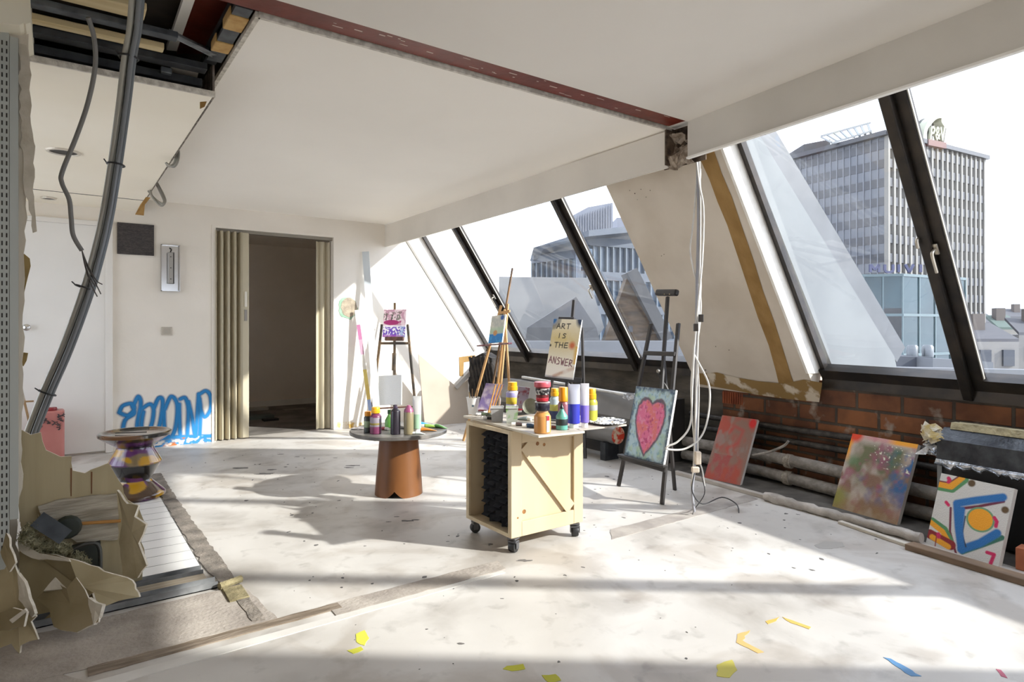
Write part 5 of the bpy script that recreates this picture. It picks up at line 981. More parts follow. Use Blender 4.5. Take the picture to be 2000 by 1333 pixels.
for (x, y) in ((1369, 622), (1359, 640)): mb.obox(at_d(x, y, 4.24), RT, FW, Vector((0, 0, 1)), (.016, .010, .026), bev=.003)
put('cable_clip', mb, BLKM, t, True)
put('socket_cluster', MB().obox(at_d(1363, 895, 4.26), RT, FW, Vector((0, 0, 1)), (.020, .016, .045), bev=.006).obox(at_d(1358, 918, 4.25), RT, FW, Vector((0, 0, 1)), (.026, .014, .02), bev=.006), mat('cream_socket', 'cdbfae', 'b5a695', scale=14, rough=.5), t, True)
hc([(1356, 925, 4.26), (1352, 960, 4.28), (1372, 985, 4.30), (1410, 972, 4.55), (1438, 985, 4.5), (1443, 1003, 4.36)], .004, mat('dark_thin_cable', '2c2c2e', rough=.5), 'floor_cable')
hc([(1370, 930, 4.30), (1376, 965, 4.32), (1354, 1000, 4.34), (1362, 1014, 4.24), (1410, 1020, 4.17)], .003, _m['dark_thin_cable'], 'floor_cable')
# cylinder with a red and cream end behind the cart
ce = on_z(1207, 852, .16); 
ax = Vector((.55, .83, 0)).normalized(); t = thing('paint_bucket', 'horizontal grey drum with a red and cream end, under the left window behind the cart', 'drum', (ce.x, ce.y, .0))
ax = Vector((.03, 1, 0)).normalized(); cc = Vector((4.25, 4.30, .11)); q = on_y(1207, 851, 4.30); cc = Vector((q.x, 4.30, q.z))
put('drum_body', MB().lathe([(.085, 0), (.088, .01), (.088, .75), (.08, .76)], cc, n=24, axis=ax), mat('grey_drum', '6d6a67', '7d7a76', scale=4, rough=.4, metal=.3), t, True)
put('drum_end', MB().lathe([(.083, -.004), (.083, 0), (0, .0)], cc, n=24, axis=ax), mat('red_cream_end', 'c23a24', 'c9b49a', scale=16, rough=.5, lo=.46, hi=.56), t, True)
put('drum_stand', MB().box((cc.x - .09, 4.38, 0), (cc.x + .09, 4.45, cc.z - .075)), DKS, t, True); put('drum_stand', MB().box((cc.x - .09, 4.90, 0), (cc.x + .09, 4.97, cc.z - .075)), DKS, t, True)
# ================================================================== ROUND TABLE
tc_ = on_z(779, 963); tz_ = .50
t = thing('side_table', 'round grey topped side table on a tapered brown pedestal', 'table', (tc_.x, tc_.y, 0), -YAW)
put('tabletop', MB().lathe([(0, tz_ - .032), (.362, tz_ - .032), (.374, tz_ - .026), (.374, tz_ - .006), (.368, tz_), (0, tz_)], n=64), mat('grey_stone_top', '5f5c58', '7b7771', scale=9, rough=.4, bump=.1), t)
BRN = mat('oxidised_brown_base', '5a3417', '7d4e24', scale=3, rough=.42, lo=.3, hi=.75, stretch=(1, 1, .35))
mb = MB(); n = 96; rings = [(0, .184), (.15, .174), (.30, .160), (tz_ - .032, .146)]; vs = []
for j, (z, r) in enumerate(rings):
    for k in range(n):
        a = 2 * math.pi * k / n; zz = z
        if j == 0:                                            # scalloped foot: a pointed notch every half turn
            d_ = abs(((a + math.pi / 2) % math.pi + math.pi / 2) % math.pi - math.pi / 2) if False else abs(math.atan2(math.sin(2 * (a + math.pi / 2)), math.cos(2 * (a + math.pi / 2)))) / 2
            x_ = d_ * .184; zz = .055 * max(0, 1 - x_ / .075) ** 1.6
        vs.append((math.cos(a) * r, math.sin(a) * r, zz))
mb.add(vs, [(j * n + k, j * n + (k + 1) % n, (j + 1) * n + (k + 1) % n, (j + 1) * n + k) for j in range(3) for k in range(n)], smooth=True)
mb.add([(v[0] * .93, v[1] * .93, v[2] + .0) for v in vs], [(j * n + k, (j + 1) * n + k, (j + 1) * n + (k + 1) % n, j * n + (k + 1) % n) for j in range(3) for k in range(n)], smooth=True)
put('pedestal', mb, BRN, t)
# ================================================================== ZIGZAG STOOL
sc_ = on_z(264, 972); t = thing('stool', 'zigzag stool sprayed in purple, yellow and black', 'stool', (sc_.x, sc_.y, 0), -YAW)
prof = [(0, .0), (.185, .0), (.205, .018), (.20, .04), (.115, .125), (.105, .14), (.112, .155), (.175, .26), (.178, .275), (.170, .29), (.125, .375), (.122, .39), (.135, .40), (.225, .462), (.243, .475), (.245, .495), (.235, .503), (.215, .503), (.19, .488), (0, .486)]
nv = 72; pts = []
for (r0, h0), (r1, h1) in zip(prof[:-1], prof[1:]):
    m_ = max(1, int(math.hypot(r1 - r0, h1 - h0) / .008)); pts += [(r0 + (r1 - r0) * k / m_, h0 + (h1 - h0) * k / m_) for k in range(m_)]
pts.append(prof[-1]); mb = MB().lathe(pts, n=nv); me = mb.mesh('stool_body', attr_mat('sprayed_gloss', rough=.18, coat=.6))
at = me.color_attributes.new('Col', 'FLOAT_COLOR', 'POINT'); arr = np.zeros((len(me.vertices), 4)); arr[:, 3] = 1
Pc, Yc, Kc, Oc, Bc = [np.array(lin(c)) for c in ('5f2f66', 'b58818', '0b090a', '5f3d20', '7d6c4f')]
for i, v in enumerate(me.vertices):
    p = v.co; ang = Vector((p.x, p.y, 0)).normalized() * .12 if (p.x or p.y) else Vector((0, 0, 0)); q = Vector((ang.x, ang.y, p.z))
    n1 = noise.noise(q * 11 + Vector((3, 1, 7))); n2 = noise.noise(q * 16 + Vector((9, 4, 2))); c = Kc.copy()
    band = (.05 < p.z < .13) or (.14 < p.z < .25 and False)
    def mx(c, d, f): f = max(0, min(1, f)); return c * (1 - f) + d * f
    if p.z < .14: c = mx(mx(Oc * .5, Pc, n1 * 6 + .6), Yc, (n2 - .12) * 9)
    elif p.z < .27: c = mx(Kc, Pc, (n1 - .30) * 8)
    elif p.z < .385: c = mx(mx(Pc, Bc, n1 * 5), Yc, (n2 - .05) * 9)
    elif p.z < .47: c = mx(mx(Kc, Pc, (n1 - .02) * 6), Bc * .5, (n2 - .2) * 6)
    else: c = mx(mx(Oc, Bc, n1 * 4), Kc, (n2 - .08) * 9)
    arr[i, :3] = c
at.data.foreach_set('color', arr.astype(np.float32).ravel()); me.update()
put('body', me, [], t)
put('brush_on_top', MB().tube([(-.12, -.05, .497), (.10, -.02, .50)], .004, 6), mat('dark_brush_stick', '2b2622', rough=.6), t)
# ================================================================== CART
PL = mat('pine_ply', 'cbb898', 'bfaa88', scale=2.4, rough=.55, stretch=(1, 1, .18), bump=.05); PLE = mat('pine_edge', 'cdbd9d', 'bda784', scale=9, rough=.6)
cx0, cx1, cy0, cy1, cz0, cz1 = 2.085, 2.635, 2.905, 3.395, .085, .700
t = thing('crate_cart', 'pine crate on castors carrying the paint bottles', 'cart', ((cx0 + cx1) / 2, (cy0 + cy1) / 2, 0))
P_ = lambda mb, nm, m=PL: put(nm, mb, m, t, True)
P_(MB().box((cx0 + .02, cy0 + .018, cz0 + .004), (cx1 - .0, cy0 + .03, cz1 - .004)), 'front_panel')
P_(MB().box((cx0, cy0, cz0), (cx0 + .075, cy0 + .018, cz1), bev=.002), 'stile'); P_(MB().box((cx1 - .075, cy0, cz0), (cx1, cy0 + .018, cz1), bev=.002), 'stile')
P_(MB().box((cx0 + .075, cy0, cz0), (cx1 - .075, cy0 + .018, cz0 + .085), bev=.002), 'rail'); P_(MB().box((cx0 + .075, cy0, cz1 - .075), (cx1 - .075, cy0 + .018, cz1), bev=.002), 'rail')
P_(MB().bar((cx0 + .10, cy0 + .008, cz1 - .09), (cx1 - .10, cy0 + .008, cz0 + .10), .075, .016, up=(0, 1, 0)), 'diagonal_brace')
P_(MB().box((cx0 + .012, cy0 + .03, cz0), (cx1, cy1, cz0 + .015)), 'bottom'); P_(MB().box((cx0 + .012, cy0 + .03, cz1 - .015), (cx1, cy1 - .0, cz1)), 'top_board')
P_(MB().box((cx0 + .012, cy1 - .016, cz0 + .015), (cx1, cy1, cz1 - .015)), 'back_panel'); P_(MB().box((cx1 - .014, cy0 + .03, cz0 + .015), (cx1, cy1 - .016, cz1 - .015)), 'side_panel')
mb = MB().box((cx0, cy0 + .018, cz0), (cx0 + .014, cy0 + .032, cz1)).box((cx0, cy1 - .03, cz0), (cx0 + .014, cy1, cz1)).box((cx0, cy0 + .03, cz0), (cx0 + .014, cy1 - .03, cz0 + .022)).box((cx0, cy0 + .03, cz1 - .022), (cx0 + .014, cy1 - .03, cz1)); P_(mb, 'open_side_frame', PLE)
# acoustic foam standing inside: rows of wedges
FOAM = mat('black_acoustic_foam', '1b1b1e', '27272b', scale=30, rough=1)
mb = MB(); fx, nrow, ncol = cx0 + .035, 13, 5; z0_, z1_ = cz0 + .03, cz1 - .05; ya, yb_ = cy0 + .04, cy0 + .36
mb.box((fx + .03, ya, z0_), (fx + .07, yb_, z1_))
hz_ = (z1_ - z0_) / nrow; hy_ = (yb_ - ya) / ncol
for j in range(nrow):
    for i in range(ncol):
        a, b = ya + i * hy_, ya + (i + 1) * hy_; c_, d_ = z0_ + j * hz_, z0_ + (j + 1) * hz_
        if (i + j) % 2 == 0: mb.add([(fx + .03, a, c_), (fx + .03, b, c_), (fx + .03, b, d_), (fx + .03, a, d_), (fx - .008, a, (c_ + d_) / 2), (fx - .008, b, (c_ + d_) / 2)], [(0, 1, 5, 4), (3, 4, 5, 2), (0, 4, 3), (1, 2, 5)])
        else: mb.add([(fx + .03, a, c_), (fx + .03, b, c_), (fx + .03, b, d_), (fx + .03, a, d_), (fx - .008, (a + b) / 2, c_), (fx - .008, (a + b) / 2, d_)], [(0, 4, 5, 3), (1, 2, 5, 4), (0, 1, 4), (3, 5, 2)])
o = put('acoustic_foam', mb, FOAM); tag(o, 'black wedge foam panel standing inside the open pine crate', 'foam panel')
for (x, y, wz) in ((cx0, cy0 + .013, .60), ):
    pass
# knots in the wood
mb = MB()
for (px, py, r) in ((1024, 1000, .013), (1008, 1011, .006), (1050, 867, .012), (1063, 869, .010)):
    p = on_y(px, py, cy0 + .0165); yk = cy0 - .0004 if px < 1015 else cy0 + .0170
    mb.lathe([(r * .55, 0), (r, .0006)] if False else [(r, 0), (r, .0008)], (p.x, yk + .0006, p.z), n=14, axis=(0, -1, 0))
P_(mb, 'wood_knots', mat('knot_brown', '9a6a34', '6f4420', scale=60, rough=.6))
WH = mat('castor_black', '232324', rough=.45); WHG = mat('castor_grey', '5c5c5e', rough=.4, metal=.4)
for (x, y, a) in ((cx0 + .03, cy0 + .02, .4), (cx1 - .05, cy0 + .02, 1.0), (cx0 + .035, cy1 - .05, -.3), (cx1 - .05, cy1 - .05, .7)):
    d_ = Vector((math.cos(a), math.sin(a), 0)); s_ = Vector((-d_.y, d_.x, 0)); c = Vector((x, y, .031))
    cw = P_(MB().lathe([(.012, -.022), (.029, -.020), (.031, -.016), (.031, .016), (.029, .020), (.012, .022)], c, n=22, axis=s_), 'castor', WH)
    mb = MB().obox(c + Vector((0, 0, .030)) , d_, s_, Vector((0, 0, 1)), (.020, .029, .006), bev=.003); mb.obox(c + Vector((0, 0, .012)) + s_ * .027, d_, s_, Vector((0, 0, 1)), (.014, .002, .020)); mb.obox(c + Vector((0, 0, .012)) - s_ * .027, d_, s_, Vector((0, 0, 1)), (.014, .002, .020)); mb.obox(c + Vector((0, 0, .049)), d_, s_, Vector((0, 0, 1)), (.026, .026, .004)); put('castor_fork', mb, WHG, cw, True)
# loose worktop sheets
ztop = .718
TOPM = mat('paint_marked_board', 'a8a095', 'c9c1b4', scale=7, rough=.5, lo=.35, hi=.7)
P2 = [on_z(x, y, .715) for x, y in ((1052, 851), (1142, 841), (1142, 826), (905, 812))]
a0 = on_z(1052, 851, .715); a1 = on_z(905, 812, .715); a2 = on_z(1142, 842, .715); e1 = a1 - a0; e2 = a2 - a0
o = put('worktop_board', MB().prism([a0, a2, a2 + e1, a1], (0, 0, .012) , mi_side=1), [TOPM, mat('board_edge_light', 'cfc5b0', rough=.6)])
for v in o.data.vertices: v.co.z += -.715 + .702
tag(o, 'grey paint-stained board lying loose on top of the pine crate', 'board')
b0 = on_z(1138, 840, .715); b1 = on_z(1224, 829, .715); o = put('worktop_board', MB().prism([b0 + Vector((.004, .03, .001)), b1 + Vector((0, 0, .001)), b1 + e1 * .55, b0 + Vector((.004, 0, 0)) + e1 * .55], (0, 0, .010)), [mat('thin_grey_sheet', 'b5aca2', '9d958b', scale=7, rough=.5)])
for v in o.data.vertices: v.co.z += -.715 + .703
tag(o, 'thin grey sheet sticking out of the right side of the crate top', 'board')
# ================================================================== BOTTLES
def PM_(c, rough=.35, **k): return mat('plastic_' + c + ('_%d' % int(rough * 100)), c, rough=rough, **k)
def place(px, base, z): return on_z(px, base, z)
def bottle(px, base, top, w, z, body, cap, label, cat='paint bottle', name='paint_bottle', shoulder=.78, neck=.42, capw=.62, caph=.2, lab=None, stripes=(), group=None, capshape='flat', squash=1):
    p = place(px, base, z); d = depth(p); H = (base - top) * d / F; r = w * d / F / 2; p = p + FW * r * .8; d2 = depth(p); H *= d2 / d; r *= d2 / d
    t = thing(name, label, cat, (p.x, p.y, z), -YAW, group)
    hb = H * (1 - caph); sh = hb * shoulder
    prof = [(0, 0), (r * .90, 0), (r, r * .12), (r, sh - r * .1), (r * .96, sh), (r * neck * 1.15, hb - (hb - sh) * .25), (r * neck, hb - (hb - sh) * .15), (r * neck, hb)]
    put('body', MB().lathe(prof, n=28), body if not isinstance(body, str) else PM_(body), t)
    for (a, b, c) in ((lab,) if lab else ()) + tuple(stripes): put('label_band', MB().lathe([(r * 1.003, H * a), (r * 1.012, H * a + .001), (r * 1.012, H * b - .001), (r * 1.003, H * b)], n=28), PM_(c, .5), t)
    rc = r * capw
    if capshape == 'flat': cp = [(0, hb - H * .01), (rc, hb - H * .01), (rc, H * .93), (rc * .95, H), (0, H)]
    elif capshape == 'cone': cp = [(0, hb), (rc, hb), (rc * .95, hb + (H - hb) * .3), (rc * .45, hb + (H - hb) * .55), (rc * .35, H), (0, H)]
    elif capshape == 'dome': cp = [(0, hb - .002), (rc, hb - .002), (rc * .9, hb + (H - hb) * .3), (rc * .55, hb + (H - hb) * .7), (rc * .3, H), (0, H)]
    elif capshape == 'flip': cp = [(0, hb), (rc, hb), (rc, hb + (H - hb) * .45), (rc * .92, hb + (H - hb) * .5), (rc * .92, H * .985), (rc * .85, H), (0, H)]
    put('cap', MB().lathe(cp, n=24), cap if not isinstance(cap, str) else PM_(cap), t)
    return t
Z1 = .714; YC = 'e2a51a'
bottle(717, 846, 805, 15, tz_, '3f4440', 'd98f1f', 'small dark bottle with an orange cap, leftmost on the round table', capw=.85, lab=(.25, .55, '8b9a7c'), shoulder=.9, neck=.7)
bottle(732, 849, 797, 22, tz_, '6f3352', YC, 'plum paint bottle with a yellow flip cap on the round table', capw=.78, caph=.22, neck=.6, lab=(.28, .62, '8f8790'), stripes=((.34, .42, 'c6b23a'),), shoulder=.85, capshape='flip')
bottle(759, 836, 802, 17, tz_, '5f9a48', '2b4c2a', 'round green bottle with a dark green cap on the round table', capw=.42, caph=.22, neck=.32, shoulder=.55)
bottle(771, 850, 792, 19, tz_, '251f28', '3a2b40', 'tall black bottle in front on the round table', capw=.5, caph=.12, neck=.45, shoulder=.9, capshape='cone')
bottle(797, 850, 793, 19, tz_, '857a5c', '8f4a6c', 'olive bottle with a pink cone top on the round table', capw=1.0, caph=.22, neck=.8, shoulder=.97, capshape='dome')
def tube_up(px, base, top, w, z, cbody, ctop, label, frac=.5, lean=0, name='paint_tube', cat='paint tube', crimp='d8d6d2'):
    p = place(px, base, z); d = depth(p); H = (base - top) * d / F; r = w * d / F / 2; t = thing(name, label, cat, (p.x, p.y, z), -YAW)
    def ring(h, rx, ry): return [Vector((math.cos(a) * rx + lean * h, math.sin(a) * ry + r, h)) for a in [2 * math.pi * k / 20 for k in range(20)]]
    L = [(r * .06 + .0, .8 * r, .8 * r)] ; lev = [(0, r * .75, r * .75), (.10, r * .75, r * .75), (.11, r, r * .95), (.35, r, r * .8), (frac, r, r * .62), (.85, r * 1.0, r * .3), (.93, r, r * .08), (1, r, r * .06)]
    def seg(a, b, nm, m):
        mb = MB(); ls = lev[a:b]; vs = []
        for h, rx, ry in ls: vs += ring(h * H, rx, ry)
        mb.add(vs, [(i * 20 + k, i * 20 + (k + 1) % 20, (i + 1) * 20 + (k + 1) % 20, (i + 1) * 20 + k) for i in range(len(ls) - 1) for k in range(20)], smooth=True); mb.add(vs[:20], [list(range(20))[::-1]]); mb.add(vs[-20:], [list(range(20))]); put(nm, mb, PM_(m, .3), t)
    seg(0, 2, 'cap', 'efece6'); seg(2, 5, 'tube_body', cbody); seg(4, 8, 'tube_end', ctop); return t
tube_up(813, 846, 775, 17, tz_, '9fc0a4', 'd2d3d0', 'upright white and pale green paint tube on the round table', .5)
def tube_flat(px, py, L_, w, ang, z, c, label, cap='efece6', name='paint_tube', cat='paint tube', lift=0):
    p = place(px, py, z); r = w / 2; t = thing(name, label, cat, (p.x, p.y, z + lift), ang - YAW)
    n = 16; lev = [(0, r, r * .85), (.25, r, r * .8), (.6, r * 1.05, r * .5), (.92, r * 1.15, r * .1), (1, r * 1.15, r * .07)]; vs = []; mb = MB()
    for h, ry, rz_ in lev: vs += [Vector((h * L_, math.cos(a) * ry, rz_ + .001 + math.sin(a) * rz_)) for a in [2 * math.pi * k / n for k in range(n)]]
    mb.add(vs, [(i * n + k, i * n + (k + 1) % n, (i + 1) * n + (k + 1) % n, (i + 1) * n + k) for i in range(4) for k in range(n)], smooth=True); mb.add(vs[:n], [list(range(n))]); mb.add(vs[-n:], [list(range(n))])
    put('tube_body', mb, PM_(c, .3), t); put('cap', MB().lathe([(r * .75, -.028), (r * .8, -.026), (r * .8, -.002), (r * .4, .001)], (0, 0, r * .86), n=16, axis=(1, 0, 0)), PM_(cap, .35), t); return t
tube_flat(812, 833, .14, .045, .15, tz_, '2f8fd8', 'blue paint tube lying among others on the round table', '2779c0')
tube_flat(829, 837, .13, .04, .35, tz_, '86a84a', 'lime green paint tube lying on the round table', 'f0e9df')
tube_flat(851, 836, .10, .035, -.4, tz_, '4c7a3a', 'short dark green paint tube at the right rim of the round table', 'cfd6c4')
tube_flat(822, 843, .12, .035, .2, tz_, 'b9752f', 'ochre paint tube at the front right of the round table', 'f0dfd0')
tube_flat(752, 841, .09, .03, 2.7, tz_, 'a83a4a', 'small red paint tube between the bottles on the round table', 'f1ece6')
tube_flat(812, 849, .07, .025, .1, tz_, 'c9d3cc', 'pale small tube at the front of the round table', 'dfe2df')
tube_flat(783, 838, .10, .03, -.5, tz_, '6d6a66', 'grey paint tube behind the tall bottles on the round table', 'efeae2')
p = on_z(702, 838, tz_); o = put('palette', MB().lathe([(0, 0), (.06, 0), (.065, .004), (.055, .006), (0, .003)], p, n=20), mat('dirty_palette', '3a3638', 'b9b3b3', scale=24, rough=.4, lo=.45, hi=.55)); tag(o, 'small dirty palette dish at the left rim of the round table', 'palette')
# ---- on the cart
p = place(924, 810, Z1); t = thing('paper_cup', 'white paper cup holding brushes at the left end of the crate top', 'cup', (p.x, p.y, Z1), -YAW)
d = depth(p); put('cup', MB().lathe([(0, .003), (.030, .003), (.044, .112), (.047, .114), (.046, .110), (.042, .108), (.028, .006)], n=28), mat('cup_white', 'ebe9e4', rough=.5), t); put('printed_mark', MB().box((-.006, -.0385, .055), (.008, -.0365, .068)), PM_('4a5a66'), t)
for k, (dx, dy, hgt, c) in enumerate(((.0, .01, .17, '8a6a44'), (.02, -.005, .16, '3a2f28'), (-.02, .0, .15, 'a5854f'))):
    a = p + Vector((dx * .3, dy, .01)); b = p + Vector((dx * 1.6, dy, hgt)); a.z = Z1 + .01; b.z = Z1 + hgt; o = put('paint_brush', MB().tube([a, b], .003, 7), PM_(c, .5)); tag(o, ['brown handled brush leaning in the white paper cup', 'dark handled brush in the white paper cup', 'tan handled brush in the white paper cup'][k], 'brush', 'brushes in the paper cup')
# small leaning canvas + bundle of brushes + water bottle behind
o = None; q = [at_d(x, y, 4.12) for x, y in ((949, 749), (985, 752), (962, 802), (932, 800))]; mb = MB().prism(q, FW * .012); o = put('small_canvas', mb, mat('purple_streaked', '7d6c9a', 'c3b4bd', scale=16, rough=.6, lo=.4, hi=.6)); tag(o, 'small purple and grey streaked canvas leaning behind the brushes', 'painting')
for k, ((xa, ya_), (xb2, yb2), c) in enumerate((((958, 806), (976, 748), 'b5792e'), ((962, 806), (981, 752), '9c6a2f'), ((954, 806), (968, 752), 'c98d3c'))):
    o = put('paint_brush', MB().tube([at_d(xa, ya_, 4.00), at_d(xb2, yb2, 4.05)], .0045, 7), PM_(c, .5)); tag(o, ['ochre brush handle, middle of three leaning by the water bottle', 'brown brush handle, rightmost of three leaning by the water bottle', 'amber brush handle, leftmost of three leaning by the water bottle'][k], 'brush', 'brushes leaning by the water bottle')
WAT = glass_mat('clear_plastic', tint=(.86, .88, .92), dirt=0, refl=.16)
bottle(971, 806, 760, 20, Z1, WAT, '4b4a9c', 'clear ribbed water bottle with a violet blue cap on the crate top', cat='water bottle', name='water_bottle', capw=.38, caph=.13, neck=.3, shoulder=.68)
bottle(1001, 804, 748, 25, Z1, 'b7b3c4', YC, 'tallest bottle at the back left of the crate top, lilac label and yellow flip cap', capw=.78, caph=.28, neck=.6, lab=(.25, .48, 'c9b53a'), stripes=((.48, .64, 'a9a3cf'),), shoulder=.9, capshape='flip')
tube_up(1015, 806, 771, 11, Z1, 'cf2a3f', 'ece8e4', 'slim red and white tube beside the lilac labelled bottle', .6)
q = [at_d(x, y, 4.15) for x, y in ((1013, 755), (1035, 758), (1028, 800), (1008, 798))]; o = put('clear_bag', MB().prism(q, FW * .01), mat('mauve_bag', '8f8390', '7a2c38', scale=20, rough=.3, lo=.5, hi=.58)); tag(o, 'mauve plastic packet standing at the back of the crate top', 'packet')
TUB = mat('milky_tub', 'b9b8b6', 'a4a2a3', scale=18, rough=.35)
def tub(px, base, top, w, z, m, label, dep=.075):
    p = place(px, base, z); d = depth(p); H = (base - top) * d / F; W2 = w * d / F / 2; t = thing('plastic_tub', label, 'tub', (p.x, p.y, z), -YAW); mb = MB()
    o_ = [(-W2 * .86, 0), (W2 * .86, 0), (W2 * .86, dep), (-W2 * .86, dep)]; i_ = [(-W2, -.006), (W2, -.006), (W2, dep + .006), (-W2, dep + .006)]
    vs = [Vector((a, b, 0)) for a, b in o_] + [Vector((a, b, H)) for a, b in i_] + [Vector((a * .95, b * .92 + .003, H)) for a, b in i_] + [Vector((a * .95, b * .92 + .003, .004)) for a, b in o_]
    mb.add(vs, [(3, 2, 1, 0)] + [(k, (k + 1) % 4, 4 + (k + 1) % 4, 4 + k) for k in range(4)] + [(4 + k, 4 + (k + 1) % 4, 8 + (k + 1) % 4, 8 + k) for k in range(4)] + [(8 + k, 8 + (k + 1) % 4, 12 + (k + 1) % 4, 12 + k) for k in range(4)] + [(12, 13, 14, 15)])
    put('tub', mb, m, t); put('rim', MB().box((-W2 * 1.03, -.010, H - .003), (W2 * 1.03, -.006, H + .002)).box((-W2 * 1.03, dep + .006, H - .003), (W2 * 1.03, dep + .010, H + .002)), mat('tub_rim', 'dcdbd8', rough=.3), t); return t
tub(971, 824, 797, 25, Z1, TUB, 'milky plastic tub with grey water on the crate top, left of two'); tub(1000, 828, 797, 24, Z1, mat('milky_tub_green', 'b4b8ac', '6fa446', scale=20, rough=.35, lo=.5, hi=.62), 'milky plastic tub smeared with green paint on the crate top, right of two')
rr = random.Random(12)
for k, (x, y, a, c, lb) in enumerate(((938, 812, .1, '2c3440', 'dark blue tube on the heap of tubes beside the paper cup'), (948, 816, .5, '6a6f66', 'grey green tube on the heap beside the paper cup'), (952, 820, -.2, '2a2624', 'black tube in front on the heap beside the paper cup'), (940, 817, .3, '47523f', 'olive tube at the left of the heap beside the paper cup'), (951, 809, 2.9, '7b3038', 'dark red tube at the back of the heap beside the paper cup'), (953, 813, .2, 'b0a173', 'sand coloured tube across the heap beside the paper cup'))):
    tube_flat(x, y, .085, .022, a, Z1, c, lb, lift=.0 if k < 3 else .016)
tube_flat(1008, 833, .10, .028, .05, Z1, '4a3b38', 'dark brown tube with a white cap at the front edge of the crate top')
tube_flat(1029, 836, .10, .030, -.02, Z1, '33506e', 'steel blue tube with a white cap beside the orange bottle'); tube_flat(1030, 822, .09, .030, 2.6, Z1, '9aa6ab', 'silvery tube lying between tubs and the orange bottle')
tube_flat(1078, 838, .10, .022, -.25, Z1, '7c3a3a', 'dark red tube with a white end right of the orange bottle')
o = put('bowl', MB().lathe([(.0, 0), (.030, .004), (.048, .02), (.052, .03), (.046, .022), (.0, .008)], place(1041, 812, Z1) + Vector((0, .02, .055)), n=24, axis=(-.75, -.6, .25)), mat('grey_green_bowl', '6d6f5e', '8b8b7c', scale=12, rough=.5)); tag(o, 'grey green bowl tipped on its side behind the jar tower', 'bowl')
# orange bottle with two jars stacked on it
t = bottle(1060, 848, 804, 33, Z1, 'cf9350', 'cfa070', 'squat orange paint bottle at the front corner of the crate top, jars stacked on it', capw=.7, caph=.06, neck=.65, shoulder=.82, lab=None)
p = Vector(t.location); r = 33 * depth(place(1060, 848, Z1)) / F / 2
put('side_label', MB().obox(Vector((r * .62, -r * .80, .055)), Vector((.79, .61, 0)), Vector((-.61, .79, 0)), Vector((0, 0, 1)), (.010, .0015, .045)), PM_('e6dcd2', .5), t); put('red_square', MB().obox(Vector((r * .62, -r * .82, .085)), Vector((.79, .61, 0)), Vector((-.61, .79, 0)), Vector((0, 0, 1)), (.009, .0015, .013)), PM_('c21f2a', .5), t)
ob_top = Z1 + (848 - 804) * depth(Vector((p.x, p.y, Z1))) / F
t = thing('paint_jar', 'squat dark jar in the middle of the tower on the orange bottle', 'jar', (p.x, p.y, ob_top), -YAW); h1 = .046
put('jar', MB().lathe([(0, 0), (r * .84, 0), (r * .88, .003), (r * .88, h1 - .003), (r * .84, h1), (0, h1)], n=28), PM_('26232e', .25), t); put('rim', MB().lathe([(r * .885, h1 - .004), (r * .92, h1 - .003), (r * .92, h1), (r * .88, h1 + .001)], n=28), PM_('a3a09c', .3), t)
t = thing('paint_jar', 'tall dark red jar with a pinkish lid, topmost of the tower on the orange bottle', 'jar', (p.x, p.y, ob_top + h1 + .002), -YAW); h2 = .108
put('jar', MB().lathe([(0, 0), (r * .68, 0), (r * .72, .004), (r * .84, h2 * .75), (0, h2 * .75)], n=28), PM_('6a2a2c', .25), t); put('lid', MB().lathe([(0, h2 * .75), (r * .98, h2 * .76), (r * 1.0, h2 * .80), (r * 1.0, h2 * .97), (r * .96, h2), (0, h2)], n=28), PM_('c0525c', .4), t)
put('label_band', MB().lathe([(r * .78, h2 * .36), (r * .80, h2 * .37), (r * .84, h2 * .68), (r * .82, h2 * .69)], n=28), mat('black_white_label', '262224', 'b9b4b0', scale=60, rough=.5, lo=.52, hi=.56), t); put('red_band', MB().lathe([(r * .70, .004), (r * .735, .006), (r * .755, .022), (r * .74, .024)], n=28), PM_('c02433', .4), t)
bottle(1084, 822, 760, 20, Z1, 'a9b9c0', YC, 'pale blue grey bottle with a yellow cap behind the jar tower', capw=.8, caph=.24, neck=.62, shoulder=.88, lab=(.3, .5, 'b9b85c'), stripes=((.05, .3, '34406a'),), capshape='flip')
bottle(1101, 830, 758, 21, Z1, '8f5560', 'e8940f', 'mauve bottle with a tall orange yellow cap behind the turquoise one', capw=.9, caph=.38, neck=.7, shoulder=.9, capshape='flip')
bottle(1098, 841, 790, 23, Z1, '5c9e90', '1d1f22', 'turquoise bottle with a black tip and black label at the front of the crate top', capw=.36, caph=.2, neck=.34, shoulder=.66, capshape='cone', lab=None, stripes=((.18, .42, '1f2b2c'),))
tube_up(1122, 838, 752, 24, Z1, '3439a8', 'b9bccb', 'big upright royal blue tube with a silver hanging tab', .55)
tube_up(1143, 836, 750, 17, Z1, '8070c8', 'd2d0d6', 'upright lilac tube with a clear hanging tab', .5)
bottle(1156, 826, 761, 24, Z1, 'b5b23c', YC, 'bright yellow paint bottle with a yellow cap, rightmost bottle on the crate top', capw=.82, caph=.30, neck=.7, shoulder=.88, lab=(.36, .52, 'a7a9a0'), capshape='flip')
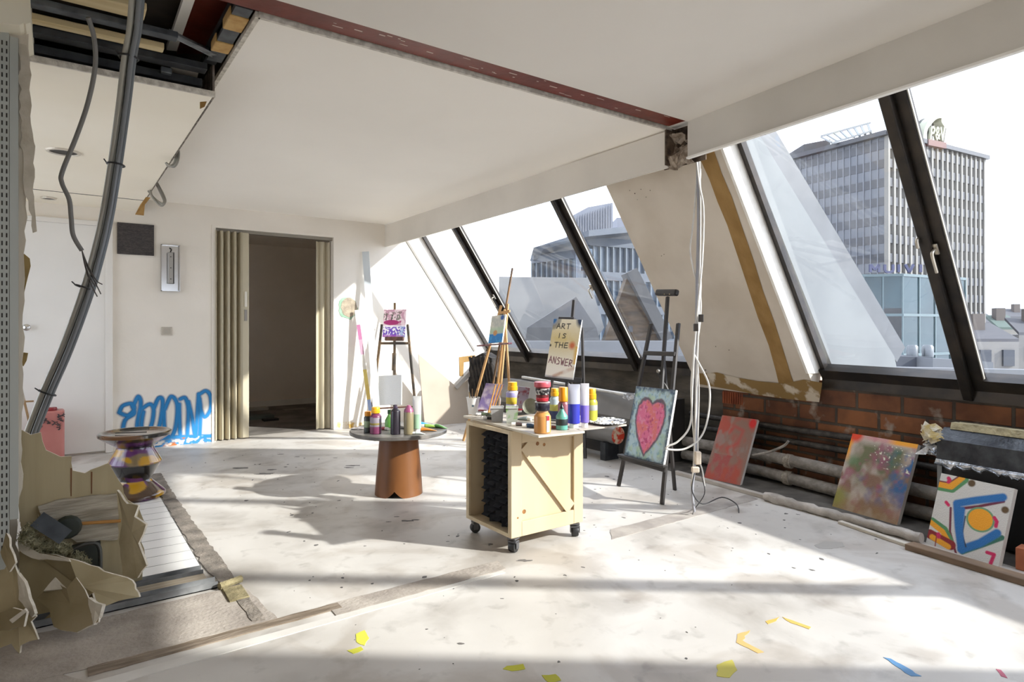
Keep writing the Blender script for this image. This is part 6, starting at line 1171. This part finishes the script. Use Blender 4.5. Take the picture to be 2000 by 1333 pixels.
# crumpled foil palette
p = on_z(1188, 829, Z1 + .002); mb = MB(); nx_ = 22; vs = []; rr = random.Random(5)
for j in range(nx_ + 1):
    for i in range(nx_ + 1):
        a = (i / nx_ - .5) * 2; b = (j / nx_ - .5) * 2; rr_ = math.hypot(a, b); f = 1 / max(1, rr_ * 1.0); q_ = Vector((a * f * .115, b * f * .15, .008 + .020 * abs(noise.noise(Vector((i * .42, j * .42, 4)))) ))
        vs.append(p + RT * q_.x + FW * (q_.y + .06) + Vector((0, 0, q_.z)))
mb.add(vs, [(j * (nx_ + 1) + i, j * (nx_ + 1) + i + 1, (j + 1) * (nx_ + 1) + i + 1, (j + 1) * (nx_ + 1) + i) for j in range(nx_) for i in range(nx_)])
base_ = MB().lathe([(0, .0), (.10, .0), (.118, .006), (.112, .008), (0, .004)], p + FW * .06, n=28); mb.v += []; o = put('foil_palette', mb, mat('foil_paint', 'd7d6d3', '55555a', scale=28, rough=.3, metal=.3, lo=.45, hi=.62)); tag(o, 'crumpled foil palette with white and grey paint at the right end of the crate top', 'palette')
put('plate', base_, mat('grey_plate', '9a9893', rough=.5), o, world=True)
# ================================================================== PINK CAN, STICKS, BACK ROOM CLUTTER
pk0, pk1 = on_y(62, 890, 7.35), on_y(126, 890, 7.35); zt_ = on_y(95, 804, 7.35).z
t = thing('pink_tin', 'pink tin with black floral print against the white door at the far left', 'tin', ((pk0.x + pk1.x) / 2, 7.35, 0))
put('body', MB().box((pk0.x, 7.35, .01), (pk1.x, 7.55, zt_), bev=.015), mat('pink_enamel', 'b9736c', 'c07e76', scale=4, rough=.45), t, True)
put('lid_handle', MB().lathe([(.045, 0), (.05, .01), (.045, .028), (0, .03)], ((pk0.x + pk1.x) / 2 + .02, 7.42, zt_), n=18), PM_('8a1f24', .4), t, True)
mb = MB(); rr = random.Random(8)
for (x, y) in ((86, 822), (92, 828), (82, 832), (112, 815), (118, 822), (112, 832), (106, 826), (117, 835), (120, 812)):
    c = on_y(x, y, 7.345)
    for k in range(4):
        a = rr.uniform(0, 6.28); s_ = Vector((math.cos(a), 0, math.sin(a))); mb.tube(smooth_path([c, c + s_ * .015 + Vector((.008, 0, 0)), c + s_ * .028], 3), .0035, 5)
put('floral_print', mb, mat('print_black', '3d3434', rough=.5), t, True)
o = put('stick', MB().bar(on_y(40, 752, 7.2), Vector((on_y(78, 857, 7.2).x, 7.2, .0)), .018, .018).bar(on_y(34, 786, 7.19), on_y(66, 784, 7.19), .015, .015), mat('stick_wood', '8c6f4d', 'a3845c', scale=9, rough=.7)); tag(o, 'crossed wooden sticks standing behind the pink tin', 'sticks')
rr = random.Random(6)
def at_floor(x, y): return on_z(x, y)
for k, (x, y, w, h, c, lb) in enumerate(((506, 818, .18, .05, '59605a', 'grey green folded pile, lowest in the dark doorway'), (503, 808, .14, .04, 'a8a59c', 'pale folded papers on top of the pile in the dark doorway'), (528, 822, .10, .03, '2f2d2b', 'black scrap beside the pile in the dark doorway'), (575, 800, .16, .006, '8f8a82', 'light sheet lying on the dark doorway floor, right one'), (556, 806, .14, .006, '77736d', 'grey sheet lying on the dark doorway floor, left one'))):
    p = at_floor(x, y); p.y = max(p.y, YE + .35); zb_ = .05 if k == 1 else 0; p = Vector((p.x, p.y, 0)); 
    o = put('paper_pile' if k < 3 else 'loose_sheet', MB().box((p.x - w, p.y - w * .6, zb_), (p.x + w, p.y + w * .6, zb_ + h), bev=.004, rot=None), PM_(c, .7)); tag(o, lb, 'papers')
struct('floor_backroom', MB().box((-.2, YE + .17, .0005), (3.9, 10.55, .0012)), mat('backroom_floor', '5a5550', '7d7770', scale=3, rough=.6))
# ================================================================== OUTSIDE
_mat = mat
def mat(name, c1, c2=None, **k):                  # outdoor colours darkened evenly to offset the overbright sky
    return _mat(name, tuple(x * .42 for x in lin(c1)), None if c2 is None else tuple(x * .42 for x in lin(c2)), **k)
ROOF = _mat('bounce_roof_white', 'e2e0dc', 'd5d3cf', scale=.4, rough=.9)
struct('ground_outside', MB().box((-80, -120, -26), (320, 260, -25.8)), _mat('city_ground', 'aeaba6', 'bdbab5', scale=.03, rough=.9))
# unseen pale terrace around the room, added to bounce light onto the ceilings
mb = MB().prism([(5.45, -30, 0), (5.45, 16, 0), (8.6, 16, 0), (8.6, -30, 0)], (0, 0, .1))
mb.box((-22, -30, 0), (-2.85, 20, .1)).box((-2.85, -30, 0), (5.45, -6.3, .1))
for i in range(len(mb.v)): mb.v[i].z += -.75
struct('floor_bounce_terrace', mb, ROOF)
def bld(name, label, cat='building'): return thing(name, label, cat, (0, 0, -25.8))
def corner(px, d): return EYE + ray(px, HY) * d
def face(a, b, zt, zb, m, nm, par, depth_=.4):
    a = Vector(a); b = Vector(b); e = (b - a); nrm = Vector((e.y, -e.x, 0)).normalized()
    return put(nm, MB().prism([Vector((a.x, a.y, zb)), Vector((b.x, b.y, zb)), Vector((b.x, b.y, zt)), Vector((a.x, a.y, zt))], nrm * -depth_ if nrm.dot(FW) < 0 else nrm * depth_), m, par, True)
# --- office tower with roof sign
D0 = 70.0; Cn = corner(1729, D0); zt_ = 1.3 + (HY - 264) / F * D0
Cr = corner(1916, 1223 * (zt_ - 1.3) / (HY - 311)); Cl = corner(1531, 1223 * (zt_ - 1.3) / (HY - 316))
GLT = mat('tower_glass', '6d717a', '7f848e', scale=.15, rough=.35, stretch=(.3, .3, 1)); GLD = mat('tower_dark_band', '3f4148', '4a4c54', scale=.2, rough=.4); FINM = mat('tower_fins_pale', '96938c', 'a19d95', scale=.3, rough=.7); GRD = mat('tower_grid_line', '8b8e96', rough=.6)  # darker grey bands between the tower floors
T = bld('office_tower', 'grey office tower behind the right window, carrying the arched sign on its roof')
for (a, b, nm) in ((Cn, Cr, 'facade_right'), (Cl, Cn, 'facade_left')):
    e = b - a; nrm = Vector((e.y, -e.x, 0)).normalized(); nrm = nrm if nrm.dot(FW) < 0 else -nrm
    put(nm, MB().prism([Vector((a.x, a.y, -25.8)), Vector((b.x, b.y, -25.8)), Vector((b.x, b.y, zt_)), Vector((a.x, a.y, zt_))], -nrm * .5), GLT, T, True)
    mb = MB(); nfl = 15; fh = (zt_ + 9) / nfl
    for k in range(nfl):
        z1_ = zt_ - .5 - k * fh - fh * .48; mb.prism([Vector((a.x, a.y, z1_)), Vector((b.x, b.y, z1_)), Vector((b.x, b.y, z1_ + fh * .46)), Vector((a.x, a.y, z1_ + fh * .46))], nrm * (.06 if nm == 'facade_left' else .34))
    if False:
        for k in range(nfl): z1_ = zt_ - .5 - k * fh - fh * .30; mb.prism([Vector((a.x, a.y, z1_)), Vector((b.x, b.y, z1_)), Vector((b.x, b.y, z1_ + fh * .20)), Vector((a.x, a.y, z1_ + fh * .20))], nrm * .47)
    put('floor_bands', mb, GLD, T, True)
    mb = MB(); nf = 19 if nm == 'facade_right' else 16; w_ = .36 if nm == 'facade_right' else .12; dp = .45 if nm == 'facade_right' else .1
    for k in range(nf + 1):
        c = a.lerp(b, k / nf); mb.obox(Vector((c.x, c.y, (zt_ - 25.8) / 2)) + nrm * dp / 2, e.normalized(), nrm, Vector((0, 0, 1)), (w_ / 2, dp / 2, (zt_ + 25.8) / 2 - .1))
    put('fins', mb, FINM if nm == 'facade_right' else GRD, T, True)
    put('cornice', MB().obox(Vector(((a.x + b.x) / 2, (a.y + b.y) / 2, zt_ + .1)) + nrm * .2, e.normalized(), nrm, Vector((0, 0, 1)), (e.length / 2 + .5, .6, .25)), GLD, T, True)
# pale corner bay on the right face beside the corner
bay = Cn.lerp(Cr, .27); e = bay - Cn; nrm = Vector((e.y, -e.x, 0)).normalized(); nrm = nrm if nrm.dot(FW) < 0 else -nrm
# roof sign: arch with letters
SG = thing('roof_sign', 'arched roof sign reading P&V on top of the office tower', 'sign', corner(1826, 74) + Vector((0, 0, zt_ - 1.3)))
WS = _mat('sign_white', '8a8b78', rough=.5); DS = mat('sign_dark', '3a3a2a', rough=.6)
sd = 73.0; sp = lambda x, y, d=sd: EYE + ray(x, y) * d
se = (Cr - Cn).normalized(); sn = Vector((se.y, -se.x, 0)); sn = sn if sn.dot(FW) < 0 else -sn
base_p = sp(1800, 275)
def SP(x, y, off=0): return on_plane(x, y, base_p + sn * off, sn)
arch = [(1803, 271), (1806, 255), (1812, 240), (1822, 229), (1832, 225), (1843, 230), (1848, 240)]; inn = [(1810, 271), (1812, 256), (1817, 244), (1825, 236), (1832, 233), (1839, 237), (1843, 246)]
arch = [(1803, 270), (1806, 252), (1813, 237), (1823, 227), (1833, 225), (1842, 232), (1848, 246)]
mb = MB(); A_ = smooth_path([SP(*q) for q in arch], 4); B_ = smooth_path([SP(x + (6 if x < 1835 else -3), y + (6 if 1810 < x < 1845 else 2)) for x, y in arch], 4)
for i in range(len(A_) - 1): mb.prism([A_[i], A_[i + 1], B_[i + 1], B_[i]], sn * -.9)
put('arch', mb, WS, SG, True)
mb = MB()
for i in range(2, len(B_) - 3): mb.prism([A_[i] - sn * .9, A_[i + 1] - sn * .9, B_[i + 1] - sn * .9, B_[i] - sn * .9], sn * -.5)
put('arch_back', mb, DS, SG, True)
def glyph(strokes, w, off, nm, m):
    mb = MB()
    for st in strokes:
        P = [SP(x, y, off) for x, y in st]
        for i in range(len(P) - 1): d_ = (P[i + 1] - P[i]).normalized() * w * .3; mb.bar(P[i] - d_, P[i + 1] + d_, w, .25, up=sn)
    put(nm, mb, m, SG, True)
glyph([[(1815, 272), (1815, 244)]], .55, -.30, 'panel_dark_bar', DS)  # dark bar behind the letter P
glyph([[(1816, 272), (1818, 250), (1822, 249), (1824, 254), (1822, 260), (1817, 261)]], .26, .1, 'letter_p', WS)
glyph([[(1816.8, 273), (1818.8, 251), (1822.8, 250), (1824.8, 255), (1822.8, 261), (1818, 262)]], .50, -.15, 'letter_p_side', DS)
glyph([[(1833, 272), (1827, 257), (1829, 250), (1832, 252), (1831, 258), (1826, 265), (1828, 273), (1832, 268), (1834, 262)]], .22, .1, 'ampersand', WS)
glyph([[(1834, 273), (1828, 258), (1830, 251), (1833, 253), (1832, 259), (1827, 266), (1829, 274)]], .44, -.15, 'ampersand_side', DS)
glyph([[(1836, 250), (1839, 274), (1843, 250)]], .26, .1, 'letter_v', WS); glyph([[(1837, 251), (1840, 275), (1844, 252)]], .50, -.15, 'letter_v_side', DS)
put('red_base', MB().bar(SP(1803, 280), SP(1838, 287), .7, 1.2, up=sn), mat('sign_red_base', '6f3430', rough=.6), SG, True)
mb = MB()
for k in range(6): mb.bar(SP(1776 + k * 6, 243 - k * 1.5, -3), SP(1778 + k * 5, 275, -3), .12, .12)
for y in (246, 258, 270): mb.bar(SP(1774, y, -3), SP(1806, y - 7, -3), .12, .12)
put('lattice', mb, mat('sign_lattice', '55605f', rough=.6), SG, True)
# rooftop screens of the tower
RS = thing('roof_structure', 'slanted lattice screens and plant room on the left part of the tower roof', 'roof structure', sp(1650, 280, 78))
put('plant_room', MB().prism([sp(1570, 282, 78), sp(1622, 272, 78), sp(1622, 290, 78), sp(1570, 300, 78)], FW * 5), mat('plant_room', '3e4148', rough=.7), RS, True)
mb = MB()
for k in range(8): mb.bar(sp(1604 + k * 13, 268 - k * 3.6, 76), sp(1624 + k * 11, 278 - k * 2.4, 74), .25, .15)
mb.bar(sp(1604, 266, 76), sp(1700, 240, 76), .25, .2); mb.bar(sp(1624, 280, 74), sp(1702, 256, 74), .25, .2); put('slanted_screens', mb, mat('screen_pale', 'a3a9ac', rough=.6), RS, True)
# --- glass building with letters on the roof (seen from behind)
G = bld('glass_building', 'low teal glass building in front of the office tower')
gd = 48.0; gz = 1.3 + (HY - 537) / F * gd; g0, g1, g2 = corner(1650, gd), corner(1762, 47), corner(1885, 51)
TE = mat('teal_glass', '3a5057', '48626a', scale=.25, rough=.15, metal=.2); TL = mat('teal_frame', '6e858b', rough=.5)
for (a, b) in ((g0, g1), (g1, g2)):
    e = b - a; nrm = Vector((e.y, -e.x, 0)).normalized(); nrm = nrm if nrm.dot(FW) < 0 else -nrm
    put('facade', MB().prism([Vector((a.x, a.y, -25)), Vector((b.x, b.y, -25)), Vector((b.x, b.y, gz)), Vector((a.x, a.y, gz))], -nrm * .4), TE, G, True)
    mb = MB(); nf = max(3, int(e.length / 1.9))
    for k in range(nf + 1): c = a.lerp(b, k / nf); mb.obox(Vector((c.x, c.y, (gz - 25) / 2)), e.normalized(), nrm, Vector((0, 0, 1)), (.05, .08, (gz + 25) / 2))
    for k in range(9): z_ = gz - .1 - k * 3.0; mb.obox(Vector(((a.x + b.x) / 2, (a.y + b.y) / 2, z_)), e.normalized(), nrm, Vector((0, 0, 1)), (e.length / 2, .1, .10))
    put('glazing_bars', mb, TL, G, True)
mb = MB(); a, b = g0, g1; e = (b - a).normalized(); nrm = Vector((e.y, -e.x, 0)); nrm = nrm if nrm.dot(FW) < 0 else -nrm
put('dark_storeys', MB().prism([Vector((a.x, a.y, gz - 2.6)), Vector((b.x, b.y, gz - 2.6)), Vector((b.x, b.y, gz - 6.2)), Vector((a.x, a.y, gz - 6.2))], nrm * .06), mat('dark_storey', '2f3338', rough=.4), G, True)
SL2 = thing('rooftop_lettering', 'blue VIVIUM lettering on the glass building roof, seen from behind', 'sign', corner(1740, 47.5) + Vector((0, 0, gz - 1.3)))
LB = mat('lettering_blue', '2a3468', rough=.5); LP = {'M': [[(0, 1), (0, 0), (.5, .7), (1, 0), (1, 1)]], 'U': [[(0, 0), (0, .8), (.25, 1), (.75, 1), (1, .8), (1, 0)]], 'I': [[(.5, 0), (.5, 1)]], 'V': [[(0, 0), (.5, 1), (1, 0)]]}
ld = 46.0; xs_ = [1700, 1728, 1752, 1768, 1795, 1811]
for ch, x in zip('MUIVIV', xs_):
    mb = MB(); sc = 16 if ch != 'I' else 6
    for st in LP[ch]:
        P = [sp(x + a * sc, 517 + b * 15, ld) for a, b in st]
        for i in range(len(P) - 1): mb.bar(P[i], P[i + 1], .17, .14, up=FW)
    put('letter_' + ch.lower(), mb, LB, SL2, True)
# --- roofs below with drums, parapets
R1 = bld('roof_blocks', 'low roof volumes with two metal drums below the glass building')
put('block', MB().prism([sp(1748, 696, 26), sp(1822, 698, 26), sp(1822, 718, 26), sp(1748, 718, 26)], FW * 6), mat('roof_block', '4f545f', rough=.8), R1, True)
put('parapet', MB().prism([sp(1822, 700, 25), sp(1940, 708, 25), sp(1940, 740, 25), sp(1822, 736, 25)], FW * 5), mat('roof_block_b', '7b7f86', rough=.8), R1, True)
for x in (1782, 1812): put('drum', MB().lathe([(.0, 0), (.22, 0), (.22, .42), (.16, .5), (0, .5)], sp(x, 697, 27), n=16), mat('metal_drum', '8f9498', rough=.35, metal=.6), R1, True)
mb = MB(); struct('wall_parapet_outside', MB().prism([sp(1600, 715, 12), sp(2100, 725, 12), sp(2100, 760, 12), sp(1600, 760, 12)], FW * .3), mat('parapet_grey', '83868c', rough=.8))
# --- distant town right
rr = random.Random(14)
def house(x0_, x1_, ytop, d, c, label, roof='5f5f66', rows=3, green=False):
    t = bld('apartment_building', label); a, b = corner(x0_, d), corner(x1_, d); zt2 = 1.3 + (HY - ytop) / F * d
    put('walls', MB().prism([Vector((a.x, a.y, -25.8)), Vector((b.x, b.y, -25.8)), Vector((b.x, b.y, zt2)), Vector((a.x, a.y, zt2))], FW * 8), mat('town_wall_' + c, c, rough=.85), t, True)
    e = (b - a); 
    for r in range(rows):
        z = zt2 - 1.6 - r * 3.0; n_ = max(2, int(e.length / 2.4)); mb = MB()
        for k in range(n_): c_ = a.lerp(b, (k + .5) / n_); mb.obox(Vector((c_.x, c_.y, z)) - FW * .1, e.normalized(), FW, Vector((0, 0, 1)), (.55, .12, .8))
        put('window_row', mb, mat('town_window', '4a4e58', rough=.3), t, True)
    put('roof', MB().prism([Vector((a.x, a.y, zt2)), Vector((b.x, b.y, zt2)), b.lerp(a, .12) + FW * 3 + Vector((0, 0, zt2 - 1.3 + 1.6 - (b.lerp(a, .12) + FW * 3).z + 1.3)), a.lerp(b, .12) + FW * 3 + Vector((0, 0, zt2 + 1.6 - (a.lerp(b, .12) + FW * 3).z))], (0, 0, .3)), mat('town_roof_' + roof, roof, rough=.8), t, True)
    mb = MB(); c_ = a.lerp(b, .4); mb.obox(Vector((c_.x, c_.y, zt2 + 1.6)) + FW * 2, e.normalized(), FW, Vector((0, 0, 1)), (.6, .4, 1.2)); put('chimney', mb, mat('town_chimney', '6d625c', rough=.8), t, True)
house(1903, 1958, 634, 95, '8e8b87', 'grey apartment block nearest the tower in the far town', rows=4); house(1950, 2010, 644, 80, 'a19d95', 'pale building with a green roof at the right picture edge', roof='64786f', rows=3); house(1960, 2060, 622, 120, '8a8683', 'tall distant block behind the green roofed building', rows=2); house(1900, 1990, 668, 62, '9c9996', 'nearer pale house block low in the far right pane', rows=2); house(1990, 2120, 655, 66, '8f8c8a', 'grey house block beyond the right frame edge', rows=2)
# --- left window outside: modern office with flying roof, hazy tower, grey roofs, brick gable
OB = bld('modern_office', 'blue grey modern office with a flat projecting roof, left window')
od = 62; oz = 1.3 + (HY - 503) / F * od
BG = mat('office_glass', '465566', '63768a', scale=.2, rough=.25); BF = mat('office_fins', '7a8590', rough=.6); BR = mat('office_roof', '5a6472', rough=.7)
for (x0_, x1_, d0, d1, yt) in ((1042, 1150, 64, 58, 500), (1130, 1400, 58, 66, 462)):
    a, b = corner(x0_, d0), corner(x1_, d1); z = 1.3 + (HY - yt) / F * d0; e = b - a; nrm = Vector((e.y, -e.x, 0)).normalized(); nrm = nrm if nrm.dot(FW) < 0 else -nrm
    put('facade', MB().prism([Vector((a.x, a.y, -25.8)), Vector((b.x, b.y, -25.8)), Vector((b.x, b.y, z)), Vector((a.x, a.y, z))], -nrm * .5), BG, OB, True); mb = MB(); nf = int(e.length / .75)
    for k in range(nf + 1): c = a.lerp(b, k / nf); mb.obox(Vector((c.x, c.y, (z - 25.8) / 2)) + nrm * .15, e.normalized(), nrm, Vector((0, 0, 1)), (.05, .15, (z + 25.8) / 2))
    put('fins', mb, BF, OB, True); mb = MB()
    for k in range(7): mb.obox(Vector(((a.x + b.x) / 2, (a.y + b.y) / 2, z - .4 - k * 3.2)) + nrm * .1, e.normalized(), nrm, Vector((0, 0, 1)), (e.length / 2, .22, .4))
    put('floor_bands', mb, BR, OB, True)
put('flying_roof', MB().prism([sp(1042, 484, 58), sp(1150, 450, 56), sp(1400, 425, 64), sp(1400, 437, 64), sp(1150, 462, 56), sp(1060, 488, 58)], FW * 12), BR, OB, True)
put('penthouse', MB().prism([sp(1042, 500, 63), sp(1068, 491, 63), sp(1068, 500, 63), sp(1042, 508, 63)], FW * 3), BR, OB, True)
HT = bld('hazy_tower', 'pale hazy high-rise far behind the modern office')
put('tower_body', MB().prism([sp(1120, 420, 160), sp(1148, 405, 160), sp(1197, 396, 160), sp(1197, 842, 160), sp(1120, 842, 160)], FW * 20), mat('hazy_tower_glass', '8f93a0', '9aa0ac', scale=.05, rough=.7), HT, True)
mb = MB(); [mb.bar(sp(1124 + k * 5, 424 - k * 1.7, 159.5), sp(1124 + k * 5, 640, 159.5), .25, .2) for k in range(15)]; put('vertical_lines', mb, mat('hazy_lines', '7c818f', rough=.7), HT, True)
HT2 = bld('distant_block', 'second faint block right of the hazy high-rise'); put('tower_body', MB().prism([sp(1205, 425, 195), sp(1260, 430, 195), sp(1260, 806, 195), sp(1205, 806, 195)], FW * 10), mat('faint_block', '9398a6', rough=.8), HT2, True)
# grey slanting roofs close by
GR = bld('mansard_roof', 'grey slanting zinc roof close outside the left window')
put('roof_slope', MB().prism([sp(930, 540, 22), sp(1150, 543, 20), sp(1180, 640, 15), sp(1140, 700, 13), sp(930, 700, 14)], FW * 1.0), mat('zinc_roof', '3f3d39', '52504b', scale=.7, rough=.6), GR, True)
put('roof_fold', MB().prism([sp(1020, 700, 12.5), sp(1030, 640, 13), sp(1125, 580, 14), sp(1165, 640, 13), sp(1180, 700, 12)], FW * .6), mat('zinc_roof_dark', '28282a', '35353a', scale=.8, rough=.6), GR, True)
BGb = bld('brick_gable', 'pointed brick gable with a small window outside the left window')
q = [sp(1165, 672, 14), sp(1222, 535, 15), sp(1258, 590, 14.5), sp(1285, 672, 14)]
q = [on_plane(x, y, sp(1222, 600, 14.5), FW) for x, y in ((1172, 690), (1228, 534), (1288, 650), (1296, 690))]
put('gable_wall', MB().prism(q, FW * .5), mat('gable_brick', '6f5a42', '4a3c30', scale=3, rough=.9, stretch=(1, 1, 4)), BGb, True)
put('gable_window', MB().prism([on_plane(x, y, sp(1222, 600, 14.42), FW) for x, y in ((1228, 637), (1236, 637), (1236, 649), (1228, 649))], FW * .1), mat('town_window', '4a4e58', rough=.3), BGb, True)
put('gable_cap', MB().bar(on_plane(1228, 531, sp(1222, 600, 14.6), FW), on_plane(1296, 664, sp(1222, 600, 14.6), FW), .25, .8, up=FW), mat('gable_cap', '4a4b4f', rough=.6), BGb, True)
LR = bld('low_roof', 'low grey flat roof just below the left window'); put('roof_slab', MB().prism([sp(1000, 668, 11), sp(1400, 668, 11), sp(1400, 720, 9), sp(1000, 720, 9)], FW * 1.0), mat('low_roof_grey', '4a4c52', '3c3f45', scale=.8, rough=.8), LR, True)
